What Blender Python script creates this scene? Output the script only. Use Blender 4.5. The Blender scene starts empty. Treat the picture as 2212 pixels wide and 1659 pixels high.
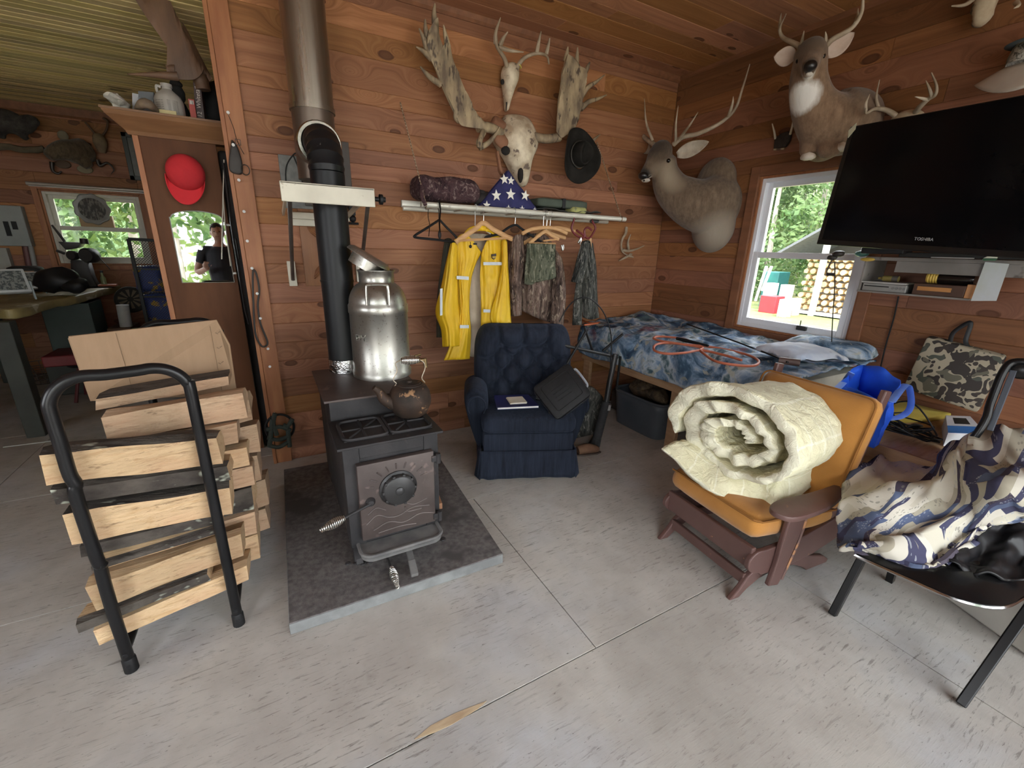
import bpy, bmesh, math, random
from math import sin, cos, pi, radians, sqrt, atan2
from mathutils import Vector, Matrix, Euler, noise
SC = bpy.context.scene; COL = SC.collection
random.seed(7)
# ---------------------------------------------------------------- camera
CAMP = Vector((-3.5108, -3.2900, 1.5351)); FPX = 929.01
MR = Matrix(((0.87541048, -0.48266833, 0.02622535), (0.12304913, 0.2749828, 0.95354254), (0.46745631, 0.83151413, -0.30011474)))
cd = bpy.data.cameras.new('camera'); cam = bpy.data.objects.new('camera', cd); COL.objects.link(cam)
cd.sensor_fit = 'HORIZONTAL'; cd.sensor_width = 36; cd.lens = 36*FPX/2212; cd.clip_start = .02; cd.clip_end = 300
cam.matrix_world = Matrix.Translation(CAMP) @ Matrix((MR[0], MR[1], -Vector(MR[2]))).transposed().to_4x4()
SC.camera = cam
SC.view_settings.view_transform = 'Standard'; SC.view_settings.look = 'None'
SC.view_settings.gamma = 1; SC.view_settings.use_curve_mapping = False
SC.view_settings.exposure = 2.2
SC.cycles.use_denoising = True; SC.cycles.max_bounces = 7; SC.cycles.diffuse_bounces = 5
SC.cycles.glossy_bounces = 3; SC.cycles.transparent_max_bounces = 8; SC.cycles.caustics_reflective = False
SC.cycles.caustics_refractive = False; SC.cycles.sample_clamp_indirect = 6
# ---------------------------------------------------------------- world and sun
W = bpy.data.worlds.new('overcast_sky'); SC.world = W; W.use_nodes = True
bg = W.node_tree.nodes['Background']; bg.inputs[0].default_value = (.93, .965, 1, 1); bg.inputs[1].default_value = 2.6
sl = bpy.data.lights.new('sun', 'SUN'); sl.energy = 3.4; sl.angle = radians(12); sl.color = (1, .95, .86)
so = bpy.data.objects.new('sun', sl); COL.objects.link(so); so.rotation_euler = Euler((radians(33), 0, radians(-28)))
def portal(name, loc, rot, sx, sy):
    l = bpy.data.lights.new(name, 'AREA'); l.shape = 'RECTANGLE'; l.size = sx; l.size_y = sy; l.cycles.is_portal = True
    o = bpy.data.objects.new(name, l); COL.objects.link(o); o.location = loc; o.rotation_euler = rot; return o
portal('daylight_rear', (-3.35, -5.3, 1.42), (radians(-90), 0, 0), 6.5, 2.67)
portal('daylight_window', (.14, -1.395, 1.53), (radians(90), 0, radians(90)), .87, 1.2)
portal('daylight_workshop', (-5.13, 3.75, 1.62), (radians(90), 0, radians(180)), .87, .8)
portal('daylight_side', (-7.1, -2.85, 1.55), (radians(90), 0, radians(-90)), 1.7, 1.3)
# ---------------------------------------------------------------- helpers
def rayd(u, v): return MR.transposed() @ Vector(((u-1106)/FPX, (829.5-v)/FPX, 1))
def pl(u, v, ax, val):
    d = rayd(u, v); return CAMP + d*((val-CAMP[ax])/d[ax])
def XX(u, v, x=0): return pl(u, v, 0, x)
def YY(u, v, y=0): return pl(u, v, 1, y)
def ZZ(u, v, z=0): return pl(u, v, 2, z)
V = Vector
def wm(o):
    m = o.matrix_basis.copy()
    while o.parent: o = o.parent; m = o.matrix_basis @ m
    return m
def tag(o, label, cat, group=None, kind=None):
    o['label'] = label; o['category'] = cat
    if group: o['group'] = group
    if kind: o['kind'] = kind
    return o
def thing(name, label, cat, loc=(0, 0, 0), rotz=0, group=None):
    o = bpy.data.objects.new(name, None); COL.objects.link(o); o.empty_display_size = .05
    o.location = loc; o.rotation_euler = (0, 0, rotz)
    return tag(o, label, cat, group)
def frame(d, up=V((0, 0, 1))):
    d = d.normalized(); u = up
    if abs(d.dot(u)) > .97: u = V((1, 0, 0)) if abs(d.x) < .9 else V((0, 1, 0))
    a = d.cross(u).normalized(); return a, a.cross(d).normalized()
def smooth_path(pts, n=6):
    """Catmull-Rom through points (tuples may carry a radius as 4th value)"""
    P = [V(p) if len(p) < 4 else V(p) for p in pts]
    if len(P) < 3: return P
    out = []
    for i in range(len(P)-1):
        p0 = P[i-1] if i else P[0]*2-P[1]
        p1, p2 = P[i], P[i+1]
        p3 = P[i+2] if i+2 < len(P) else P[-1]*2-P[-2]
        for k in range(n):
            t = k/n
            out.append(.5*((2*p1)+(p2-p0)*t+(2*p0-5*p1+4*p2-p3)*t*t+(3*p1-p0-3*p2+p3)*t**3))
    out.append(P[-1]); return out
class MB:
    def __init__(s): s.bm = bmesh.new(); s.mi = 0; s.lay = None
    def _f(s, vs):
        try:
            f = s.bm.faces.new(vs); f.material_index = s.mi; return f
        except ValueError: return None
    def box(s, c, d, rot=None, bev=0, seg=2):
        """centre, full dims, optional Euler/Matrix/rotz, bevel"""
        m = Matrix.Identity(3)
        if rot is not None: m = rot if isinstance(rot, Matrix) else (Euler(rot).to_matrix() if hasattr(rot, '__len__') else Euler((0, 0, rot)).to_matrix())
        b = bmesh.new(); bmesh.ops.create_cube(b, size=1)
        for v in b.verts: v.co = V((v.co.x*d[0], v.co.y*d[1], v.co.z*d[2]))
        if bev: bmesh.ops.bevel(b, geom=b.edges[:], offset=min(bev, min(d)*.49), segments=seg, affect='EDGES', profile=.5)
        s._merge(b, lambda p: m @ p + V(c)); return s
    def bb(s, lo, hi, bev=0, seg=2):
        lo, hi = V(lo), V(hi); return s.box((lo+hi)/2, [abs(q) for q in hi-lo], None, bev, seg)
    def bar(s, a, b, w, h, bev=0, up=V((0, 0, 1))):
        """rectangular bar from a to b, width w (sideways) height h (along up)"""
        a, b = V(a), V(b); d = b-a; x, z = frame(d, V(up)); y = d.normalized()
        m = Matrix((x, y, z)).transposed(); return s.box((a+b)/2, (w, d.length, h), m, bev)
    def _merge(s, b, fn):
        vm = {v: s.bm.verts.new(fn(v.co)) for v in b.verts}
        for f in b.faces: s._f([vm[v] for v in f.verts])
        b.free()
    def tube(s, pts, r, seg=8, cap=True, closed=False, flat=1, up=V((0, 0, 1))):
        P = [V(p[:3]) for p in pts]; n = len(P)
        R = [r[i] if isinstance(r, (list, tuple)) else (pts[i][3] if len(pts[i]) > 3 else r) for i in range(n)]
        rings = []; pa = None
        for i in range(n):
            d = (P[(i+1) % n]-P[i-1]) if closed or 0 < i < n-1 else (P[1]-P[0] if i == 0 else P[-1]-P[-2])
            if d.length < 1e-9: d = V((0, 0, 1))
            d.normalize()
            if pa is None: a, b = frame(d, V(up))
            else:
                a = (pa-d*pa.dot(d))
                a = a.normalized() if a.length > 1e-6 else frame(d)[0]
                b = a.cross(d).normalized()
            pa = a
            rings.append([s.bm.verts.new(P[i]+(a*cos(2*pi*k/seg)+b*sin(2*pi*k/seg)*flat)*R[i]) for k in range(seg)])
        for i in range(n if closed else n-1):
            A, B = rings[i], rings[(i+1) % n]
            for k in range(seg): s._f([A[k], A[(k+1) % seg], B[(k+1) % seg], B[k]])
        if cap and not closed: s._f(rings[0][::-1]); s._f(rings[-1])
        return s
    def lathe(s, prof, o=(0, 0, 0), ax=(0, 0, 1), seg=24, sc=(1, 1)):
        o = V(o); ax = V(ax).normalized(); a, b = frame(ax, V((0, 1, 0)) if abs(ax.z) > .9 else V((0, 0, 1)))
        rings = []
        for r, z in prof:
            if r < 1e-6: rings.append([s.bm.verts.new(o+ax*z)])
            else: rings.append([s.bm.verts.new(o+ax*z+(a*cos(2*pi*k/seg)*sc[0]+b*sin(2*pi*k/seg)*sc[1])*r) for k in range(seg)])
        for A, B in zip(rings, rings[1:]):
            for k in range(seg):
                j = (k+1) % seg
                if len(A) == 1 and len(B) == 1: continue
                if len(A) == 1: s._f([A[0], B[j], B[k]])
                elif len(B) == 1: s._f([A[k], A[j], B[0]])
                else: s._f([A[k], A[j], B[j], B[k]])
        return s
    def prism(s, pts, vec, bev=0):
        """extrude a planar polygon (3D points) by vec"""
        b = bmesh.new(); vs = [b.verts.new(V(p)) for p in pts]
        f = b.faces.new(vs); r = bmesh.ops.extrude_face_region(b, geom=[f])
        for e in r['geom']:
            if isinstance(e, bmesh.types.BMVert): e.co += V(vec)
        bmesh.ops.recalc_face_normals(b, faces=b.faces[:])
        if bev: bmesh.ops.bevel(b, geom=b.edges[:], offset=bev, segments=2, affect='EDGES', profile=.5)
        s._merge(b, lambda p: p.copy()); return s
    def grid(s, fn, nu, nv, cu=False, cv=False):
        g = [[s.bm.verts.new(V(fn(i/(nu if cu else nu-1), j/(nv if cv else nv-1)))) for j in range(nv)] for i in range(nu)]
        for i in range(nu if cu else nu-1):
            for j in range(nv if cv else nv-1):
                s._f([g[i][j], g[(i+1) % nu][j], g[(i+1) % nu][(j+1) % nv], g[i][(j+1) % nv]])
        return s
    def ball(s, c, r, sub=2, m=None):
        b = bmesh.new(); bmesh.ops.create_icosphere(b, subdivisions=sub, radius=1)
        R = r if hasattr(r, '__len__') else (r, r, r)
        s._merge(b, lambda p: (m @ V((p.x*R[0], p.y*R[1], p.z*R[2])) if m else V((p.x*R[0], p.y*R[1], p.z*R[2])))+V(c)); return s
    def noise(s, amp, sc, seed=0, lo=None):
        for v in s.bm.verts:
            q = v.co*sc+V((seed*7.3, seed*1.7, seed*3.1)); v.co += noise.noise_vector(q)*amp
        return s
    def build(s, name, mats, parent=None, world=False, smooth=True, mods=(), loc=None, angle=None):
        bm = s.bm
        bmesh.ops.recalc_face_normals(bm, faces=bm.faces[:])
        if parent is not None:
            off = None
            if world:
                inv = wm(parent).inverted()
                for v in bm.verts: v.co = inv @ v.co
        if parent is None:
            if loc is None:
                lo = V([min(v.co[i] for v in bm.verts) for i in range(3)]); hi = V([max(v.co[i] for v in bm.verts) for i in range(3)])
                loc = V(((lo.x+hi.x)/2, (lo.y+hi.y)/2, lo.z))
            loc = V(loc)
            for v in bm.verts: v.co -= loc
        me = bpy.data.meshes.new(name); bm.to_mesh(me); bm.free()
        for m in (mats if isinstance(mats, (list, tuple)) else [mats]): me.materials.append(m)
        if smooth:
            for p in me.polygons: p.use_smooth = True
        o = bpy.data.objects.new(name, me); COL.objects.link(o)
        if parent is not None: o.parent = parent
        else: o.location = loc
        if smooth and angle is not False:
            try: me.set_sharp_from_angle(angle=radians(angle or 40))
            except Exception: pass
        for t, kw in mods:
            md = o.modifiers.new(t.lower(), t)
            for k, x in kw.items(): setattr(md, k, x)
        return o
def SUB(n=1): return ('SUBSURF', dict(levels=n, render_levels=n))
def SOL(t, off=0): return ('SOLIDIFY', dict(thickness=t, offset=off))
def copy_tree(o, parent=None):
    c = o.copy(); COL.objects.link(c)
    if parent: c.parent = parent
    for ch in [q for q in bpy.data.objects if q.parent == o]: copy_tree(ch, c)
    return c
def struct(name, mb, m, parent=None, **k):
    o = mb.build(name, m, parent, **k)
    if parent is None: o['kind'] = 'structure'
    return o
def text_obj(body, size, mat, o, x, y, parent, name='lettering', ext=.0006, align='CENTER', sx=1):
    """flat lettering as mesh: o origin, x direction of reading, y up direction (world)"""
    c = bpy.data.curves.new(name, 'FONT'); c.body = body; c.size = size; c.extrude = ext; c.align_x = align; c.align_y = 'CENTER'; c.resolution_u = 2
    t = bpy.data.objects.new(name, c); COL.objects.link(t)
    dg = bpy.context.evaluated_depsgraph_get(); me = bpy.data.meshes.new_from_object(t.evaluated_get(dg))
    bpy.data.objects.remove(t)
    x = V(x).normalized(); y = V(y); y = (y-x*y.dot(x)).normalized(); z = x.cross(y); m = Matrix((x*sx, y, z)).transposed()
    inv = wm(parent).inverted()
    for v in me.vertices: v.co = inv @ (m @ v.co + V(o))
    me.materials.clear(); me.materials.append(mat)
    ob = bpy.data.objects.new(name, me); COL.objects.link(ob); ob.parent = parent; return ob
# ---------------------------------------------------------------- materials
class NT:
    def __init__(s, name):
        s.m = bpy.data.materials.new(name); s.m.use_nodes = True; s.t = s.m.node_tree; s.N = s.t.nodes; s.L = s.t.links
        s.b = s.N['Principled BSDF']; s.out = s.N['Material Output']
    def n(s, typ, ins=None, **kw):
        q = s.N.new(typ)
        for k, x in kw.items(): setattr(q, k, x)
        for k, x in (ins or {}).items(): s.set(q, k, x)
        return q
    def set(s, q, k, x):
        if isinstance(x, bpy.types.NodeSocket): s.L.new(x, q.inputs[k])
        else: q.inputs[k].default_value = x
    def P(s, **kw):
        for k, x in kw.items():
            k = {'c': 'Base Color', 'r': 'Roughness', 'm': 'Metallic', 'n': 'Normal', 'sp': 'Specular IOR Level', 'sh': 'Sheen Weight', 'co': 'Coat Weight', 'a': 'Alpha'}.get(k, k)
            if k == 'Base Color' and isinstance(x, (tuple, list)) and len(x) == 3: x = (*x, 1)
            s.set(s.b, k, x)
    def obj(s, sc=(1, 1, 1), rot=(0, 0, 0), loc=(0, 0, 0), src='Object'):
        tc = s.n('ShaderNodeTexCoord'); mp = s.n('ShaderNodeMapping', {0: tc.outputs[src], 'Scale': sc, 'Rotation': rot, 'Location': loc}); return mp.outputs[0]
    def noise(s, vec, sc, det=4, rough=.55, dist=0):
        q = s.n('ShaderNodeTexNoise', {'Vector': vec, 'Scale': sc, 'Detail': det, 'Roughness': rough, 'Distortion': dist}); return q.outputs[0]
    def ramp(s, fac, stops, interp='LINEAR'):
        q = s.n('ShaderNodeValToRGB', {0: fac}); e = q.color_ramp.elements; q.color_ramp.interpolation = interp
        while len(e) < len(stops): e.new(.5)
        for el, (p, c) in zip(e, stops): el.position = p; el.color = (*c, 1) if hasattr(c, '__len__') else (c, c, c, 1)
        return q.outputs[0]
    def mix(s, f, a, b, mode='MIX'):
        q = s.n('ShaderNodeMix', data_type='RGBA', blend_type=mode)
        s.set(q, 0, f)
        for i, x in ((6, a), (7, b)): s.set(q, i, (*x, 1) if isinstance(x, tuple) and len(x) == 3 else x)
        return q.outputs[2]
    def math(s, op, a, b=0, c=None):
        q = s.n('ShaderNodeMath', {0: a, 1: b}, operation=op)
        if c is not None: s.set(q, 2, c)
        return q.outputs[0]
    def bump(s, h, st=.3, d=.01):
        return s.n('ShaderNodeBump', {'Height': h, 'Strength': st, 'Distance': d}).outputs[0]
MC = {}
def pm(name, c1, c2=None, sc=8, r=.6, m=0, st=(1, 1, 1), det=4, bump=0, bsc=None, lo=.35, hi=.65, sp=.5, sh=0, r2=None, d=.005, co=0, spots=None):
    """plain procedural material: two tones blended by noise, optional bump and dark specks"""
    if name in MC: return MC[name]
    t = NT(name); v = t.obj(st); nz = t.noise(v, sc, det)
    c2 = c2 or tuple(x*.82 for x in c1)
    c = t.ramp(nz, [(lo, c1), (hi, c2)])
    if spots:
        k = t.noise(v, spots[1], 3, .7); c = t.mix(t.ramp(k, [(spots[2], 0.), (spots[2]+.06, 1.)]), c, spots[0])
    t.P(c=c, r=t.ramp(nz, [(lo, r), (hi, r2)]) if r2 is not None else r, m=m, sp=sp, sh=sh, co=co)
    if bump: t.P(n=t.bump(t.noise(v, bsc or sc*4, 4), bump, d))
    MC[name] = t.m; return t.m
# ================================================================ room materials
def mat_boards(name, ca, cb, cc, axis, knots=True, kscale=2.6, groove=None, rough=.62, kd=(.05, .018, .008)):
    """stained boards running along local axis (0 = x, 1 = y); the rnd attribute shifts each board"""
    t = NT(name); at = t.n('ShaderNodeAttribute', attribute_name='rnd'); tc = t.n('ShaderNodeTexCoord')
    sx = t.n('ShaderNodeSeparateXYZ', {0: tc.outputs['Object']})
    al = sx.outputs[axis]; ac = t.math('ADD', sx.outputs[1-axis], sx.outputs[2])
    rn = at.outputs['Fac']
    al2 = t.math('ADD', al, t.math('MULTIPLY', rn, 37.0))
    kv = t.n('ShaderNodeCombineXYZ', {0: t.math('MULTIPLY', al2, .75), 1: t.math('MULTIPLY', ac, 1.5), 2: t.math('MULTIPLY', rn, 11.0)}).outputs[0]
    vo = t.n('ShaderNodeTexVoronoi', {'Vector': kv, 'Scale': kscale, 'Randomness': 1}, feature='F1', voronoi_dimensions='2D')
    dist = vo.outputs['Distance']; cell = t.n('ShaderNodeSeparateColor', {0: vo.outputs['Color']}).outputs[0]
    warp = t.math('MULTIPLY', t.math('POWER', t.math('MAXIMUM', t.math('SUBTRACT', .42, dist), 0), 2), .9)
    gv = t.n('ShaderNodeCombineXYZ', {0: t.math('MULTIPLY', al2, .55), 1: t.math('ADD', t.math('MULTIPLY', ac, 16), t.math('MULTIPLY', warp, 26)), 2: t.math('MULTIPLY', rn, 19)}).outputs[0]
    g = t.noise(gv, 2.2, 6, .62, .6); g2 = t.noise(kv, 1.1, 3)
    c = t.ramp(g, [(.3, ca), (.5, cb), (.72, cc)])
    c = t.mix(t.ramp(g2, [(.35, .0), (.75, .5)]), c, ca)
    hue = t.n('ShaderNodeHueSaturation', {'Hue': t.math('ADD', .492, t.math('MULTIPLY', rn, .016)), 'Saturation': t.math('ADD', .9, t.math('MULTIPLY', rn, .15)), 'Value': t.math('ADD', .7, t.math('MULTIPLY', t.math('FRACT', t.math('MULTIPLY', rn, 7.7)), .55)), 'Color': c}).outputs[0]
    c = hue
    if knots:
        on = t.math('GREATER_THAN', cell, .45); sz = t.math('ADD', .035, t.math('MULTIPLY', cell, .075))
        dd = t.math('DIVIDE', t.math('ADD', dist, t.math('MULTIPLY', t.math('SUBTRACT', g, .5), .05)), sz)
        k = t.math('MULTIPLY', on, t.ramp(dd, [(.0, .75), (.55, .8), (.8, 1.), (1., .35), (1.5, 0.)]))
        c = t.mix(k, c, kd)
        halo = t.math('MULTIPLY', on, t.ramp(dd, [(.0, .45), (1.3, .4), (3.2, 0.)])); c = t.mix(t.math('MULTIPLY', halo, .6), c, t.mix(.5, ca, (.2, .07, .03)))
    t.P(c=c, r=rough, sp=.35, n=t.bump(g, .12, .003)); return t.m
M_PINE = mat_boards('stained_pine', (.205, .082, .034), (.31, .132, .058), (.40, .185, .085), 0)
M_PINEY = mat_boards('stained_pine_shaded', (.155, .060, .028), (.23, .094, .044), (.30, .13, .062), 1)  # same pine darkened; the side walls' shade is in the colour
M_CEIL = mat_boards('stained_pine_ceiling', (.25, .105, .044), (.36, .16, .068), (.44, .21, .095), 0)
M_GREEN = mat_boards('old_beadboard', (.54, .42, .17), (.72, .58, .26), (.82, .68, .35), 0, rough=.6, kscale=1.5, kd=(.14, .10, .03))
M_TRIM = pm('pine_trim', (.36, .15, .06), (.27, .10, .04), 3, .55, st=(8, 8, 1), bump=.1)
M_TRIMD = pm('pine_casing', (.22, .09, .042), (.16, .065, .03), 3, .6, st=(6, 1.2, 6), bump=.1)
def mat_floor():
    t = NT('painted_plywood'); v = t.obj(); at = t.n('ShaderNodeAttribute', attribute_name='rnd').outputs['Fac']
    big = t.noise(v, .9, 4, .6); mid = t.noise(v, 6, 4, .6)
    c = t.ramp(big, [(.3, (.40, .375, .345)), (.5, (.49, .47, .435)), (.62, (.46, .465, .475)), (.75, (.52, .49, .45))])
    c = t.mix(t.ramp(mid, [(.4, 0.), (.72, .45)]), c, (.30, .27, .24))
    # blue-grey repaint patch and worn scuffs drawn out along the sheets
    sv = t.obj((3.2, 26, 1)); sc = t.noise(sv, 3.4, 5, .72, .5); area = t.noise(v, 1.5, 3)
    scm = t.math('MULTIPLY', t.ramp(sc, [(.56, 0.), (.64, 1.)]), t.ramp(area, [(.38, .25), (.6, 1.)]))
    c = t.mix(t.math('MULTIPLY', scm, .72), c, (.15, .135, .12))
    s2 = t.noise(t.obj((9, 30, 1), (0, 0, .5)), 2.6, 4, .8); c = t.mix(t.ramp(s2, [(.63, 0.), (.68, .85)]), c, (.10, .085, .075))
    st = t.noise(v, 3.1, 5, .7); c = t.mix(t.ramp(st, [(.62, 0.), (.78, .5)]), c, (.2, .17, .15))
    dirt = t.noise(t.obj(loc=(4.1, 2.2, 0)), .8, 3); c = t.mix(t.ramp(dirt, [(.52, 0.), (.7, .4)]), c, (.22, .2, .18))
    c = t.mix(t.math('MULTIPLY', at, .12), c, (.3, .27, .24))
    t.P(c=c, r=t.ramp(mid, [(.3, .42), (.7, .62)]), sp=.4, n=t.bump(sc, .18, .004)); return t.m
M_FLOOR = mat_floor()
M_SLAB = pm('wall_core', (.2, .12, .07), sc=2, r=.8)
M_WHITE = pm('white_vinyl', (.78, .79, .82), (.70, .72, .76), 3, .35)
def mat_glass(name='window_glass', tint=(1, 1, 1), k=.06):
    t = NT(name); t.N.remove(t.b)
    tr = t.n('ShaderNodeBsdfTransparent', {0: (*tint, 1)}); gl = t.n('ShaderNodeBsdfGlossy', {'Roughness': .02})
    fr = t.n('ShaderNodeFresnel', {0: 1.35}); mx = t.n('ShaderNodeMixShader', {0: t.math('MULTIPLY', fr.outputs[0], .9), 1: tr.outputs[0], 2: gl.outputs[0]})
    t.L.new(mx.outputs[0], t.out.inputs[0]); return t.m
M_GLASS = mat_glass()
# ================================================================ boards
def lay_boards(mb, org, ea, ec, en, L, cuts, th=.018, g=.0035, holes=(), joints=.35, gap=0):
    """boards with real bevelled joints. org + a*ea (along) + c*ec (across), thickness along en toward the room.
    cuts: positions across. holes: (a0,a1,c0,c1)."""
    ly = mb.bm.verts.layers.float.get('rnd') or mb.bm.verts.layers.float.new('rnd')
    org, ea, ec, en = V(org), V(ea), V(ec), V(en)
    def one(a0, a1, c0, c1, rn):
        a0, a1, c0, c1 = a0+gap, a1-gap, c0+gap, c1-gap
        if a1-a0 < .004 or c1-c0 < .004: return
        P = lambda a, c, n: org+ea*a+ec*c+en*n
        o = [P(a0, c0, 0), P(a1, c0, 0), P(a1, c1, 0), P(a0, c1, 0), P(a0, c0, th-g), P(a1, c0, th-g), P(a1, c1, th-g), P(a0, c1, th-g),
             P(a0+g*.5, c0+g, th), P(a1-g*.5, c0+g, th), P(a1-g*.5, c1-g, th), P(a0+g*.5, c1-g, th)]
        vs = [mb.bm.verts.new(p) for p in o]
        for v in vs: v[ly] = rn
        for q in ((3, 2, 1, 0), (0, 1, 5, 4), (1, 2, 6, 5), (2, 3, 7, 6), (3, 0, 4, 7), (4, 5, 9, 8), (5, 6, 10, 9), (6, 7, 11, 10), (7, 4, 8, 11), (8, 9, 10, 11)):
            mb._f([vs[i] for i in q])
    for c0, c1 in zip(cuts, cuts[1:]):
        js = [0.]
        while js[-1] < L:
            js.append(min(L, js[-1]+random.uniform(1.1, 3.6)) if random.random() < joints*2 else L)
        for a0, a1 in zip(js, js[1:]):
            rn = random.random(); rows = [(a0, a1, c0, c1)]
            for h in holes:
                nr = []
                for (x0, x1, z0, z1) in rows:
                    if x1 <= h[0] or x0 >= h[1] or z1 <= h[2] or z0 >= h[3]: nr.append((x0, x1, z0, z1)); continue
                    if x0 < h[0]: nr.append((x0, h[0], z0, z1))
                    if x1 > h[1]: nr.append((h[1], x1, z0, z1))
                    m0, m1 = max(x0, h[0]), min(x1, h[1])
                    if z0 < h[2]: nr.append((m0, m1, z0, h[2]))
                    if z1 > h[3]: nr.append((m0, m1, h[3], z1))
                rows = nr
            for q in rows: one(*q, rn)
    return mb
def slab(mb, lo, hi, ax, holes=()):
    """solid box with rectangular through-holes; ax = 0: wall normal x (holes y0,y1,z0,z1), ax = 1: normal y (holes x0,x1,z0,z1)"""
    lo, hi = V(lo), V(hi); b = 1-ax; mb.mi = 1
    def pc(u0, u1, z0, z1):
        a, c = V(lo), V(hi); a[b], c[b], a.z, c.z = u0, u1, z0, z1
        if u1-u0 > 1e-4 and z1-z0 > 1e-4: mb.bb(a, c)
    us = sorted({lo[b], hi[b]} | {h[0] for h in holes} | {h[1] for h in holes})
    for u0, u1 in zip(us, us[1:]):
        hs = sorted([(h[2], h[3]) for h in holes if h[0] <= u0+1e-6 and h[1] >= u1-1e-6]); z = lo.z
        for a, c in hs: pc(u0, u1, z, a); z = c
        pc(u0, u1, z, hi.z)
    mb.mi = 0; return mb
H = 3.06
CB = [0, .087, .215, .357, .49, .62, .75, .88, 1.01, 1.145, 1.278, 1.40, 1.51, 1.645, 1.80, 1.955, 2.05, 2.14, 2.265, 2.405, 2.49, 2.67, 2.805, 2.94, H]
CR = [0, .14, .27, .40, .53, .69, .83, .97, 1.1, 1.24, 1.38, 1.51, 1.63, 1.75, 1.833, 2.02, 2.16, 2.27, 2.40, 2.52, 2.705, 2.82, 2.95, H]
O0 = dict(loc=(0, 0, 0), smooth=False)
m = MB(); slab(m, (-3.61, .018, 0), (.15, .12, H), 1); lay_boards(m, (-3.61, .018, 0), (1, 0, 0), (0, 0, 1), (0, -1, 0), 3.61, CB, joints=.25)
struct('wall_back', m, [M_PINE, M_SLAB], **O0)
WY0, WY1, WZ0, WZ1 = -1.83, -.96, .94, 2.13
m = MB(); slab(m, (.018, -5.3, 0), (.15, .018, H), 0, [(WY0, WY1, WZ0, WZ1)])
lay_boards(m, (.018, 0, 0), (0, -1, 0), (0, 0, 1), (-1, 0, 0), 5.3, CR, holes=[(.96, 1.83, WZ0, WZ1)], joints=.3)
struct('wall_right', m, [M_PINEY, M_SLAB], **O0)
FX0, FX1, FZ0, FZ1 = -5.56, -4.70, 1.225, 2.015
cf = [0]; 
while cf[-1] < 2.83: cf.append(min(2.83, cf[-1]+random.choice((.135, .17, .19))))
m = MB(); slab(m, (-7.1, 3.618, 0), (-3.4, 3.74, 2.9), 1, [(FX0, FX1, FZ0, FZ1)])
lay_boards(m, (-7.1, 3.618, 0), (1, 0, 0), (0, 0, 1), (0, -1, 0), 3.7, cf, holes=[(FX0+7.1, FX1+7.1, FZ0, FZ1)])
struct('wall_far', m, [M_PINE, M_SLAB], **O0)
m = MB(); slab(m, (-3.482, .12, 0), (-3.36, 3.62, 2.9), 0); lay_boards(m, (-3.482, .12, 0), (0, 1, 0), (0, 0, 1), (-1, 0, 0), 3.5, cf)
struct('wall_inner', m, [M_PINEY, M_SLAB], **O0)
SH = [(-3.7, -2.0, .9, 2.2)]
m = MB(); slab(m, (-7.24, -5.3, 0), (-7.118, 3.74, H), 0, SH); lay_boards(m, (-7.118, 3.74, 0), (0, -1, 0), (0, 0, 1), (1, 0, 0), 9.04, CR, holes=[(5.74, 7.44, .9, 2.2)])
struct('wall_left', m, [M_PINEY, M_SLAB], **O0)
RX0, RX1, RZ0, RZ1 = -6.6, -.1, .08, 2.75
m = MB(); slab(m, (-7.24, -5.42, 0), (.15, -5.3, H), 1, [(RX0, RX1, RZ0, RZ1)]); lay_boards(m, (-7.1, -5.3, 0), (1, 0, 0), (0, 0, 1), (0, 1, 0), 7.1, CB, holes=[(RX0+7.1, RX1+7.1, RZ0, RZ1)])
struct('wall_rear', m, [M_PINE, M_SLAB], **O0)
m = MB(); m.bb((-7.1, .0, 2.83), (-3.62, .12, H+.02)); struct('wall_header', m, M_TRIM, **O0)
m = MB(); slab(m, (-7.24, -5.42, H+.018), (.15, .12, H+.15), 0)
cc = [0]
while cc[-1] < 5.3: cc.append(min(5.3, cc[-1]+random.choice((.12, .135, .15, .17))))
lay_boards(m, (-7.24, 0, H+.018), (1, 0, 0), (0, -1, 0), (0, 0, -1), 7.24, cc); struct('ceiling', m, [M_CEIL, M_SLAB], **O0)
m = MB(); slab(m, (-7.24, .12, 2.848), (-3.4, 3.74, 2.98), 0); lay_boards(m, (-7.24, .12, 2.848), (1, 0, 0), (0, 1, 0), (0, 0, -1), 3.84, [i*3.84/49 for i in range(50)], g=.006, joints=0)
struct('ceiling', m, [M_GREEN, M_SLAB], **O0)
# floor of plywood sheets
m = MB(); m.mi = 1; m.bb((-7.24, -5.42, -.2), (.15, 3.74, -.018)); m.mi = 0
ys = [-5.42, -4.74, -3.518, -2.298, -1.078, .142, 1.362, 2.582, 3.62]; off = [.3, 1.0, 1.03, -.089, .93, -.3, .9, .2]
for i, (y0, y1) in enumerate(zip(ys, ys[1:])):
    xs = sorted([-7.24, .02] + [x for x in [off[i]-2.44*k for k in range(5)] if -7.2 < x < 0])
    for x0, x1 in zip(xs, xs[1:]): lay_boards(m, (x0, y0, -.018), (1, 0, 0), (0, 1, 0), (0, 0, 1), x1-x0, [0, y1-y0], g=.0006, joints=0, gap=.0022)
m.mi = 2
sp = [(895, 1598), (930, 1568), (985, 1540), (1052, 1514), (1032, 1532), (975, 1566), (940, 1582)]
m.prism([ZZ(u, v, .0004) for u, v in sp], (0, 0, .0012)); m.mi = 0
struct('floor', m, [M_FLOOR, M_SLAB, pm('raw_splinter', (.62, .5, .33), (.42, .3, .19), 30, .8, st=(.2, 1, 1))], **O0)
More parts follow.
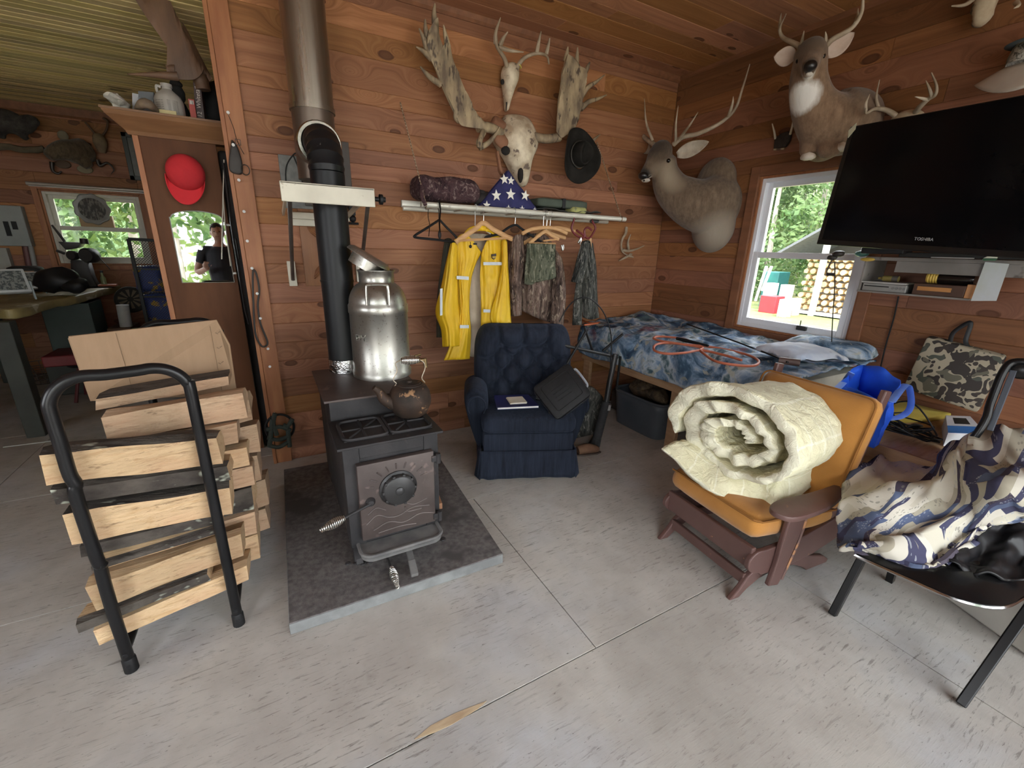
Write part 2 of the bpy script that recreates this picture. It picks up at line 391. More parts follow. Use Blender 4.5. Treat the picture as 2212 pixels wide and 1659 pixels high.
# ---------------------------------------------------------------- trims
m = MB(); m.bb((-3.613, -.02, 0), (-3.515, 0, H), .003); struct('trim_1', m, M_TRIM, smooth=False)
m = MB(); m.bb((-3.635, -.026, 0), (-3.613, .125, H), .003); struct('trim_2', m, M_TRIM, smooth=False)
m = MB(); m.prism([(-3.515, 0, H), (-3.515, -.028, H), (-3.515, -.022, H-.03), (-3.515, -.008, H-.045), (-3.515, 0, H-.045)], (3.515, 0, 0)); struct('trim_3', m, M_TRIMD, smooth=False)
m = MB(); m.prism([(0, 0, H), (-.018, 0, H), (-.015, 0, H-.02), (0, 0, H-.03)], (0, -5.3, 0)); struct('trim_4', m, M_TRIMD, smooth=False)
m = MB(); m.prism([(-7.1, 3.6, 2.83), (-7.1, 3.55, 2.83), (-7.1, 3.58, 2.76), (-7.1, 3.6, 2.74)], (3.6, 0, 0)); struct('trim_5', m, M_TRIMD, smooth=False)
# ---------------------------------------------------------------- windows
def hung_window(name, O, ex, en, w, h, split, casing, mframe, cas_mat, parts=True, top=None):
    """double-hung window: O lower corner on wall face, ex along, en into the room"""
    O, ex, en, ez = V(O), V(ex), V(en), V((0, 0, 1)); P = lambda a, z, n: O+ex*a+ez*z+en*n
    r = bpy.data.objects.new(name, None); COL.objects.link(r); r.location = O; r['kind'] = 'structure'
    def rect(mb, a0, a1, z0, z1, n0, n1, t, bev=.003):
        for q in ((a0, a0+t, z0, z1), (a1-t, a1, z0, z1), (a0+t, a1-t, z0, z0+t), (a0+t, a1-t, z1-t, z1)):
            lo, hi = P(q[0], q[2], n0), P(q[1], q[3], n1)
            mb.bb([min(x, y) for x, y in zip(lo, hi)], [max(x, y) for x, y in zip(lo, hi)], bev)
    m = MB(); rect(m, 0, w, 0, h, -.13, -.005, .018); m.build('jamb', M_TRIM, r, True, smooth=False)
    m = MB(); rect(m, .018, w-.018, .018, h-.018, -.11, -.015, .03); m.build('window_frame', mframe, r, True, smooth=False)
    m = MB(); rect(m, .045, w-.045, split-.02, h-.045, -.095, -.06, .04); o = m.build('sash', mframe, r, True, smooth=False)
    m = MB(); m.grid(lambda a, b: P(.08+a*(w-.16), split+.015+b*(h-.1-split), -.078), 2, 2); m.build('pane', M_GLASS, o, True)
    m = MB(); rect(m, .045, w-.045, .045, split+.022, -.055, -.02, .045); o = m.build('sash', mframe, r, True, smooth=False)
    m = MB(); m.grid(lambda a, b: P(.085+a*(w-.17), .085+b*(split-.1), -.038), 2, 2); m.build('pane', M_GLASS, o, True)
    if cas_mat:
        m = MB(); c = casing
        for q in ((-c, 0, -c, h+c), (w, w+c, -c, h+c), (0, w, h, h+c), (0, w, -c, 0)):
            lo, hi = P(q[0], q[2], 0), P(q[1], q[3], .02)
            m.bb([min(x, y) for x, y in zip(lo, hi)], [max(x, y) for x, y in zip(lo, hi)], .003)
        m.build('casing', cas_mat, r, True, smooth=False)
    return r, P
w1, P1 = hung_window('window_1', (0, WY0, WZ0), (0, 1, 0), (-1, 0, 0), WY1-WY0, WZ1-WZ0, .60, .072, M_WHITE, M_TRIMD)
m = MB(); m.box(P1(.32, .075, -.012), (.03, .07, .035), None, .004); m.tube([P1(.34, .09, -.02), P1(.34, .13, -.02)], .004); m.build('latch', pm('dark_latch', (.03, .03, .03), sc=5, r=.5), w1, True)
w2, P2 = hung_window('window_2', (FX0, 3.6, FZ0), (1, 0, 0), (0, -1, 0), FX1-FX0, FZ1-FZ0, .40, .05, pm('aged_window_white', (.6, .58, .5), (.5, .48, .42), 4, .45), M_TRIM)
m = MB(); m.tube([P2(-.06, FZ1-FZ0+.045, .05), P2(.92, FZ1-FZ0+.045, .05)], .018, 12); m.bb(P2(-.05, FZ1-FZ0+.02, .03), P2(.91, FZ1-FZ0+.04, .045)); m.build('roller_blind', pm('blind_metal', (.42, .38, .34), sc=6, r=.35, m=.4), w2, True)
# ---------------------------------------------------------------- rear glazing widened to add daylight, side window sized for light (unseen, behind photographer)
d1 = bpy.data.objects.new('widened_rear_door', None); COL.objects.link(d1); d1.location = (-3.3, -5.36, 0); d1['kind'] = 'structure'
m = MB()
for x in (-6.6, -5.3, -4.0, -2.7, -1.4, -.16): m.bb((x, -5.4, .08), (x+.06, -5.32, 2.75))
for z in (.08, 2.69): m.bb((-6.6, -5.4, z), (-.1, -5.32, z+.06))
m.build('door_frame', M_WHITE, d1, True, smooth=False)
m = MB(); m.grid(lambda a, b: V((-6.58+a*6.46, -5.36, .1+b*2.63)), 2, 2); m.build('pane', M_GLASS, d1, True)
w3 = bpy.data.objects.new('window_3', None); COL.objects.link(w3); w3.location = (-7.18, -2.2, .7); w3['kind'] = 'structure'
m = MB()
for y in (-3.7, -2.88, -2.06): m.bb((-7.22, y, .9), (-7.14, y+.06, 2.2))
for z in (.9, 2.14): m.bb((-7.22, -3.7, z), (-7.14, -2.0, z+.06))
m.build('window_frame', M_WHITE, w3, True, smooth=False)
m = MB(); m.grid(lambda a, b: V((-7.18, -3.68+a*1.66, .92+b*1.26)), 2, 2); m.build('pane', M_GLASS, w3, True)
# ================================================================ hearth, stove, can, kettle, pipes
M_IRON = pm('cast_iron', (.030, .029, .031), (.052, .048, .05), 7, .55, m=.3, sp=.3, bump=.12, bsc=60, r2=.7, spots=((.12, .09, .08), 5, .62))
M_IRONB = pm('rusty_plate', (.06, .045, .042), (.10, .078, .072), 5, .5, m=.3, bump=.1, bsc=50, spots=((.15, .11, .10), 9, .62))
M_ASH = pm('ashy_iron', (.16, .155, .15), (.09, .088, .09), 9, .8, bump=.2, bsc=40)
M_COIL = pm('coil_steel', (.72, .7, .66), (.6, .58, .55), 8, .28, m=1)
M_BLACK = pm('black_enamel', (.012, .012, .013), (.02, .02, .022), 6, .32)
M_BLK = pm('black_plastic', (.008, .008, .009), (.013, .013, .014), 10, .5, sp=.25)
M_PIPE = pm('black_stove_pipe', (.010, .0105, .012), (.018, .019, .02), 4, .42, m=.2, sp=.3, st=(1, 1, .3), spots=((.16, .16, .16), 26, .72))
def coil(mb, a, b, r0, r1, turns, wr, seg=6, prof=None):
    """coil-spring handle from a to b"""
    a, b = V(a), V(b); d = b-a; u, w = frame(d); N = int(turns*12)
    pts = []
    for i in range(N+1):
        t = i/N; r = (r0+(r1-r0)*sin(pi*min(1, t*1.15)) if prof is None else prof(t)); an = 2*pi*turns*t
        pts.append(a+d*t+u*cos(an)*r+w*sin(an)*r)
    mb.tube(pts, wr, seg); return mb
m = MB(); q = [(-3.608, -1.669), (-2.636, -1.690), (-2.55, -.30), (-3.575, -.26)]
pad = thing('hearth_pad', 'low dark grey hearth pad with a pale edge under the wood stove', 'hearth pad', (-3.1, -1, 0))
m.prism([(x, y, .001) for x, y in q], (0, 0, .052), .003); m.build('slab_edge', pm('cement_edge', (.24, .25, .25), (.16, .165, .165), 9, .85, bump=.3), pad, True, smooth=False)
m = MB(); m.prism([(x*.997-.009, y*.998-.003, .0535) for x, y in q], (0, 0, .006), .002)
m.build('top_sheet', pm('mineral_sheet', (.075, .068, .068), (.145, .132, .13), 38, .85, det=6, bump=.5, bsc=120, spots=((.06, .055, .055), 2.2, .55)), pad, True, smooth=False)
PZ = .0600
SX0, SX1, SYF, SYM, SYB = -3.32, -2.885, -1.45, -1.135, -.57
ZC, ZT = .695, .808
st = thing('wood_stove', 'black iron step-top wood stove with a square cast door', 'stove', (-3.1, -1.0, PZ))
m = MB(); m.prism([(SX0, SYF, .17), (SX0, SYF, ZC-.012), (SX0, SYM, ZC-.012), (SX0, SYM, ZT-.012), (SX0, SYB, ZT-.012), (SX0, SYB, .17)], (SX1-SX0, 0, 0), .006)
for x in (SX0+.035, SX1-.035): m.bb((x-.035, SYF-.008, .17), (x+.035, SYF+.01, ZC-.012), .003)
m.bb((SX0+.07, SYF-.006, .62), (SX1-.07, SYF+.01, ZC-.012), .003)
m.build('firebox', M_IRON, st, True, smooth=False)
m = MB(); m.bb((SX0-.022, SYF-.03, ZC-.012), (SX1+.022, SYM+.005, ZC), .003); m.bb((SX0-.004, SYM-.004, ZC), (SX1+.004, SYM+.006, ZT-.012), .002)
m.build('cook_top', M_IRON, st, True, smooth=False)
m = MB(); m.bb((SX0-.028, SYM-.022, ZT-.012), (SX1+.028, SYB+.02, ZT), .003); m.build('upper_top', M_IRONB, st, True, smooth=False)
def trivet(cx):
    m = MB(); w, d = .098, .115; z = ZC+.006; cy = (SYF+SYM)/2-.012
    rr = [(cx+sx*(w-.02*(abs(k) == 1 and 0)), cy+sy*d, z) for sx, sy, k in ((-1, -1, 0), (1, -1, 0), (1, 1, 0), (-1, 1, 0))]
    cr = []
    for i, (x, y) in enumerate(((-1, -1), (1, -1), (1, 1), (-1, 1))):
        for a in range(4):
            an = radians(180+90*i+a*30); cr.append((cx+x*(w-.035)+.035*cos(an), cy+y*(d-.035)+.035*sin(an), z))
    m.tube(cr, .009, 6, closed=True)
    for an in (0, 90, 180, 270, 45, 225):
        a = radians(an); r0, r1 = (.0, .096) if an % 90 == 0 else (0, .115)
        m.tube([(cx+cos(a)*r0, cy+sin(a)*r0*1.15, z-.001), (cx+cos(a)*r1*.95, cy+sin(a)*r1*1.12, z-.001)], .007, 6)
    m.bb((cx-w, cy-d, ZC-.001), (cx+w, cy+d, ZC+.003), .001)
    m.build('burner_grate', M_IRON, st, True)
trivet(-3.205); trivet(-2.995)
DX0, DX1, DZ0, DZ1, DY = -3.272, -2.918, .215, .605, -1.492
m = MB(); m.bb((DX0, DY, DZ0), (DX1, SYF-.004, DZ1), .006)   # with its raised casting
for k in range(9):
    a = radians(20+k*18); m.tube([(-3.095+cos(a)*.115, DY-.001, .455+sin(a)*.10), (-3.095+cos(a)*.15, DY-.001, .455+sin(a)*.128)], .0035, 6)
for p in (((-3.25, .30), (-3.2, .335), (-3.15, .31), (-3.10, .305), (-3.03, .33), (-2.95, .318)), ((-3.22, .26), (-3.15, .285), (-3.08, .262), (-3.0, .285), (-2.93, .27)),
          ((-3.24, .35), (-3.2, .375), (-3.16, .352)), ((-3.06, .36), (-3.02, .345), (-2.96, .36)), ((-3.07, .345), (-3.055, .315), (-2.99, .312)), ((-3.2, .24), (-3.1, .245), (-3.02, .235))):
    m.tube(smooth_path([(x, DY-.0005, z) for x, z in p], 5), .004, 6)
dr = m.build('door', M_IRONB, st, True, angle=30)
kc = V((-3.096, DY, .455))
m = MB(); m.lathe([(0, .0), (.088, 0), (.088, .008), (.078, .014), (.074, .03), (.066, .036), (.0, .034)], kc, (0, -1, 0), 32)
m.lathe([(0, .03), (.02, .032), (.02, .04), (.012, .046), (0, .046)], kc, (0, -1, 0), 16)
for k in range(10): a = 2*pi*k/10; m.box(kc+V((cos(a)*.073, -.022, sin(a)*.073)), (.014, .022, .014), (0, -a, 0), .003)
m.build('spin_draft', pm('draft_black', (.025, .025, .026), (.045, .044, .045), 12, .4, m=.4), dr, True)
h0 = V((-3.235, DY-.02, .415)); h1 = V((-3.345, DY-.045, .395)); h2 = V((-3.415, DY-.07, .39))
m = MB(); m.lathe([(.022, 0), (.02, .012), (.013, .022), (0, .024)], V((-3.225, DY, .417)), (0, -1, 0), 16); m.tube(smooth_path([(-3.225, DY-.018, .417), h0, h1, h2], 6), .007, 8); hd = m.build('latch_handle', M_IRON, dr, True)
m = MB(); coil(m, h1, V((-3.445, DY-.08, .388)), .009, .02, 13, .0028); m.build('coil_grip', M_COIL, hd, True)
for z in (.565, .245): m = MB(); m.lathe([(0, -.025), (.011, -.025), (.011, .025), (0, .025)], (-2.898, DY-.004, z), (0, 0, 1), 12); m.bb((-2.93, DY-.006, z-.016), (-2.885, DY+.02, z+.016), .003); m.build('hinge', M_IRON, st, True)
m = MB(); a0, a1 = -3.29, -2.905; yb, yf = SYF-.006, -1.575; cr = [(a0, yb)]
for k in range(7): t = radians(180+k*15); cr.append((a0+.055+.055*cos(t), yf+.055+.055*sin(t)))
for k in range(7): t = radians(270+k*15); cr.append((a1-.055+.055*cos(t), yf+.055+.055*sin(t)))
cr.append((a1, yb))
m.prism([(x, y, .168) for x, y in cr], (0, 0, .012)); 
m.tube([(x, y, .183) for x, y in cr], .009, 6); m.prism([(x, y, .155) for x, y in cr], (0, 0, .014)); ash = m.build('ash_shelf', M_ASH, st, True, angle=30)
for x, y in ((SX0+.03, SYF+.02), (SX1-.03, SYF+.02), (SX0+.03, SYB-.03), (SX1-.03, SYB-.03)):
    f = -1 if y < -1 else 1
    m = MB(); m.prism([(x-.022, y-.02, .175), (x+.022, y-.02, .175), (x+.022, y+.025, .175), (x-.022, y+.025, .175)], (0, 0, -.09)); m.bar((x, y, .10), (x, y+.02*f, PZ+.006), .032, .03, .003)
    lg = m.build('leg', M_IRON, st, True, smooth=False)
    if f < 0:
        m = MB()
        for k in range(10): m.ball((x+random.uniform(-.055, .055), y+.0+random.uniform(-.035, .035), PZ+.007), (.016, .013, .006), 1)
        m.build('foot_plate', M_IRON, lg, True)
m = MB(); m.bar((-3.06, -1.40, .135), (-3.075, -1.60, .10), .03, .016, .003); m.bar((-3.075, -1.585, .105), (-3.082, -1.66, .078), .034, .02, .004); m.build('grate_lever', M_ASH, st, True, smooth=False)
# poker lying with its coiled grip sticking out from under the stove
pk = thing('fire_poker', 'black fire poker with a coiled wire grip lying under the stove', 'poker', (-3.15, -1.45, PZ))
m = MB(); m.tube([(-3.17, -1.0, PZ+.008), (-3.165, -1.5, PZ+.012), (-3.167, -1.585, PZ+.012)], .006, 8); m.build('shaft', M_IRON, pk, True)
m = MB(); coil(m, (-3.166, -1.56, PZ+.021), (-3.172, -1.70, PZ+.021), .007, .017, 11, .0026); m.build('coil_grip', M_COIL, pk, True)
m = MB(); m.box((-2.80, -1.07, PZ+.02), (.085, .22, .038), (0, 0, -.15), .003)
tag(m.build('wood_block', pm('raw_block', (.40, .21, .12), (.3, .15, .08), 12, .75, st=(1, .2, 1)), smooth=False), 'small reddish wood block on the hearth pad right of the stove', 'wood block')
# ---------------------------------------------------------------- milk can
cb = ZZ(815, 821, ZT); cc = V((cb.x, cb.y, ZT))+V((CAMP.x-cb.x, CAMP.y-cb.y, 0)).normalized()*-.162+V((.028, -.034, 0))
def zat(u, v): return YY(u, v, cc.y).z
def mat_can():
    t = NT('milk_can_steel'); v = t.obj((1, 1, .5)); a = t.noise(v, 5, 5); b = t.noise(t.obj(), 60, 3, .7)
    c = t.ramp(a, [(.3, (.34, .33, .30)), (.6, (.47, .46, .42)), (.8, (.27, .26, .23))]); c = t.mix(t.ramp(b, [(.6, 0.), (.7, .7)]), c, (.14, .11, .09))
    z = t.n('ShaderNodeSeparateXYZ', {0: t.obj(src='Generated')}).outputs[2]
    t.P(c=c, m=.92, r=t.ramp(a, [(.3, .30), (.7, .46)]), n=t.bump(t.noise(v, 9, 3), .12, .01)); return t.m
M_CAN = mat_can()
R = .161; zs, zn, zr = zat(805, 656), zat(805, 613), zat(805, 583)
cn = thing('milk_can', 'dented steel milk can with a tilted lid on the stove top', 'milk can', cc)
prof = [(0, .004), (R*.95, .004), (R+.004, 0), (R+.005, .03), (R, .036), (R-.002, zs-ZT-.05), (R+.002, zs-ZT-.045), (R+.002, zs-ZT-.005), (R-.004, zs-ZT+.004)]
for k in range(1, 8): t = k/7; prof.append((.098+(R-.004-.098)*(1-t**1.9)**.75 if t < 1 else .098, zs-ZT+.004+(zn-zs)*t))
prof += [(.094, zn-ZT+.012), (.094, zr-ZT-.012), (.103, zr-ZT-.004), (.103, zr-ZT), (.095, zr-ZT), (.09, zr-ZT-.03), (.088, zn-ZT)]
m = MB(); m.lathe(prof, (0, 0, 0), (0, 0, 1), 48); m.build('body', M_CAN, cn, angle=50)
vd = V((CAMP.x-cc.x, CAMP.y-cc.y, 0)).normalized(); rt = vd.cross(V((0, 0, 1)))*-1
zz = zs-ZT+.012; zh = zn-ZT-.0
m = MB(); hx = rt*.052
fw = vd*.165
m.tube(smooth_path([fw-hx*1.1+V((0, 0, zz)), fw-hx*1.05+V((0, 0, zh-.012)), fw*.98-hx*.8+V((0, 0, zh+.008)), fw*.98+hx*.8+V((0, 0, zh+.008)), fw+hx*1.05+V((0, 0, zh-.012)), fw+hx*1.1+V((0, 0, zz))], 5), .0075, 8)
m.build('handle', M_CAN, cn)
ld = Matrix.Rotation(radians(-31), 3, vd); lc = V((0, 0, zr-ZT+.052))-rt*.035
m = MB(); m.lathe([(0, .026), (.10, .03), (.117, .02), (.125, .004), (.123, 0), (.108, .006), (.092, .004), (.09, -.055), (.086, -.055), (.084, 0), (0, .003)], (0, 0, 0), (0, 0, 1), 40)
for v in m.bm.verts: v.co = ld @ v.co+lc
m.build('lid', M_CAN, cn, angle=50)
text_obj('DY.', .05, M_CAN, V((cc.x, cc.y, ZT+.24))+vd*(R*.80)-rt*.098, rt*.8+vd*.6, (0, 0, 1), cn, 'embossed_letters', .004)
br = pm('brass_valve', (.36, .26, .12), (.24, .17, .09), 20, .4, m=.85)
sp0 = V((0, 0, .075))+rt*(R-.005)+vd*.02
m = MB(); m.tube([sp0, sp0+rt*.055], .014, 10); m.lathe([(0, 0), (.02, 0), (.02, .03), (0, .03)], sp0+rt*.045-V((0, 0, .015)), (0, 0, 1), 10); m.tube([sp0+rt*.045, sp0+rt*.095], .011, 10)
m.tube([sp0+rt*.09+V((0, 0, .01)), sp0+rt*.095-V((0, 0, .045))], .012, 10); m.box(sp0+rt*.05+V((0, 0, .03)), (.05, .014, .012), (0, 0, .5), .004); m.build('spigot', br, cn)
# ---------------------------------------------------------------- kettle
kp = ZZ(888, 905, ZC+.012); kc = V((kp.x, kp.y, ZC+.0185))+V((kp.x-CAMP.x, kp.y-CAMP.y, 0)).normalized()*.05
M_KET = pm('rusted_kettle_iron', (.025, .019, .016), (.06, .037, .026), 9, .65, m=.2, sp=.3, bump=.3, bsc=50, spots=((.30, .17, .09), 14, .60))
kt = thing('kettle', 'rusty black cast iron kettle on the stove grate', 'kettle', kc)
rk = .105
m = MB(); m.lathe([(0, 0), (rk*.62, 0), (rk*.78, .012), (rk*.98, .06), (rk, .085), (rk*.93, .125), (rk*.78, .152), (rk*.62, .16), (rk*.62, .166), (0, .166)], (0, 0, 0), (0, 0, 1), 36); m.build('pot', M_KET, kt, angle=50)
sl = rt*-1*.9+vd*.25; sl.normalize()
m = MB(); m.tube(smooth_path([sl*(rk*.8)+V((0, 0, .07)), sl*(rk*1.25)+V((0, 0, .105)), sl*(rk*1.45)+V((0, 0, .145)), sl*(rk*1.68)+V((0, 0, .17))], 5), [.034-.021*min(1, i/14) for i in range(16)], 12); m.build('spout', M_KET, kt)
m = MB(); m.lathe([(0, .18), (.012, .18), (.014, .172), (rk*.5, .17), (rk*.55, .165)], (0, 0, 0), (0, 0, 1), 24); m.build('lid', M_KET, kt)
hx = rt*.9+vd*.0; e0, e1 = hx*-.045+V((0, 0, .285)), hx*.062+V((0, 0, .285))
m = MB(); m.tube(smooth_path([hx*-.085+V((0, 0, .15)), hx*-.07+V((0, 0, .168)), hx*-.085+V((0, 0, .19)), hx*-.062+V((0, 0, .235)), hx*-.07+V((0, 0, .27)), e0], 5), .0028, 6)
m.tube([e0, e1], .004, 6); m.tube(smooth_path([e1, hx*.085+V((0, 0, .265)), hx*.088+V((0, 0, .235)), hx*.07+V((0, 0, .19)), hx*.085+V((0, 0, .165))], 5), .0028, 6)
bl = m.build('bail', pm('bail_wire', (.55, .47, .36), (.4, .33, .25), 12, .4, m=.8), kt)
m = MB(); coil(m, e0+hx*.005, e1-hx*.003, .013, .022, 12, .003, prof=lambda t: .012+.009*sin(pi*t)); m.build('coil_grip', M_COIL, bl)
# ---------------------------------------------------------------- stove pipe and chimney
pc = ZZ(748, 795, ZT); pc = V((pc.x, -.605, 0))
pt = YY(712, 430, -.605); px = pt.x
pp = thing('stove_pipe', 'black stove pipe rising from the stove with a ribbed elbow', 'stove pipe', (px, -.605, ZT))
r = .087; ze = YY(695, 312, -.40).z-.17; yc = -.235
m = MB(); m.tube([(px, -.605, ZT+.0), (px, -.605, ZT+.04), (px, -.605, ZT+.9), (px, -.605, ze-.12), (px, -.605, ze)], r, 32)
for z in (ZT+.52, ze-.14): m.tube([(px, -.605, z), (px, -.605, z+.012)], r+.003, 32)
m.build('pipe', M_PIPE, pp, True)
m = MB(); bp = []
zc = ze+.0; RB = .17
for k in range(13): a = radians(90*k/12); bp.append((px, -.605+RB-RB*cos(a), zc+RB*sin(a)))
bp += [(px, -.42, zc+RB), (px, -.37, zc+RB)]
m.tube(bp, [r+(.004 if k % 2 else -.002) for k in range(len(bp))], 32); m.build('elbow', M_PIPE, pp, True, angle=20)
m = MB(); m.tube([(px, -.605, ZT), (px, -.605, ZT+.075)], r+.004, 32)
m.build('foil_band', pm('crumpled_foil', (.75, .75, .75), (.5, .5, .5), 22, .22, m=1, bump=.8, bsc=26, d=.02), pp, True)
M_INOX = pm('tarnished_steel', (.42, .38, .32), (.27, .235, .19), 3, .26, m=.95, st=(5, 5, .25), r2=.4, bump=.15, bsc=3)
zc2 = zc+RB; cxx = YY(690, 285, yc).x
ch = thing('chimney', 'wide tarnished steel chimney flue rising to the ceiling', 'chimney', (px, yc, zc2-.2))
R2 = .116
m = MB(); m.tube([(px, yc, zc2+.20), (px, yc, H-.001)], R2, 40); m.tube([(px, yc, zc2+.19), (px, yc, zc2+.215)], R2+.006, 40); m.build('flue', M_INOX, ch, True)
m = MB(); m.tube([(px, yc, zc2-.17), (px, yc, zc2+.2)], R2-.003, 40); m.tube([(px, yc, zc2), (px, -.385, zc2)], .115, 36); m.build('tee', pm('dull_tee', (.20, .16, .13), (.14, .11, .09), 4, .38, m=.8), ch, True)
m = MB(); m.lathe([(.09, 0), (.09, .018), (.095, .03), (.110, .03), (.117, .02), (.117, 0), (.11, -.012)], (px, -.395, zc2), (0, -1, 0), 40)
for k in range(8): a = 2*pi*k/8+.3; m.bb(V((px+cos(a)*.102-.006, -.428, zc2+sin(a)*.102-.006)), V((px+cos(a)*.102+.006, -.42, zc2+sin(a)*.102+.006)))
m.build('trim_ring', pm('ring_steel', (.6, .58, .5), (.42, .4, .34), 10, .25, m=1), ch, True, angle=30)
# ---------------------------------------------------------------- folding rack around the pipe
yr = -.80
rk_ = thing('folding_rack', 'cream metal folding rack bracketed to the wall around the stove pipe', 'rack', YY(710, 430, -.02))
M_CREAM = pm('cream_enamel', (.62, .59, .48), (.50, .47, .38), 5, .4, spots=((.25, .2, .12), 16, .66))
a, b = YY(606, 412, yr), YY(810, 428, yr); zb = (a.z+b.z)/2
m = MB(); m.bb((a.x, yr, zb-.045), (b.x, yr+.018, zb+.045), .003); m.bb((a.x, yr, zb+.035), (b.x, yr+.04, zb+.045), .002); m.build('front_bar', M_CREAM, rk_, True, smooth=False)
m = MB(); m.bb((a.x+.06, -.10, zb-.09), (b.x-.02, -.04, zb-.05), .003); m.bb((a.x+.06, -.06, zb-.13), (b.x-.02, -.04, zb-.05), .003); m.build('back_bar', M_CREAM, rk_, True, smooth=False)
m = MB()
for x in (a.x+.03, b.x-.03): m.bar((x, yr+.02, zb+.02), (x, -.065, zb-.06), .012, .03)
m.build('side_arm', M_CREAM, rk_, True, smooth=False)
for i, (x, f) in enumerate(((a.x+.035, YY(632, 598, -.02)), (b.x-.035, YY(778, 590, -.02)))):
    m = MB(); m.tube([(x, yr+.012, zb-.03), (f.x, -.04, f.z), (f.x, -.03, f.z-.02)], .011, 10); m.build('strut', pm('dull_rod', (.22, .20, .18), (.15, .13, .12), 8, .4, m=.8), rk_, True)
    m = MB(); m.bb((f.x-.024, -.022, f.z-.06), (f.x+.024, 0, f.z+.10), .002); m.build('wall_plate', M_CREAM, rk_, True, smooth=False)
m = MB(); m.lathe([(0, 0), (.012, 0), (.012, .03), (.026, .034), (.026, .05), (.014, .055), (.014, .065), (0, .065)], (b.x, yr+.05, zb), (1, 0, 0), 16); m.build('knob', M_BLK, rk_, True)
m = MB(); p = YY(760, 448, -.1); m.bb(p+V((-.02, -.01, -.05)), p+V((.02, .02, .02)), .003); m.ball(p+V((0, 0, -.07)), (.022, .02, .025)); m.tube([p+V((-.03, 0, -.1)), p+V((.035, 0, -.1))], .008); m.tube([p, p+V((0, 0, -.1))], .008); m.build('clamp', M_BLK, rk_, True)
# plaques on the wall behind
def hands(mb, o, s, y):
    """raised outline of two folded hands"""
    for pts in (((-.3, -.5), (-.34, -.1), (-.28, .25), (-.1, .5), (.02, .55)), ((.32, -.5), (.3, -.1), (.34, .2), (.22, .38), (.12, .2)), ((-.12, .48), (.0, .1), (.02, -.12)), ((.0, .52), (.08, .15), (.1, -.1)), ((.1, .5), (.17, .2), (.18, -.05)), ((-.3, -.5), (-.1, -.4), (-.05, -.2), (.1, -.1), (.2, -.3), (.32, -.5))):
        mb.tube(smooth_path([(o.x+x*s, y, o.z+z*s) for x, z in pts], 5), .0042, 6)
m = MB(); q = [YY(u, v, -.03) for u, v in ((600, 333), (668, 340), (664, 452), (604, 448))]; x0, x1, z0, z1 = q[0].x, q[0].x+.26, q[3].z, q[0].z
pq = thing('stone_plaque', 'grey stone plaque with an engraved hand behind the stove pipe', 'plaque', (x0+.12, -.02, z0))
m.bb((x0, -.034, z0), (x1, -.001, z1), .003); m.mi = 1; hands(m, V((x0+.115, 0, (z0+z1)/2+.03)), .26, -.035); m.build('slab', [pm('grey_stone', (.16, .165, .16), (.22, .225, .215), 26, .85, bump=.3, bsc=80), pm('engraved_black', (.02, .02, .02), sc=9, r=.8)], pq, True, angle=30)
m = MB(); a = YY(636, 293, -.05); b = YY(741, 300, -.05); c = YY(748, 450, -.05); m.bb((a.x+.02, -.06, c.z), (b.x+.03, -.036, a.z), .002)
tag(m.build('heat_shield', pm('dark_shield', (.07, .06, .05), (.045, .038, .034), 5, .5, m=.5), smooth=False), 'dark metal heat shield plate behind the chimney tee', 'heat shield')
a, b, c = YY(642, 450, -.03), YY(752, 452, -.03), YY(664, 618, -.03)
pq = thing('carved_plank', 'brown plank with carved hands on the wall behind the black pipe', 'plaque', (a.x+.1, -.02, c.z))
m = MB(); m.bb((a.x, -.03, c.z), (a.x+.30, -.001, a.z), .004); m.mi = 1
for o, f in ((V((a.x+.07, 0, a.z-.14)), 1), (V((a.x+.085, 0, c.z+.11)), -1)):
    for k in range(4): m.tube(smooth_path([(o.x-.03+k*.004, -.031, o.z+f*(.06-.012*k)), (o.x+.0, -.034, o.z+f*(.03-.012*k)), (o.x+.05, -.034, o.z-f*(.01+.012*k)), (o.x+.09, -.031, o.z-f*(.04+.008*k))], 4), .007, 6)
m.build('plank', [pm('carved_wood', (.27, .12, .05), (.2, .085, .035), 3, .55, st=(9, 1, 1)), pm('carved_relief', (.25, .11, .04), (.16, .06, .025), 20, .5)], pq, True, angle=30)  # raised carving in a slightly darker brown than the plank
# ================================================================ firewood rack, logs, cardboard
M_TUBE = pm('black_steel_tube', (.007, .007, .008), (.012, .012, .013), 5, .3, m=.1, sp=.3, bump=.15, bsc=8, d=.01)
M_SPLIT = None
def mat_split(name, a, b, c):
    t = NT(name); oi = t.n('ShaderNodeObjectInfo').outputs['Random']; tc = t.n('ShaderNodeTexCoord').outputs['Object']
    mp = t.n('ShaderNodeMapping', {0: tc, 'Scale': (2.2, 28, 28)}); t.L.new(t.n('ShaderNodeCombineXYZ', {0: t.math('MULTIPLY', oi, 9), 1: t.math('MULTIPLY', oi, 31)}).outputs[0], mp.inputs['Location'])
    g = t.noise(mp.outputs[0], 1.6, 6, .65, 1.2); w = t.noise(t.obj((3, 6, 6)), 1.5, 3)
    col = t.ramp(g, [(.3, a), (.5, b), (.66, b), (.75, c)]); cr_ = t.noise(t.obj((1.6, 46, 46), loc=(3, 0, 1)), 1.4, 5, .75, .8); col = t.mix(t.ramp(cr_, [(.57, 0.), (.66, .6)]), col, tuple(q*.35 for q in c)); col = t.mix(t.ramp(w, [(.45, 0.), (.75, .5)]), col, (.5, .28, .17))
    hv = t.n('ShaderNodeHueSaturation', {'Value': t.math('ADD', .8, t.math('MULTIPLY', oi, .35)), 'Color': col}).outputs[0]
    t.P(c=hv, r=.8, sp=.2, n=t.bump(cr_, .8, .01)); return t.m
M_SPLIT = mat_split('split_wood', (.50, .32, .165), (.62, .44, .26), (.33, .18, .085))
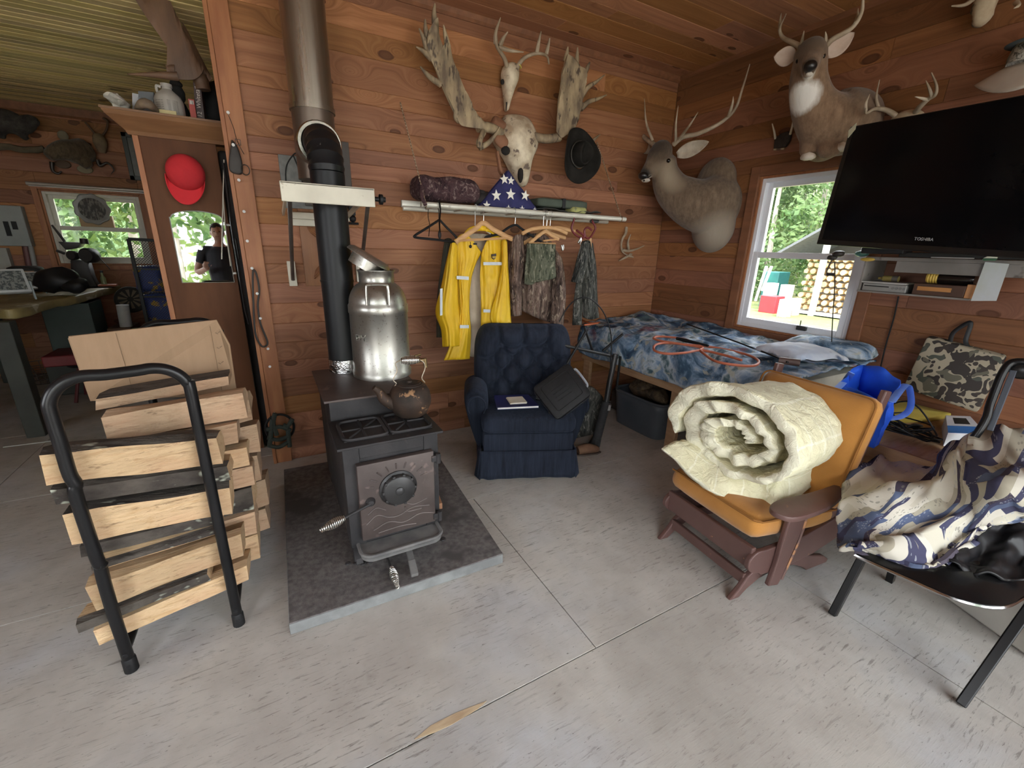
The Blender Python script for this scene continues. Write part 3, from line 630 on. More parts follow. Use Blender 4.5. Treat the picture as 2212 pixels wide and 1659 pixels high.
M_SPLITG = mat_split('split_wood_aged', (.38, .245, .15), (.47, .33, .215), (.26, .16, .095))
M_LBARK = pm('log_bark', (.10, .085, .07), (.035, .028, .024), 14, .95, st=(.5, 1, 1), det=6, bump=1, bsc=24, d=.02, spots=((.42, .44, .36), 12, .63))
RKO = V((-3.963, -1.537, 0)); rka = atan2(-1.51+1.563, -3.795+4.13)
ex = V((cos(rka), sin(rka), 0)); ey = V((-sin(rka), cos(rka), 0))
ey = V((.02, 1, 0)).normalized()
rack = thing('firewood_rack', 'black tubular steel rack holding stacked split firewood', 'firewood rack', RKO)
def rk(a, b, z): return RKO+ex*a+ey*b+V((0, 0, z))
W2 = .172; DEP = 1.02
for b, tilt in ((0, -.012), (DEP, 0.0)):
    hl = 1.128; rc = .095; pts = [rk(-W2, b, .03)]
    if b == 0: pts += [rk(-W2-.002, b, .3), rk(-W2-.0, b+.004, .45), rk(-W2+.006, b, .47), rk(-W2, b, .50), rk(-W2-.002, b, .74), rk(-W2+.005, b, .78), rk(-W2-.001, b, .82), rk(-W2, b, .92), rk(-W2, b, hl-rc)]
    else: pts += [rk(-W2, b, hl-rc)]
    for k in range(1, 6): a = radians(180-k*18); pts.append(rk(-W2+rc+rc*cos(a), b, hl-rc+rc*sin(a)))
    pts += [rk(-.03, b, hl-.004), rk(.05, b, hl-.002)]
    for k in range(0, 6): a = radians(90-k*18); pts.append(rk(W2-rc+rc*cos(a), b, hl-rc+rc*sin(a)))
    pts += [rk(W2, b, .6), rk(W2, b, .03)]
    m = MB(); m.tube(smooth_path(pts, 4), .0185, 14); hp = m.build('hoop', M_TUBE, rack, True)
    for s in (-1, 1):
        m = MB(); m.tube([rk(s*W2, b, .001), rk(s*W2, b, .055), rk(s*W2, b, .06)], [.022, .0215, .019], 14); m.build('foot_cap', M_BLK, hp, True)
    if b == 0:
        m = MB()
        for s in (-1, 1):
            for z in (.035, .085): m.lathe([(0, .004), (.007, .003), (.009, 0)], rk(s*W2, b-.019, z), (0, -1, 0), 10)
        m.build('bolt', M_BLK, hp, True)
for s in (-1, 1):
    m = MB(); m.tube([rk(s*W2*1.0, 0, .10), rk(s*W2, .02, .10), rk(s*W2, DEP, .10)], .0175, 12); m.build('base_rail', M_TUBE, rack, True)
LOGN = [0]
def log(a0, a1, z0, z1, b0, depth, tilt=0, kind='split', label='', shape='wedge', yaw=0, aged=False):
    """one split log lying across the rack: a = along its length, b0 = front face distance from the front hoop"""
    L = a1-a0; hh = (z1-z0)*.93; z0 += .012; rr = random.Random(LOGN[0]); LOGN[0] += 1
    # cross-section (depth, height) polygon; face 0 is the face toward the camera
    if shape == 'wedge': cs = [(0, 0), (0, hh), (depth*.35, hh*1.02), (depth*.8, hh*.86), (depth, hh*.5), (depth*.8, hh*.1)]
    elif shape == 'round': cs = [(depth*(.5-.5*cos(2*pi*k/12)), hh*(.5+.5*sin(2*pi*k/12-pi*0))) for k in range(12)]
    else: cs = [(0, hh*.1), (depth*.02, hh*.95), (depth*.3, hh), (depth*.95, hh*.75), (depth, hh*.15), (depth*.6, 0)]
    n = len(cs); m = MB(); NS = 10; rings = []
    ph = rr.uniform(0, 9)
    for i in range(NS+1):
        t = i/NS; x = a0+L*t; ring = []
        for j, (d, z) in enumerate(cs):
            w = noise.noise(V((t*2.2+ph, j*1.7, LOGN[0]*3.1)))*hh*.13
            e = (rr.uniform(-.006, .006) if i in (0, NS) else 0)
            ring.append(m.bm.verts.new(rk(x+e+yaw*0, b0+d*(1+.1*noise.noise(V((t*2, j, ph))))+(t-.5)*yaw, z0+z+w+tilt*(t-.5)*L)))
        rings.append(ring)
    bark = {'wedge': (1, 2, 3, 4), 'round': range(n), 'barkface': range(n), 'block': (2, 3, 4)}
    bk = set(bark.get(kind if kind in ('barkface',) else shape, ()) if kind != 'clean' else ())
    if kind == 'barktop': bk = {1, 2, 3}
    if kind == 'barkface': bk = {0, 1, 4, 5}
    if kind == 'split': bk = {3, 4, 5}
    for i in range(NS):
        for j in range(n):
            k = (j+1) % n; m.mi = 1 if j in bk else 0
            m._f([rings[i][j], rings[i][k], rings[i+1][k], rings[i+1][j]])
    m.mi = 0; m._f(rings[0][::-1]); m._f(rings[-1])
    o = m.build('firewood_log', [M_SPLITG if aged else M_SPLIT, M_LBARK], smooth=False)
    return tag(o, label, 'firewood', 'split logs stacked in the rack')
F_ = lambda u, v: (lambda p: ((p-RKO).dot(ex), p.z))(YY(u, v, -1.44))
# front column, bottom to top (pixel heights read from the photograph turned into rack coordinates)
B0 = .03
log(-.255, .228, .118, .205, B0+.02, .16, .08, 'clean', 'pale split log at the bottom front of the rack, lying level', 'block')
log(-.29, .10, .205, .245, B0+.01, .13, .06, 'barkface', 'thin dark-barked slab on the lowest pale log', 'block')
log(-.24, .225, .245, .375, B0+.03, .16, .02, 'clean', 'tall cream split log second from the bottom of the rack', 'block')
log(-.205, .165, .405, .448, B0+.0, .13, .0, 'barkface', 'dark branch-like log with reddish bark in mid stack', 'round')
log(-.225, .175, .452, .505, B0+.03, .15, -.07, 'barkface', 'dark bark-covered log under the middle pale log', 'block')
log(-.24, .215, .51, .632, B0+.02, .16, -.13, 'barktop', 'pale clean split log in the middle of the front stack', 'wedge')
log(-.25, .225, .652, .718, B0+.03, .17, -.14, 'barkface', 'grey bark log with pale lichen in the upper front stack', 'block')
log(-.245, .215, .735, .85, B0+.02, .16, -.14, 'barktop', 'broad pale split log with a knot near the top of the rack', 'wedge')
# behind: second and third columns seen at right and above
rows2 = [(.22, -.2, .265, .115, .25), (.22, -.2, .27, .255, .37), (.22, -.19, .275, .375, .49), (.22, -.21, .29, .495, .59), (.22, -.2, .28, .60, .69), (.22, -.18, .26, .70, .79)]
nm2 = ['lowest', 'second', 'third', 'fourth', 'fifth', 'sixth']
for i, (b, a0, a1, z0, z1) in enumerate(rows2): log(a0, a1, z0, z1, b, .165, random.uniform(-.04, .04), random.choice(('barkface', 'split', 'split')), 'split log end behind the front column, %s from the floor' % nm2[i], 'wedge', aged=i % 2 == 1)
log(-.15, .30, .80, .91, .26, .17, .02, 'clean', 'wide tan split log behind the topmost front log', 'wedge', aged=True)
log(-.20, .235, .895, .94, .42, .2, .05, 'barktop', 'thin tan slab lying against the bottom of the cardboard', 'wedge', aged=True)
for i in range(5): log(-.19, .30+.02*(i % 2), .115+.15*i, .255+.15*i, .43, .19, random.uniform(-.03, .03), random.choice(('split', 'barkface')), 'split log deep in the rack, %s from the floor in its column' % nm2[i], 'wedge', aged=True)
for i in range(4): log(-.2, .24, .12+.15*i, .26+.15*i, .66, .2, random.uniform(-.03, .03), 'split', 'split log at the back hoop, %s from the floor' % nm2[i], 'wedge', aged=True)
# cardboard sheet leaning in the rack
M_CARD = pm('corrugated_card', (.33, .215, .13), (.30, .195, .115), 30, .85, st=(1, 1, .15), bump=.1)
q = [YY(147, 727, -.80), YY(468, 691, -.80), YY(497, 745, -.78), YY(512, 850, -.86), YY(196, 864, -.86)]
cdb = thing('cardboard_sheet', 'folded tan cardboard sheet standing on the firewood', 'cardboard', (q[4]+q[3])/2)
mk = pm('card_crease', (.2, .13, .08), sc=5, r=.9); m = MB(); m.prism(q, (0, .012, .001), .0015); m.mi = 1
def onc(u, v): return YY(u, v, -.80-.06*(v-700)/160)-V((0, .0005, 0))
m.tube([onc(250, 719), onc(288, 848)], .0009, 4); m.tube([onc(452, 695), onc(480, 846)], .0009, 4)
for v in (720, 752, 785, 815): m.box(onc(468+(v-720)*.1, v), (.012, .001, .004), (0, .6, 0)); m.box(onc(474+(v-720)*.1, v-3), (.012, .001, .004), (0, -.6, 0))
m.build('front_panel', [M_CARD, mk], cdb, True, smooth=False)
m = MB(); m.prism([p+V((-.008, .016, -.01)) for p in q], (0, .012, .001), .0015); m.build('back_panel', M_CARD, cdb, True, smooth=False)
# ================================================================ recliner
def on_plane(u, v, P0, n):
    d = rayd(u, v); return CAMP+d*((V(P0)-CAMP).dot(V(n))/d.dot(V(n)))
def mat_velour(name, a, b):
    t = NT(name); v = t.obj((38, 38, 2)); n1 = t.noise(v, 1.2, 4, .7); n2 = t.noise(t.obj(), 3.5, 3)
    c = t.ramp(n1, [(.3, a), (.7, b)]); c = t.mix(t.ramp(n2, [(.45, 0.), (.8, .45)]), c, tuple(min(1, x*1.7) for x in b))
    t.P(c=c, r=.85, sp=.2, sh=.12, n=t.bump(n1, .25, .003)); t.b.inputs['Sheen Tint'].default_value = (.35, .45, .7, 1); return t.m
M_NAVY = mat_velour('navy_velour', (.007, .009, .016), (.019, .025, .042))
rc = thing('recliner', 'dark navy velour recliner with a button-tufted back', 'recliner', (-2.08, -1.01, 0), radians(-23.4))
def rbox(mb, lo, hi, r=.04, n=5, puff=None):
    """soft rounded box (superellipsoid grid) for upholstery"""
    lo, hi = V(lo), V(hi); c = (lo+hi)/2; h = (hi-lo)/2
    b = bmesh.new(); bmesh.ops.create_cube(b, size=2); bmesh.ops.subdivide_edges(b, edges=b.edges[:], cuts=n*2, use_grid_fill=True)
    for v in b.verts:
        p = V((v.co.x*h.x, v.co.y*h.y, v.co.z*h.z))
        q = V([max(-h[i]+r, min(h[i]-r, p[i])) for i in range(3)]); d = p-q
        if d.length > 1e-9: p = q+d.normalized()*r
        v.co = p
    if puff:
        for v in b.verts: v.co = puff(v.co, h)
    mb._merge(b, lambda p: p+c); return mb
bt = {}
def pz(co, h):
    co.z += .022*(1-(co.x/h.x)**2)*(1-(co.y/h.y)**2)*(1 if co.z > 0 else 0); return co
m = MB(); rbox(m, (-.325, .0, .325), (.325, .52, .462), .05, 6, pz); m.build('seat_cushion', M_NAVY, rc)
m = MB(); rbox(m, (-.315, .012, .10), (.315, .62, .335), .02, 4); m.build('base', M_NAVY, rc)
m = MB()
def skirt(u, v):
    per = [(-.33, .62), (-.332, .03), (-.335, .02), (-.325, .012), (-.27, .002), (-.15, .004), (0, .0), (.15, .004), (.27, .0), (.325, .01), (.335, .02), (.332, .03), (.33, .62)]
    t = u*(len(per)-1); i = min(int(t), len(per)-2); f = t-i; x = per[i][0]*(1-f)+per[i+1][0]*f; y = per[i][1]*(1-f)+per[i+1][1]*f
    k = 1-v; fl = .018*k; w = .006*sin(u*70)*k
    return (x*(1+.05*k), y-fl+w*.6, .004+.015*abs(sin(u*9))*k*.6+.205*v)
m.grid(skirt, 97, 8); m.build('skirt', M_NAVY, rc, mods=[SOL(.008)])
m = MB()
for s in (-1, 1): m.prism([(s*.335, -.028, .005), (s*.375, .03, .012), (s*.345, .06, .2), (s*.325, .012, .2)], (0, .012, 0), .003)
m.build('pleat', M_NAVY, rc)
for s in (-1, 1):
    m = MB()
    def arm(u, v):
        y = .10+v*.52; e = min(1, v/.16); e = sqrt(max(0, 1-(1-e)**2))
        a = 2*pi*u; w = .085*(.6+.4*e); top = .50+.045*sin(pi*min(1, v*1.2))
        x = cos(a)*w; z = sin(a)
        if z > 0: zz = top+z*.085*e
        else: zz = top+z*(.36)*1.0; x = x*(1-.45*(-z)**1.3)
        return (s*(.36-.03*(1 if z < 0 else 0)*(-min(z, 0)))+s*(x+ .0), y+(.05*(1-e)), zz)
    m.grid(arm, 28, 16, cu=True)
    m.bm.verts.ensure_lookup_table(); m._f([m.bm.verts[i*16] for i in range(28)]); m._f([m.bm.verts[i*16+15] for i in range(28)])
    m.build('arm', M_NAVY, rc, mods=[SUB(1)], angle=False)
    m = MB(); pp_ = [V((s*(.36+.062*cos(a)), .094, .50+.075*sin(a))) for a in [radians(q) for q in range(-40, 221, 20)]]; m.tube(pp_, .006, 6); m.build('piping', M_NAVY, rc)
# tufted back
btn = [(x, .85) for x in (-.17, 0, .17)]+[(x, .747) for x in (-.235, -.085, .085, .235)]+[(x, .64) for x in (-.17, 0, .17)]+[(x, .535) for x in (-.235, -.085, .085, .235)]
def seg_d(p, a, b):
    ab = (b[0]-a[0], b[1]-a[1]); t = max(0, min(1, ((p[0]-a[0])*ab[0]+(p[1]-a[1])*ab[1])/(ab[0]**2+ab[1]**2+1e-9)))
    return math.hypot(p[0]-a[0]-ab[0]*t, p[1]-a[1]-ab[1]*t)
creases = []
for i, a in enumerate(btn):
    for b in btn[i+1:]:
        if math.hypot(a[0]-b[0], a[1]-b[1]) < .165 and a[1] != b[1]: creases.append((a, b))
for b in btn[:3]: creases.append((b, (b[0]*1.12, 1.0)))
for i in (0, 2, 7, 9): pass
for b in (btn[3], btn[10]): creases.append((b, (-.34, b[1]+.02)))
for b in (btn[6], btn[13]): creases.append((b, (.34, b[1]+.02)))
for a, b in ((btn[0], btn[1]), (btn[1], btn[2])): creases.append((a, b))
def back(u, v):
    # u around the front and edges, v height; superellipse outline
    X = (u-.5)*2; zz = .40+.60*v
    half = .352+.02*sin(pi*v)
    if v > .7: half *= (max(0, 1-((v-.7)/.3)**2.6))**.42*.26+.74
    x = X*half; e = 1-abs(X)**4; et = 1-max(0, (v-.82)/.18)**2.2; d = .135*e**.5*max(0.02, et)**.5
    p = (x, zz); g = 0
    for bx, bz in btn: q = math.hypot(x-bx, zz-bz); g += .075*math.exp(-(q/.036)**2)+.030*math.exp(-(q/.08)**2)
    for a, b in creases: q = seg_d(p, a, b); g = max(g, .042*math.exp(-(q/.017)**2)+g*.75)
    d -= min(g, .098)*e
    wr = .004*noise.noise(V((x*26, zz*26, 1)))
    tilt = (zz-.42)*.13
    return (x, .47+tilt-d+wr, zz)
m = MB(); m.grid(back, 92, 92)
def backr(u, v):
    X = (u-.5)*2; zz = .40+.60*v; half = .352+.02*sin(pi*v)
    if v > .7: half *= (max(0, 1-((v-.7)/.3)**2.6))**.42*.26+.74
    return (X*half, .475+(zz-.42)*.13+.045*(1-abs(X)**6)**.5*max(.02, 1-max(0, (v-.9)/.1)**2)**.5, zz)
m.grid(backr, 40, 40); m.build('backrest', M_NAVY, rc, angle=False)
for bx, bz in btn[:10]:
    p = back((bx/(.352+.02*sin(pi*(bz-.4)/.60)))/2+.5, (bz-.4)/.60); m = MB(); m.ball((bx, p[1]-.003, bz), (.011, .007, .011), 1); m.build('button', M_NAVY, rc)
# ---------------------------------------------------------------- notebook, paper, hard case
SZ = .488
nb = [ZZ(u, v, SZ) for u, v in ((1068, 860), (1140, 858), (1163, 882), (1075, 886))]
bk = thing('notebook', 'blue covered notebook lying on the recliner seat', 'book', (nb[0]+nb[2])/2)
m = MB(); m.prism([V((p.x, p.y, SZ+.006)) for p in nb], (0, 0, .012)); m.build('pages', pm('page_white', (.75, .73, .68), (.66, .64, .6), 90, .8, st=(.05, .05, 1)), bk, True, smooth=False)
m = MB(); cen = (nb[0]+nb[2])/2; big = [cen+(p-cen)*1.03 for p in nb]
m.prism([V((p.x, p.y, SZ+.003)) for p in big], (0, 0, .003)); m.prism([V((p.x, p.y, SZ+.018)) for p in big], (0, 0, .003)); m.build('cover', pm('blue_cover', (.018, .022, .105), (.025, .03, .13), 9, .45), bk, True, smooth=False)
pa = [ZZ(u, v, SZ+.023) for u, v in ((1093, 860), (1127, 858), (1138, 871), (1102, 873))]
m = MB(); m.prism([V((p.x, p.y, SZ+.0215)) for p in pa], (0, 0, .004)); m.prism([V((p.x*.5+cen.x*.5+(p.x-pa[0].x)*.3, p.y, SZ+.0258)) for p in pa][:0] or [V((p.x+.006, p.y+.004, SZ+.026)) for p in pa], (0, 0, .002))
tag(m.build('paper_pad', pm('note_paper', (.72, .68, .58), (.8, .77, .7), 12, .8), smooth=False), 'small cream paper pad lying on the blue notebook', 'paper')
n0 = V((-.50, -.66, .56)).normalized(); c0 = V((-1.88, -.97, .645))
def cp(u, v): return on_plane(u, v, c0, n0)
M_CASE = pm('case_plastic', (.009, .009, .010), (.014, .014, .016), 40, .55, bump=.15, bsc=220, sp=.25)
M_CASE2 = pm('case_plastic_side', (.022, .024, .036), (.03, .033, .046), 40, .55, bump=.15, bsc=200)
A_, B_, C_, D_ = cp(1149, 838), cp(1228, 782), cp(1279, 850), cp(1203, 908)
def rounded(Q, r, n=5):
    out = []; k = len(Q)
    for i in range(k):
        p, a, b = Q[i], (Q[i-1]-Q[i]), (Q[(i+1) % k]-Q[i]); a.normalize(); b.normalize()
        p0, p1 = p+a*r, p+b*r
        for j in range(n+1): t = j/n; out.append(p0*(1-t)**2+p*2*t*(1-t)+p1*t*t)
    return out
cs = thing('tool_case', 'black hard plastic tool case leaning on the recliner arm', 'case', (A_+C_)/2-V((0, 0, .12)))
ol = rounded([A_, B_, C_, D_], .035)
m = MB(); m.prism(ol, -n0*.055, .006); mid = (A_+C_)/2; inn = rounded([mid+(q-mid)*.72 for q in (A_, B_, C_, D_)], .02); m.tube([p+n0*.001 for p in inn], .003, 5, closed=True)
for k in range(4): a = mid+(B_-A_)*(-.2)+(C_-B_)*(-.14+k*.1); m.tube([a+n0*.0005, a+(B_-A_)*.36+n0*.0005], .0022, 5)
m.build('lid', M_CASE, cs, True, angle=35)
m = MB(); m.prism([p-n0*.058 for p in ol], -n0*.055, .006); m.build('base', M_CASE2, cs, True, angle=35)
m = MB(); m.prism([p-n0*.053 for p in [((A_+C_)/2)+(q-(A_+C_)/2)*1.008 for q in ol]], -n0*.008); m.build('rim', M_CASE2, cs, True, angle=35)
e = (C_-B_); bm_ = (B_+C_)/2; uo = (B_-A_).normalized()
h_ = [B_+e*.26-n0*.05-uo*.02, B_+e*.28-n0*.05+uo*.02, B_+e*.52-n0*.05+uo*.02, B_+e*.56-n0*.05-uo*.02]
m = MB(); m.tube(smooth_path([B_+e*.22-n0*.05, B_+e*.24-n0*.05+uo*.022, B_+e*.70-n0*.05+uo*.022, B_+e*.74-n0*.05], 4), .009, 8); m.build('handle', pm('case_grey', (.30, .32, .36), sc=9, r=.5), cs, True)
for f in (.25, .75):
    m = MB(); q = A_+(D_-A_)*f-n0*.055; m.box(q, (.035, .03, .045), n0.to_track_quat('Z', 'Y').to_matrix(), .004); m.build('latch', M_CASE, cs, True, smooth=False)
# ================================================================ platform rocker
t = NT('brown_paint'); v = t.obj(); n1 = t.noise(v, 5, 4); n2 = t.noise(v, 16, 5, .75)
c = t.ramp(n1, [(.35, (.100, .052, .046)), (.65, (.125, .068, .060))]); c = t.mix(t.ramp(n2, [(.665, 0.), (.69, 1.)]), c, (.42, .20, .09))
t.P(c=c, r=.38, sp=.5, n=t.bump(n2, .12, .003)); M_BROWN = t.m
M_WORN = pm('worn_edge', (.42, .20, .09), (.13, .07, .06), 22, .5, lo=.45, hi=.52)
M_MUST = pm('mustard_tweed', (.36, .15, .025), (.47, .215, .045), 3, .95, bump=.5, bsc=300, d=.003, sh=.25)
M_PIPING = pm('mustard_piping', (.27, .11, .02), sc=20, r=.9)
rk2 = thing('rocking_chair', 'brown painted platform rocker with mustard tweed cushions', 'rocking chair', (-1.788, -2.15, 0), radians(-95.5))
XS = .262
def yz(mb, pts, x0, x1, bev=.006): mb.prism([(x0, y, z) for y, z in pts], (x1-x0, 0, 0), bev)
for s in (-1, 1):
    x0, x1 = (s*XS-.013, s*XS+.013)
    m = MB(); pts = smooth_path([(0, .125, .265), (0, .07, .268), (0, .03, .235), (0, .032, .19), (0, .07, .155), (0, .115, .14), (0, .13, .125)], 4)
    body = [(p.y, p.z) for p in pts]+[(.30, .12), (.50, .135), (.70, .19), (.715, .30), (.69, .33), (.40, .27)]
    yz(m, body, x0, x1); m.build('side_panel', M_BROWN, rk2, smooth=False)
    m = MB(); run = [(-.005, .0), (.055, .0), (.10, .035), (.17, .07), (.30, .09), (.42, .07), (.50, .03), (.54, .0), (.70, .0), (.71, .02), (.66, .055), (.52, .10), (.45, .135), (.15, .15), (.09, .11), (.05, .055)]
    yz(m, run, s*(XS)-.013-s*.028, s*(XS)+.013-s*.028); m.build('runner', M_BROWN, rk2, smooth=False)
    m = MB(); post = [(p.y, p.z) for p in smooth_path([(0, .165, .07), (0, .185, .18), (0, .19, .30), (0, .205, .465)], 4)]+[(p.y, p.z) for p in smooth_path([(0, .315, .465), (0, .32, .40), (0, .305, .30), (0, .275, .18), (0, .255, .10), (0, .235, .055)], 4)]
    yz(m, post, s*(XS+.013), s*(XS+.037)); pst = m.build('arm_post', M_BROWN, rk2, smooth=False)
    m = MB(); m.tube([(s*(XS+.038), p.y, p.z) for p in smooth_path([(0, .32, .44), (0, .308, .30), (0, .278, .18), (0, .25, .085)], 4)], .006, 5); m.build('worn_edge', M_WORN, pst)
    m = MB(); cx = s*(XS+.045); arm_o = [(-.055, .60), (-.05, .35), (-.062, .2), (-.05, .11), (-.02, .07), (.02, .07), (.055, .10), (.066, .18), (.06, .32), (.035, .45), (.0, .58), (-.02, .66), (-.05, .68)]
    P_ = [(cx+s*-1*q[0]*-1, q[1], .475) for q in arm_o]; P_ = [p for p in smooth_path([(*p[:2], .475) for p in P_]+[(*P_[0][:2], .475)], 3)][:-1]
    m.prism(P_, (0, 0, .026), .006); m.build('arm_rest', M_BROWN, rk2, angle=30)
    m = MB(); m.bar((s*(XS-.012), .60, .22), (s*(XS-.0), .745, .955), .026, .055, .006, (0, 1, 0)); m.build('back_post', M_BROWN, rk2, smooth=False)
m = MB(); m.bb((-XS, .05, .175), (XS, .075, .285), .005); m.build('front_rail', M_BROWN, rk2, smooth=False)
m = MB(); m.bar((-XS+.03, .085, .085), (XS-.03, .085, .085), .02, .055, .004, (0, 0, 1)); m.build('stretcher', M_BROWN, rk2, smooth=False)
m = MB(); m.bb((-XS, .55, .14), (XS, .575, .24), .005); m.bar((-XS, .715, .82), (XS, .715, .82), .02, .06, .004); m.build('rear_rail', M_BROWN, rk2, smooth=False)
def cush(mb, w, d, th, n=6, puf=.02): return rbox(mb, (-w/2, -d/2, -th/2), (w/2, d/2, th/2), .05, n, lambda co, h: V((co.x, co.y, co.z*(1+puf/h.z*(1-(co.x/h.x)**4)*(1-(co.y/h.y)**4)))))
m = MB(); cush(m, .53, .60, .115); mt = Matrix.Rotation(radians(-7), 3, 'X')
for v in m.bm.verts: v.co = mt @ v.co+V((0, .335, .345))
sc_ = m.build('seat_cushion', M_MUST, rk2, angle=60)
m = MB(); m.tube([mt @ V((.255*cos(radians(a))*(1 if 1 else 1), 0, 0)) for a in ()] or [mt @ V(p)+V((0, .335, .345)) for p in ((-.245, -.305, .045), (.245, -.305, .045), (.268, -.28, .045), (.268, .28, .045))], .005, 6); m.build('piping', M_PIPING, sc_)
m = MB(); cush(m, .58, .57, .10); mt = Matrix.Rotation(radians(76), 3, 'X')
for v in m.bm.verts: v.co = mt @ v.co+V((0, .635, .64))
bc_ = m.build('back_cushion', M_MUST, rk2, angle=60)
m = MB(); fr = rounded([V((-.285, -.28, .045)), V((.285, -.28, .045)), V((.285, .28, .045)), V((-.285, .28, .045))], .05); m.tube([mt @ p+V((0, .635, .64)) for p in fr], .005, 6, closed=True); m.build('piping', M_PIPING, bc_)
# ---------------------------------------------------------------- rolled comforter
M_COMF = None
t = NT('cream_comforter'); tc = t.obj(src='UV'); br_ = t.n('ShaderNodeTexBrick', {'Vector': tc, 'Color1': (0, 0, 0, 1), 'Color2': (0, 0, 0, 1), 'Mortar': (1, 1, 1, 1), 'Scale': 1, 'Mortar Size': .004, 'Brick Width': .13, 'Row Height': .13})
br_.offset = 0
n1 = t.noise(t.obj(), 6, 3); c = t.ramp(n1, [(.3, (.66, .62, .42)), (.7, (.72, .69, .50))]); c = t.mix(t.math('MULTIPLY', br_.outputs[0], .5), c, (.86, .85, .72))
n2 = t.noise(t.obj(), 22, 4, .6, .8); t.P(c=c, r=.75, sp=.25, n=t.bump(n2, .8, .02)); M_COMF = t.m
def set_uv(o, fn):
    me = o.data; uv = me.uv_layers.new(name='UVMap')
    for l in me.loops: uv.data[l.index].uv = fn(l.vertex_index)
co = thing('rolled_comforter', 'cream comforter rolled up loosely on the mustard rocker seat', 'comforter', (-1.62, -2.12, .40))
# roll axis in the chair's frame runs from the front-left toward the back-right; the spiral end faces the camera
ax = (V((.80, .10, .04))).normalized(); axb = V((.905, .42, .06)).normalized()
e_c = on_plane(1580, 945, V((-1.88, -2.02, .64)), V((-.62, -.75, .2)))
cam_h = V((CAMP.x-e_c.x, CAMP.y-e_c.y, 0)).normalized()
ax = (-cam_h*.78+V((.46, -.62, 0))*.55).normalized()
rx = ax.cross(V((0, 0, 1))).normalized(); rz = rx.cross(ax).normalized()
if rx.dot(V((MR[0]))) < 0: rx = -rx
N1, N2 = 420, 48; TURN = 2.6
def spir(th, off):
    """flattened spiral, th 0 at the outside"""
    k = th/(2*pi*TURN); r = .275*(1-k)+.05*k+off
    a = radians(205)-th
    return rx*(cos(a)*r*1.22)+rz*(sin(a)*r*.86)
m = MB(); uvs = []
L_ = .50
def roll(u, v):
    th = u*4*pi*TURN if u < .5 else (1-u)*4*pi*TURN
    inner = u >= .5; uu = u if not inner else 1-u
    puff = .030*(1+.35*sin(uu*2*pi*TURN*2.3+v*5))*(min(1, uu*2/.03)**.5)*(min(1, (1-uu*2)/.03+.0)**.5)
    p = spir(th, (-puff if inner else puff))
    e = abs(v-.5)*2; sh = 1-.30*max(0, (e-.75)/.25)**2
    q3 = V((p.dot(rx)*13, v*5, p.dot(rz)*13)); rg = (1-abs(noise.noise(q3*1.6+V((th*.2, 0, 4))))*2.2); w = noise.noise_vector(q3)*.008+noise.noise_vector(q3*2.6)*.004+p.normalized()*(.006*rg+.004*sin(th*13+3*noise.noise(q3))*(.2+e**3))
    sag = -.0
    tap = 1-.12*v
    return e_c+ax*(L_*v+.02*sin(th*1.3)+.03*noise.noise(V((th*3, 0, 0)))+.010*sin(th*11+2*noise.noise(q3))*max(0, e-.6)/.4)+(p*tap)*1+w+V((0, 0, -.03*v))
m.grid(roll, N1, N2, cu=True)
# close the two spiral end faces with narrow strips
m.bm.verts.ensure_lookup_table(); vv = m.bm.verts
for j in (0, N2-1):
    for i in range(N1//2-1):
        a, b, c_, d = vv[i*N2+j], vv[(i+1)*N2+j], vv[(N1-2-i)*N2+j], vv[(N1-1-i)*N2+j]
        if len({a, b, c_, d}) == 4: m._f([a, b, c_, d])
o = m.build('rolled_body', M_COMF, co, True, mods=[('SMOOTH', dict(factor=.5, iterations=2))], angle=False)
set_uv(o, lambda i: (((i//N2)/N1)*5.2, (i % N2)/N2*.55))
# loose flap hanging on the seat
fl = [on_plane(u, v, c0_, n_) for (u, v), c0_, n_ in ()] or None
def flap(u, v):
    a = ZZ(1440, 985, .56)*(1-u)+ZZ(1770, 1040, .50)*u; 
    prof = smooth_path([ZZ(1428, 968, .56), ZZ(1500, 1030, .475), ZZ(1560, 1072, .432), ZZ(1640, 1085, .425), ZZ(1690, 1098, .42), ZZ(1790, 1020, .47)], 8)
    i = u*(len(prof)-1); k = min(int(i), len(prof)-2); p = prof[k]*(1-(i-k))+prof[k+1]*(i-k)
    q = e_c+ax*(.04+.30*u)+rx*(-.24+.46*u)+V((0, 0, -.12))
    r_ = p*(1-v)+q*v
    return r_+V((0, 0, .018*sin(v*pi)+.012*sin(u*19)*sin(v*pi)))+noise.noise_vector(V((u*9, v*6, 3)))*.008
m = MB(); m.grid(flap, 40, 20); o = m.build('loose_edge', M_COMF, co, True, mods=[SOL(.03, -1)], angle=False); set_uv(o, lambda i: ((i//20)/40*.8, (i % 20)/20*.3))
# ================================================================ bunk along the right wall
M_PLY = pm('raw_plywood', (.50, .34, .19), (.36, .22, .11), 4, .7, st=(1.2, 9, 1), bump=.1, spots=((.2, .11, .05), 7, .66))
M_RAIL = pm('bunk_lumber', (.40, .25, .14), (.30, .17, .09), 4, .65, st=(8, 1, 8), bump=.1)
BX, BZ = -.86, .63
bunk = thing('bunk_platform', 'long wooden bunk platform built along the window wall', 'bunk', (-.43, -1.6, 0))
m = MB(); m.bb((BX, -3.25, BZ-.02), (-.002, -.002, BZ), .002); m.build('plywood_top', M_PLY, bunk, True, smooth=False)
m = MB(); m.bb((BX-.022, -3.25, .515), (BX, -.004, BZ-.0), .003); m.build('front_rail', M_RAIL, bunk, True, smooth=False)
for y in (-.06, -1.16, -2.06, -2.72):
    m = MB(); m.bb((BX+.002, y-.045, .001), (BX+.04, y+.045, .61), .003); m.build('post', M_RAIL, bunk, True, smooth=False)
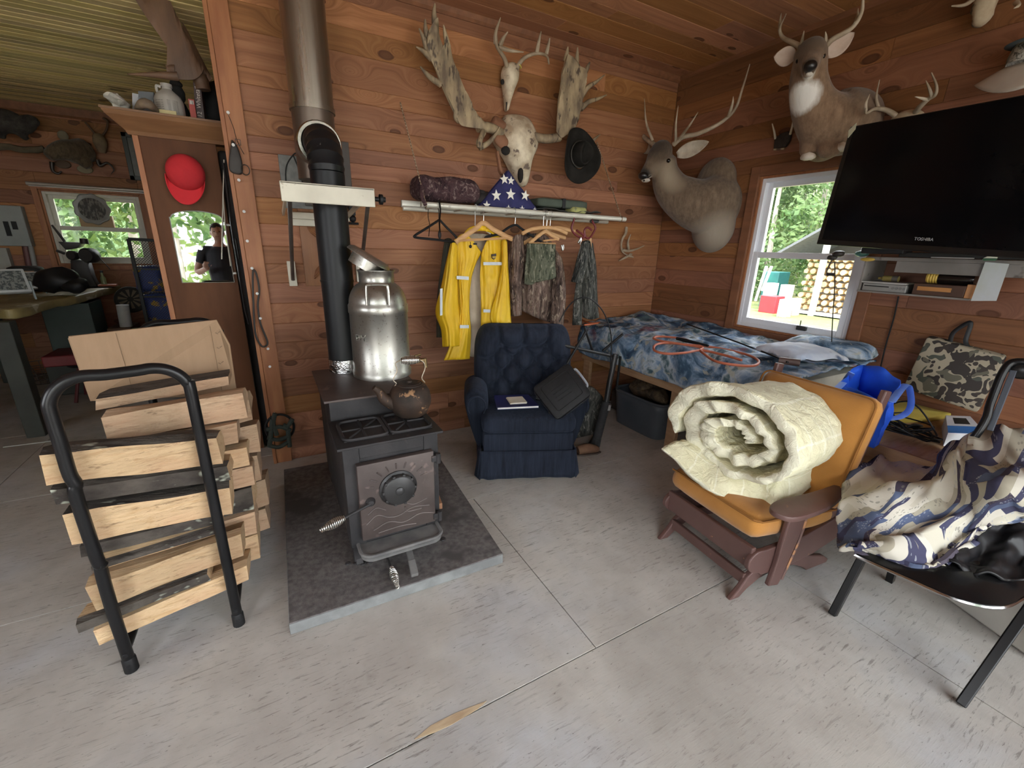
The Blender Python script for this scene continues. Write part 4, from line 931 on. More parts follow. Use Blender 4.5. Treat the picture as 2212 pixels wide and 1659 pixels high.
m = MB(); m.bb((-.30, -1.2, .55), (-.26, -.05, .608)); m.build('joist', M_RAIL, bunk, True, smooth=False)
# quilted mattress cover
t = NT('floral_quilt'); v = t.obj(); n1 = t.noise(v, 4.5, 5, .6, .6); n2 = t.noise(t.obj(loc=(3, 1, 2)), 8, 6, .7, 1.5); n3 = t.noise(t.obj(loc=(9, 4, 2)), 2.6, 3)
c = t.ramp(n1, [(.30, (.018, .028, .075)), (.42, (.05, .10, .16)), (.50, (.20, .29, .42)), (.56, (.44, .50, .56)), (.63, (.09, .15, .17)), (.72, (.025, .035, .08))])
c = t.mix(t.ramp(n2, [(.56, 0.), (.62, .75)]), c, (.42, .41, .33)); c = t.mix(t.ramp(n3, [(.62, 0.), (.68, .8)]), c, (.15, .03, .045))
t.P(c=c, r=.8, sp=.25, n=t.bump(t.noise(v, 18, 4), .5, .01)); M_QB = t.m
bed = thing('bunk_mattress', 'mattress on the bunk under a rumpled blue floral quilt', 'bed', (-.43, -1.0, BZ))
m = MB(); rbox(m, (BX+.04, -1.98, BZ+.001), (-.01, -.03, BZ+.19), .04, 4); m.build('mattress', pm('mattress_cream', (.5, .47, .4), sc=9, r=.9), bed, True)
def bedq(u, v):
    y = -.01-u*2.02; n = noise.noise_vector(V((v*5, u*12, 1)))
    if v < .32:      # front drape
        k = v/.32; z = .585+.05*u*0+(.30)*k-.05*(1-k)*noise.noise(V((u*5, 0, 3))); x = BX-.062-.03*sin(k*pi)-.03*noise.noise(V((u*9, k*2, 7)))
        if k > .82: q = (k-.82)/.18; x += .062*q*q
        z = min(z, .872)
    else:
        k = (v-.32)/.68; x = BX-.0+k*(-BX-.012); z = .872+.012*sin(k*pi)
    h = .018*noise.noise(V((x*6, y*6, 0)))+.012*noise.noise(V((x*15, y*15, 5)))+.010*(1-abs(noise.noise(V((x*7+y*4, y*5-x*3, 9))))*2)
    if v >= .3:
        z += h*1.2; z += .085*math.exp(-((x+.30)/.22)**2-((y+.20)/.16)**2)+.05*math.exp(-((x+.05)/.14)**2-((y+.75)/.5)**2)
    else: x += h*.7
    return (x, y, z)
m = MB(); m.grid(bedq, 130, 80); m.build('quilt', M_QB, bed, True, mods=[SOL(.012, -1)], angle=False)
pw = thing('pillow', 'pale blue floral pillow at the window end of the bunk', 'pillow', (-.2, -1.85, .88))
m = MB()
def pil(u, v):
    x, y = (u-.5)*.62, (v-.5)*.40; h = .06*(max(0, 1-(2*u-1)**4)*max(0, 1-(2*v-1)**4))**.5
    return x, y, h
def pillow(mb, c, rz, w, d, h, sag=.2):
    R_ = Matrix.Rotation(rz, 3, 'Z')
    for s in (1, -1):
        def f(u, v):
            x, y = (u-.5)*w, (v-.5)*d; z = s*h*(max(0, 1-(2*u-1)**4)*max(0, 1-(2*v-1)**4))**.5
            p = R_ @ V((x, y, z if s > 0 else z*sag))+noise.noise_vector(V((x*9, y*9, s)))*.012; return p+V(c)
        mb.grid(f, 30, 24)
    bmesh.ops.remove_doubles(mb.bm, verts=mb.bm.verts[:], dist=.004)
pillow(m, (-.17, -1.80, .925), .2, .34, .52, .075); m.build('case', M_QB, pw, True, angle=False)
pw = thing('folded_blanket', 'light blue blanket bunched on the bunk behind the rocker', 'blanket', (-.5, -1.85, .88))
m = MB(); pillow(m, (-.52, -1.80, .925), -.3, .40, .36, .06); m.noise(.012, 11, 3); m.build('folds', pm('light_blue_print', (.42, .48, .60), (.60, .63, .68), 6, .85, bump=.4, bsc=14, d=.01, spots=((.10, .14, .22), 4, .6)), pw, True, angle=False)
# things lying on the bunk
M_HOSE = pm('orange_hose', (.46, .13, .07), (.36, .09, .045), 12, .55)
bz = .895
def onb(pts, z=bz): return [ZZ(u, v, z) for u, v in pts]
m = MB(); m.tube(smooth_path(onb([(1602, 778), (1560, 766), (1515, 757), (1480, 762), (1440, 764), (1414, 757), (1416, 745), (1440, 741), (1490, 745), (1545, 751), (1610, 765), (1638, 779), (1628, 790), (1585, 788), (1545, 780), (1522, 765), (1512, 756)])+onb([(1516, 751), (1470, 743), (1430, 737), (1412, 731), (1424, 727), (1470, 731), (1505, 741)], bz+.006), 6), .0085, 8)
tag(m.build('hose_loop', M_HOSE), 'orange rubber hose looped in a figure eight on the quilt', 'hose')
m = MB(); a, b = onb([(1462, 731), (1530, 747)], bz+.012); m.tube([a, a.lerp(b, .3), b], [.012, .014, .008], 10); tag(m.build('black_tube', M_BLK), 'black tube end lying beside the orange hose', 'tube')
rod = thing('fishing_rod', 'long thin black rod lying across the quilt', 'rod', ZZ(1600, 740, bz))
m = MB(); m.tube(onb([(1484, 700), (1590, 738), (1680, 772), (1702, 783)], bz+.03), .006, 8); m.build('blank', M_BLK, rod, True)
m = MB(); a, b = onb([(1682, 778), (1728, 784)], bz+.03); m.tube([a, b], .022, 12); m.build('grip', pm('brown_leather', (.07, .04, .035), (.1, .06, .05), 12, .5), rod, True)
tl = thing('pruning_shears', 'orange and black handled shears on the corner of the quilt', 'shears', ZZ(1310, 698, bz))
m = MB(); m.tube(smooth_path(onb([(1258, 692), (1275, 698), (1292, 698)], .915), 4), .008, 8); m.tube(smooth_path(onb([(1262, 702), (1280, 700), (1295, 697)], .915), 4), .008, 8); m.build('handle', pm('tool_orange', (.5, .12, .04), sc=9, r=.5), tl, True)
m = MB(); m.tube(onb([(1292, 698), (1340, 697)], .915), [.010, .004], 8, flat=.4); m.build('blade', M_BLK, tl, True)
# under the bunk
tote = thing('storage_tote', 'grey plastic storage tote under the bunk', 'tote', (-.62, -.74, 0))
m = MB()
def tt(u, v):
    a = 2*pi*u; k = .40+.0*v; hw, hd = .17+.025*v, .265+.03*v
    cx, sy = cos(a), sin(a); f = (abs(cx)**6+abs(sy)**6)**(-1/6)
    return (-.62+cx*f*hw, -.70+sy*f*hd, .002+.32*v)
m.grid(tt, 64, 6, cu=True); m.bm.verts.ensure_lookup_table(); m._f([m.bm.verts[i*6] for i in range(64)])
m.build('bin', pm('tote_grey', (.055, .065, .078), (.07, .08, .095), 5, .5), tote, True, mods=[SOL(.004, -1)], angle=50)
m = MB(); m.tube([V(tt(i/64, 1)) for i in range(64)], .012, 6, closed=True); m.build('rim', pm('tote_grey2', (.07, .082, .098), sc=5, r=.45), tote, True)
m = MB(); m.ball((-.60, -.62, .36), (.14, .16, .09), 3); m.ball((-.66, -.78, .35), (.10, .14, .06), 3); m.noise(.05, 9, 2)
tag(m.build('fur_bundle', pm('brown_fur', (.16, .11, .06), (.05, .035, .025), 16, .95, bump=1, bsc=50, d=.02), mods=[SUB(1)]), 'lump of brown fur piled on the grey tote', 'fur bundle')
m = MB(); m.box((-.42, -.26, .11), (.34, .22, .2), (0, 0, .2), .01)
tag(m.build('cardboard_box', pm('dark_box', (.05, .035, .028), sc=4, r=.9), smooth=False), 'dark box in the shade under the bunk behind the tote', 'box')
# blue shopping bag
M_BLUE = pm('blue_nonwoven', (.012, .085, .62), (.02, .13, .75), 6, .6, bump=.3, bsc=9, d=.02)
M_BLUE2 = pm('blue_strap', (.10, .22, .72), (.16, .30, .8), 9, .6)
bag = thing('shopping_bag', 'bright blue cloth shopping bag standing open behind the rocker', 'bag', (-.52, -2.22, BZ))
rim_px = [(1812, 828, .93), (1840, 800, .97), (1868, 785, 1.0), (1910, 798, 1.0), (1945, 822, .97), (1938, 850, .93), (1922, 870, .90), (1868, 850, .91)]
rim = [ZZ(u, v, z-.02) for u, v, z in rim_px]
bc = sum(rim, V((0, 0, 0)))/8
m = MB()
def bagf(u, v):
    i = u*8; k = int(i) % 8; f = i-int(i); p = rim[k]*(1-f)+rim[(k+1) % 8]*f
    q = bc+(p-bc)*V((1, 1, 0)).x*.9; q = V((bc.x+(p.x-bc.x)*.92, bc.y+(p.y-bc.y)*.92, BZ+.004))
    r_ = q*(1-v)+p*v+noise.noise_vector(V((u*11, v*4, 2)))*.018*(1 if .05 < v else .2)
    return r_
m.grid(bagf, 48, 12, cu=True); m.bm.verts.ensure_lookup_table(); m._f([m.bm.verts[i*12] for i in range(48)])
m.build('bag_body', M_BLUE, bag, True, mods=[SOL(.003)], angle=60)
for P in ([(1822, 826, .925), (1800, 850, .89), (1792, 880, .82), (1800, 872, .80), (1822, 830, .86), (1840, 805, .96)], [(1925, 868, .895), (1958, 830, .93), (1968, 860, .86), (1964, 885, .80), (1945, 900, .76), (1918, 905, .76)]):
    m = MB(); m.tube(smooth_path([ZZ(u, v, z) for u, v, z in P], 6), .016, 8, flat=.15); m.build('strap', M_BLUE2, bag, True)
# cushion, cables, camo seat, boxed gadget
cu = ZZ(1968, 890, BZ+.02)
m = MB(); cpx = [(1872, 862), (1920, 855), (1985, 862), (2050, 885), (2078, 893), (2050, 904), (2010, 912), (1940, 916), (1890, 905), (1868, 885)]
P = [ZZ(u, v, BZ+.003) for u, v in cpx]; P = [V((min(p.x, -.03), p.y, p.z)) for p in P]; m.prism(P, (0, 0, .035), .008)
tag(m.build('yellow_cushion', pm('yellow_foam', (.42, .33, .05), (.52, .42, .09), 5, .9, bump=.3, bsc=60), angle=50), 'flat mustard yellow cushion on the plywood bunk end', 'cushion')
rr = random.Random(5); cpts = []
for k in range(46):
    a = k*1.15; R_ = rr.uniform(.05, .2); cpts.append(V((-.62+cos(a)*R_*.8+rr.uniform(-.05, .05), -2.42+sin(a)*R_+rr.uniform(-.05, .05), BZ+.012+abs(rr.gauss(0, .05)))))
m = MB(); m.tube(smooth_path(cpts, 6), .0042, 6); tag(m.build('cable_tangle', M_BLK), 'tangle of thin black cables heaped on the plywood', 'cable')
t = NT('duck_camo'); v = t.obj(); w = t.n('ShaderNodeTexNoise', {'Vector': v, 'Scale': 14., 'Detail': 1}).outputs[1]
vv_ = t.mix(.12, v, w); vo = t.n('ShaderNodeTexVoronoi', {'Vector': vv_, 'Scale': 24.}, feature='SMOOTH_F1'); t.set(vo, 'Smoothness', .25)
idc = t.n('ShaderNodeTexVoronoi', {'Vector': vv_, 'Scale': 24.}); cr = t.n('ShaderNodeSeparateColor', {0: idc.outputs['Color']}).outputs[0]
c = t.ramp(cr, [(0, (.022, .016, .014)), (.45, (.05, .055, .042)), (.62, (.09, .085, .06)), (.75, (.03, .022, .018))], 'CONSTANT'); c = t.mix(t.math('GREATER_THAN', vo.outputs['Distance'], .56), c, (.30, .26, .19)); t.P(c=c, r=.7); M_DUCK = t.m
q = [V((-.085, -2.225, .735)), V((-.095, -2.565, .735)), V((-.035, -2.605, 1.045)), V((-.025, -2.235, 1.085))]
q = [XX(1950, 838, -.10), XX(2110, 892, -.10), XX(2170, 772, -.055), XX(2002, 728, -.055)]
q[0].z = max(q[0].z, BZ+.04); q[1].z = max(q[1].z, BZ+.04)
sq = thing('camo_seat_pad', 'square camouflage seat pad leaning against the wall', 'seat pad', (q[0]+q[1])/2)
m = MB(); m.prism(rounded(q, .012, 2), (.045, 0, .01), .006); m.build('pad', M_DUCK, sq, True, angle=40)
tp = [q[3].lerp(q[2], .30)+V((.02, 0, 0)), XX(2060, 718, -.03), XX(2092, 697, -.02), XX(2096, 705, -.02), XX(2086, 735, -.03), q[3].lerp(q[2], .54)+V((.02, 0, 0))]
m = MB(); m.tube(smooth_path(tp, 5), .011, 6, flat=.3); m.build('strap', M_BLK, sq, True)
gb = thing('product_box', 'white and blue boxed gadget on the bunk end', 'box', (-.11, -2.56, BZ))
q = [ZZ(u, v, BZ+.075) for u, v in ((2043, 897), (2096, 899), (2132, 938), (2048, 935))]; 
m = MB(); m.prism([V((p.x, p.y, BZ+.001)) for p in q], (0, 0, .074), .001); m.build('carton', pm('carton_white', (.72, .75, .8), sc=5, r=.4), gb, True, smooth=False)
cen = (q[0]+q[2])/2
m = MB(); m.prism([q[0].lerp(q[3], .62)+V((0, 0, .0005)), q[1].lerp(q[2], .62)+V((0, 0, .0005)), q[2]+V((0, 0, .0005)), q[3]+V((0, 0, .0005))], (0, 0, .0006)); m.build('blue_band', pm('carton_blue', (.03, .22, .65), sc=5, r=.4), gb, True, smooth=False)
m = MB(); m.prism([q[0].lerp(q[1], .25).lerp(q[3].lerp(q[2], .25), .15)+V((0, 0, .0005)), q[0].lerp(q[1], .75).lerp(q[3].lerp(q[2], .75), .15)+V((0, 0, .0005)), q[0].lerp(q[1], .75).lerp(q[3].lerp(q[2], .75), .5)+V((0, 0, .0005)), q[0].lerp(q[1], .25).lerp(q[3].lerp(q[2], .25), .5)+V((0, 0, .0005))], (0, 0, .0006)); m.build('picture', M_BLK, gb, True, smooth=False)
# ================================================================ black folding chair with patchwork quilt
M_CHB = pm('black_steel_chair', (.005, .005, .006), (.009, .009, .009), 6, .3, sp=.3)
M_VIN = pm('black_vinyl', (.004, .004, .005), (.008, .008, .008), 8, .25, sp=.35, bump=.1, bsc=30)
fc = thing('folding_chair', 'black folding chair with a padded vinyl seat under the patchwork quilt', 'chair', (-1.25, -2.88, 0))
sz = .44
sp_ = [ZZ(1850, 1197, sz), ZZ(1960, 1245, sz), ZZ(2070, 1292, sz), ZZ(2160, 1308, sz), ZZ(2215, 1285, sz), V((-1.02, -3.14, sz)), V((-.95, -3.0, sz)), V((-.95, -2.75, sz)), V((-1.05, -2.66, sz)), V((-1.3, -2.66, sz))]
so_ = smooth_path(sp_+[sp_[0]], 5)[:-1]
m = MB(); cen = sum(so_, V((0, 0, 0)))/len(so_)
def seatf(u, v):
    i = u*len(so_); k = int(i) % len(so_); p = so_[k].lerp(so_[(k+1) % len(so_)], i-int(i)); return cen.lerp(p, v)+V((0, 0, .045*(1-v**3.5)))
m.grid(seatf, 60, 8, cu=True); m.prism([p-V((0, 0, .014)) for p in so_], (0, 0, .013)); m.build('seat', M_VIN, fc, True, angle=50)
m = MB(); m.tube([p-V((0, 0, .008)) for p in so_], .007, 6, closed=True); m.build('seat_rim', pm('chrome_rim', (.5, .5, .5), sc=9, r=.15, m=1), fc, True)
for a, b in (((-1.469, -2.661, .001), (-1.30, -2.672, .43)), ((-1.499, -3.098, .001), (-1.27, -3.13, .43)), ((-.973, -2.684, .001), (-1.10, -2.70, .43)), ((-.96, -3.16, .001), (-1.08, -3.15, .43))):
    m = MB(); m.bar(a, b, .030, .034, .004, (1, 0, .3)); m.build('leg', M_CHB, fc, True, smooth=False)
bt_ = [XX(2112, 935, -.97), XX(2140, 870, -.93), XX(2166, 805, -.90), XX(2190, 782, -.88), XX(2240, 786, -.87)]
m = MB(); m.tube(smooth_path([V((-1.05, -2.70, .44))]+bt_, 5), .0145, 10); m.build('back_frame', M_CHB, fc, True)
m = MB(); m.bar(XX(2138, 930, -.94), XX(2190, 800, -.88), .02, .008, .002); m.build('back_stay', pm('blue_grey_steel', (.06, .07, .09), sc=5, r=.4), fc, True, smooth=False)
m = MB(); pd = [XX(2172, 795, -.885), XX(2195, 783, -.88), XX(2260, 783, -.87), XX(2260, 826, -.88), XX(2185, 818, -.885)]; m.prism(pd, (.035, 0, 0), .012); m.build('back_pad', M_VIN, fc, True, angle=50)
t = NT('patchwork_quilt'); uv = t.obj(src='UV'); sx = t.n('ShaderNodeSeparateXYZ', {0: uv}); U_, V_ = sx.outputs[0], sx.outputs[1]
wv = t.math('MULTIPLY', t.math('SINE', t.math('MULTIPLY', V_, 9)), .25); bd = t.math('FLOOR', t.math('ADD', t.math('MULTIPLY', t.math('ADD', U_, t.math('MULTIPLY', V_, .9)), 21), wv))
pc_ = t.math('FLOOR', t.math('ADD', t.math('MULTIPLY', t.math('SUBTRACT', V_, t.math('MULTIPLY', U_, .5)), 5.2), t.math('MULTIPLY', bd, .43)))
wn = t.n('ShaderNodeTexWhiteNoise', {0: t.n('ShaderNodeCombineXYZ', {0: bd, 1: pc_}).outputs[0]}, noise_dimensions='2D').outputs[0]
c = t.ramp(wn, [(0, (.055, .055, .10)), (.20, (.50, .47, .39)), (.42, (.09, .115, .19)), (.60, (.56, .53, .46)), (.80, (.06, .05, .075)), (.90, (.36, .33, .26))], 'CONSTANT')
vo = t.n('ShaderNodeTexVoronoi', {'Vector': uv, 'Scale': 60.}).outputs['Distance']; fl_ = t.math('MULTIPLY', t.math('LESS_THAN', vo, .3), t.math('GREATER_THAN', t.math('FRACT', t.math('MULTIPLY', wn, 5.3)), .45))
c = t.mix(t.math('MULTIPLY', fl_, .6), c, t.mix(t.math('GREATER_THAN', wn, .6), (.34, .36, .40), (.16, .15, .13)))
t.P(c=c, r=.9, sp=.15, n=t.bump(t.noise(t.obj(), 60, 3), .3, .004)); M_PATCH = t.m
def net_surface(rows, folds, nu=90, nv=70):
    G = [[ZZ(u, v, z) for u, v, z in r] for r in rows]
    cols = [smooth_path(r, 14) for r in G]
    n = len(cols[0]); tr = [smooth_path([c[i] for c in cols], 14) for i in range(n)]
    def f(a, b):
        i = min(int(a*(n-1)), n-1); k = min(int(b*(len(tr[0])-1)), len(tr[0])-1); return tr[i][k].copy()+folds(a, b)
    return f, n, len(tr[0])
qt = thing('patchwork_quilt', 'navy and cream patchwork quilt bunched up on the black folding chair', 'quilt', (-1.3, -2.85, .5))
rows = [[(1845, 1015, .53), (1930, 990, .56), (2010, 985, .60), (2075, 940, .72), (2150, 930, .78), (2240, 950, .80)],
        [(1822, 1052, .545), (1920, 1040, .62), (2010, 1030, .66), (2065, 985, .78), (2150, 985, .85), (2245, 1000, .86)],
        [(1810, 1090, .51), (1900, 1085, .60), (2000, 1080, .63), (2075, 1055, .70), (2150, 1060, .77), (2245, 1065, .80)],
        [(1806, 1130, .46), (1890, 1140, .53), (1985, 1145, .56), (2075, 1130, .59), (2150, 1115, .66), (2245, 1105, .70)],
        [(1818, 1178, .44), (1900, 1188, .485), (2000, 1200, .505), (2075, 1160, .54), (2150, 1128, .61), (2250, 1125, .64)],
        [(1842, 1196, .43), (1920, 1214, .44), (2010, 1228, .465), (2080, 1180, .52), (2160, 1135, .585), (2255, 1130, .62)]]
def qf(a, b):
    r_ = sin(a*9+b*15+2*noise.noise(V((a*3, b*3, 0))))
    return V((0, 0, .028*r_*(1 if b < .95 else .3)+.013*noise.noise(V((a*12, b*11, 4)))+.010*(1-2*abs(noise.noise(V((a*8-b*7, b*5+a*3, 9)))))))+noise.noise_vector(V((a*9, b*9, 1)))*.012
f, n1_, n2_ = net_surface(rows, qf)
m = MB(); m.grid(f, n1_, n2_); o = m.build('folds', M_PATCH, qt, True, mods=[SOL(.02, -1)], angle=False)
set_uv(o, lambda i: ((i//n2_)/n1_*1.1+.12*noise.noise(V(((i//n2_)/n1_*4, (i % n2_)/n2_*4, 0))), (i % n2_)/n2_*.8+.12*noise.noise(V(((i//n2_)/n1_*4, (i % n2_)/n2_*4, 7)))))
m = MB(); m.tube([V(f(i/(n1_-1), 1)) for i in range(int(n1_*.55))], .012, 6); m.build('binding', pm('navy_binding', (.05, .04, .06), (.07, .06, .085), 12, .9), qt, True)
rows = [[(2085, 1110, .58), (2140, 1105, .60), (2245, 1100, .62)], [(2060, 1150, .52), (2140, 1150, .55), (2245, 1150, .57)], [(2040, 1195, .50), (2130, 1205, .50), (2245, 1200, .52)], [(2060, 1222, .487), (2150, 1245, .487), (2250, 1255, .487)]]
f2, a1_, a2_ = net_surface(rows, lambda a, b: V((0, 0, .014*sin(a*14+b*8)))+noise.noise_vector(V((a*8, b*8, 3)))*.012)
m = MB(); m.grid(f2, a1_, a2_); tag(m.build('black_jacket', pm('black_satin', (.006, .006, .007), (.011, .011, .013), 8, .4, sp=.3), mods=[SOL(.008, -1)], angle=False), 'black satin jacket lying under the patchwork quilt on the chair', 'jacket')
q = [V((-.846, -2.80, 0)), V((-1.0, -3.18, 0)), V((-.62, -3.3, 0)), V((-.5, -2.95, 0))]
m = MB(); m.prism([p+V((0, 0, .002)) for p in q], (0, 0, .24), .01); tag(m.build('white_box', pm('offwhite_box', (.52, .50, .45), (.44, .42, .38), 4, .7), smooth=False), 'off-white box on the floor behind the folding chair legs', 'box')
# ================================================================ back wall: antlers, skulls, hat, hanging rail and clothes
M_ANT = pm('moose_antler', (.40, .31, .19), (.13, .095, .065), 9, .7, st=(1.6, 1.6, .5), det=6, bump=.5, bsc=30, d=.008, spots=((.08, .058, .042), 13, .57))
M_ANTP = pm('deer_antler', (.46, .38, .28), (.24, .18, .12), 9, .6, bump=.4, bsc=60)
M_TIP = pm('ivory_tip', (.66, .58, .45), (.5, .42, .3), 9, .5)
M_BONE = pm('bone', (.62, .54, .40), (.38, .29, .19), 7, .75, det=6, bump=.4, bsc=40, spots=((.10, .075, .055), 8, .62))
M_BONEW = pm('bleached_bone', (.70, .62, .47), (.36, .27, .18), 10, .7, det=6, bump=.4, bsc=50, spots=((.14, .10, .08), 13, .6))
M_DARK = pm('dark_hollow', (.012, .009, .008), sc=5, r=.9)  # near-black balls paint the shade inside skull openings; also used for eyes
M_CAPE = pm('brown_moose_hide', (.26, .12, .065), (.17, .075, .04), 9, .8, bump=.3)
def cx5(x, y): return 880+x/3.95, y/3.95
def tines(mb, f, lst, r0, y, seg=8, r1=.004):
    for pts in lst:
        P = [f(*q) for q in pts]; n = len(P); Y = y if not isinstance(y, (list, tuple)) else None
        W_ = smooth_path([YY(*p, y+(.03*i/(n-1) if n > 1 else 0)*-1) for i, p in enumerate(P)], 5) if n > 2 else [YY(*P[0], y), YY(*((P[0][0]+P[1][0])/2, (P[0][1]+P[1][1])/2), y-.008), YY(*P[1], y-.02)]
        k = len(W_); mb.tube(W_, [r0*(1-(i/(k-1))**1.5)+r1 for i in range(k)], seg)
mo = thing('moose_skull_mount', 'large moose skull with wide palmate antlers on the board wall', 'skull mount', YY(1110, 330, -.02))
def palm(out, yy, curve, name='antler', tl=(), beams=()):
    m = MB(); P = [cx5(*q) for q in out]; W_ = [YY(*p, yy) for p in P]; c = sum(W_, V((0, 0, 0)))/len(W_)
    b = bmesh.new(); vs = [b.verts.new(p) for p in smooth_path(W_+[W_[0]], 3)[:-1]]; f = b.faces.new(vs)
    bmesh.ops.triangulate(b, faces=[f]); 
    for _ in range(2): bmesh.ops.subdivide_edges(b, edges=[e for e in b.edges if e.calc_length() > .045], cuts=1, use_grid_fill=False); bmesh.ops.triangulate(b, faces=b.faces[:])
    bmesh.ops.beautify_fill(b, faces=b.faces[:], edges=b.edges[:])
    edge = {v for e in b.edges if e.is_boundary for v in e.verts}
    top = {}; bot = {}
    for v in b.verts:
        d = v.co-c; th = .003 if v in edge else .013; yo = curve*(d.length**2)*3+.006*noise.noise(v.co*22)
        top[v] = m.bm.verts.new(v.co+V((0, -th+yo, 0))); bot[v] = m.bm.verts.new(v.co+V((0, th+yo, 0)))
    for fc_ in b.faces: m._f([top[v] for v in fc_.verts]); m._f([bot[v] for v in fc_.verts][::-1])
    for e in b.edges:
        if e.is_boundary: a, d = e.verts; m._f([top[a], top[d], bot[d], bot[a]])
    b.free()
    tines(m, cx5, tl, .0165, yy+.01, 8)
    for pts, r in beams: m.tube(smooth_path([YY(*cx5(*q[:2]), q[2]) for q in pts], 5), r, 10)
    m.build(name, M_ANT, mo, True, angle=60)
palm([(640, 1110), (500, 1090), (440, 1065), (420, 990), (400, 880), (340, 780), (275, 690), (225, 570), (168, 450), (160, 330), (190, 240), (245, 170), (262, 300), (308, 410), (345, 340), (385, 500), (430, 620), (480, 740), (530, 850), (565, 960), (645, 1050)], -.20, -.10,
     tl=[((235, 215), (228, 110), (235, 28)), ((175, 330), (156, 250), (152, 162)), ((172, 425), (140, 330), (100, 242)), ((205, 500), (140, 440), (74, 398)), ((285, 720), (200, 665), (150, 615), (110, 568)), ((345, 400), (325, 300), (308, 212)), ((440, 1030), (410, 1000), (403, 945)), ((650, 1130), (620, 1190), (600, 1235), (592, 1190)), ((610, 1262), (690, 1220), (750, 1150), (788, 1083))],
     beams=[([(600, 1085, -.2), (700, 1090, -.19), (800, 1140, -.16)], .034), ([(645, 1110, -.22), (625, 1190, -.27), (612, 1262, -.27)], .016)])
palm([(1255, 1125), (1272, 960), (1290, 850), (1302, 730), (1312, 640), (1338, 530), (1358, 470), (1380, 565), (1432, 520), (1466, 570), (1510, 590), (1522, 640), (1515, 740), (1485, 850), (1500, 900), (1450, 1000), (1425, 1090), (1345, 1150), (1290, 1185)], -.20, -.10,
     tl=[((1352, 520), (1362, 450), (1370, 398)), ((1440, 560), (1448, 480), (1452, 402)), ((1505, 640), (1535, 580), (1558, 528)), ((1480, 830), (1540, 745), (1610, 700), (1682, 640)), ((1480, 930), (1545, 870), (1620, 845), (1700, 810)), ((1400, 1180), (1550, 1210), (1645, 1148))],
     beams=[([(1300, 1170, -.2), (1180, 1185, -.19), (1050, 1160, -.16)], .032)])
m = MB(); secs = [(985, 930, 95, .06), (1040, 925, 120, .10), (1110, 915, 160, .14), (1190, 905, 185, .17), (1260, 905, 175, .18), (1330, 915, 125, .17), (1400, 925, 95, .15), (1480, 945, 75, .12), (1560, 955, 55, .09), (1600, 958, 36, .05)]
def skull(mb, secs, f, y0, seg=24):
    rings = []
    for i, (yy, cx, hw, dp) in enumerate(secs):
        c = YY(*f(cx, yy), y0); w = (YY(*f(cx+hw, yy), y0)-c).length
        ring = []
        for k in range(seg):
            a = 2*pi*k/seg; x = cos(a); s = sin(a); ring.append(mb.bm.verts.new(c+V((x*w*(1-.18*max(0, -s)), -dp*max(0, s)**.75 if s > 0 else .03*(-s), 0))+noise.noise_vector(V((k*.7, i*1.3, 2)))*.006))
        rings.append(ring)
    for A, B in zip(rings, rings[1:]):
        for k in range(seg): mb._f([A[k], A[(k+1) % seg], B[(k+1) % seg], B[k]])
    mb._f(rings[0]); mb._f(rings[-1][::-1])
skull(m, secs, cx5, -.06); m.build('skull', M_BONEW, mo, True, mods=[SUB(1)], angle=False)
for u, v, rx_, rz_ in ((838, 1285, .036, .032), (1040, 1290, .02, .03), (965, 1490, .022, .06)):
    m = MB(); m.ball(YY(*cx5(u, v), -.185 if v < 1400 else -.165), (rx_, .025, rz_), 2); m.build('eye_socket' if v < 1400 else 'nasal_opening', M_DARK, mo, True)
m = MB(); m.ball(YY(*cx5(800, 1200), -.17), (.055, .03, .055), 3); m.ball(YY(*cx5(770, 1080), -.14), (.06, .04, .06), 3); m.noise(.02, 14, 3); m.build('dried_hide', M_CAPE, mo, True)
m = MB(); m.tube(smooth_path([YY(*cx5(x, y), -.16) for x, y in ((765, 1290), (780, 1380), (800, 1470), (840, 1490))], 5), [.02]*8+[.026]*8, 8, flat=.6); m.build('jaw_hide', M_CAPE, mo, True)
# small deer skull
def cx7(x, y): return 1000+x/6.91, 20+y/6.91
ds = thing('deer_skull_mount', 'small white deer skull with antlers above the moose skull', 'skull mount', YY(1095, 170, -.02))
m = MB(); skull(m, [(810, 715, 45, .05), (860, 700, 95, .075), (930, 690, 118, .09), (1010, 682, 118, .10), (1090, 678, 108, .10), (1170, 665, 85, .09), (1260, 655, 62, .08), (1350, 652, 45, .06), (1450, 648, 32, .045), (1530, 645, 14, .03)], cx7, -.04); m.build('skull', M_BONEW, ds, True, mods=[SUB(1)], angle=False)
for u, v in ((590, 1085), (762, 1085)):
    m = MB(); m.ball(YY(*cx7(u, v), -.095), (.014, .016, .018), 2); m.build('eye_socket', M_DARK, ds, True)
m = MB(); m.tube([YY(*cx7(652, 1390), -.104), YY(*cx7(645, 1510), -.075)], [.006, .003], 6); m.build('nasal_opening', M_DARK, ds, True)
for side in (0, 1):
    m = MB()
    if side == 0:
        m.tube(smooth_path([YY(*cx7(x, y), yy) for x, y, yy in ((655, 850, -.10), (620, 740, -.13), (560, 640, -.16), (510, 560, -.18), (490, 480, -.18))], 5), [.016-.0003*i for i in range(21)], 10)
        tines(m, cx7, [((490, 520), (490, 350), (562, 125)), ((555, 540), (600, 440), (668, 338)), ((530, 560), (700, 615), (905, 640))], .012, -.17)
    else:
        m.tube(smooth_path([YY(*cx7(x, y), yy) for x, y, yy in ((800, 920, -.10), (830, 830, -.12), (920, 725, -.15), (1060, 665, -.18), (1180, 665, -.2), (1260, 710, -.24), (1283, 815, -.27))], 5), [.017-.00038*i for i in range(31)], 10)
        tines(m, cx7, [((1100, 650), (1135, 480), (1166, 328)), ((1245, 670), (1275, 540), (1296, 428))], .0105, -.19)
    m.build('antler', M_ANTP, ds, True)
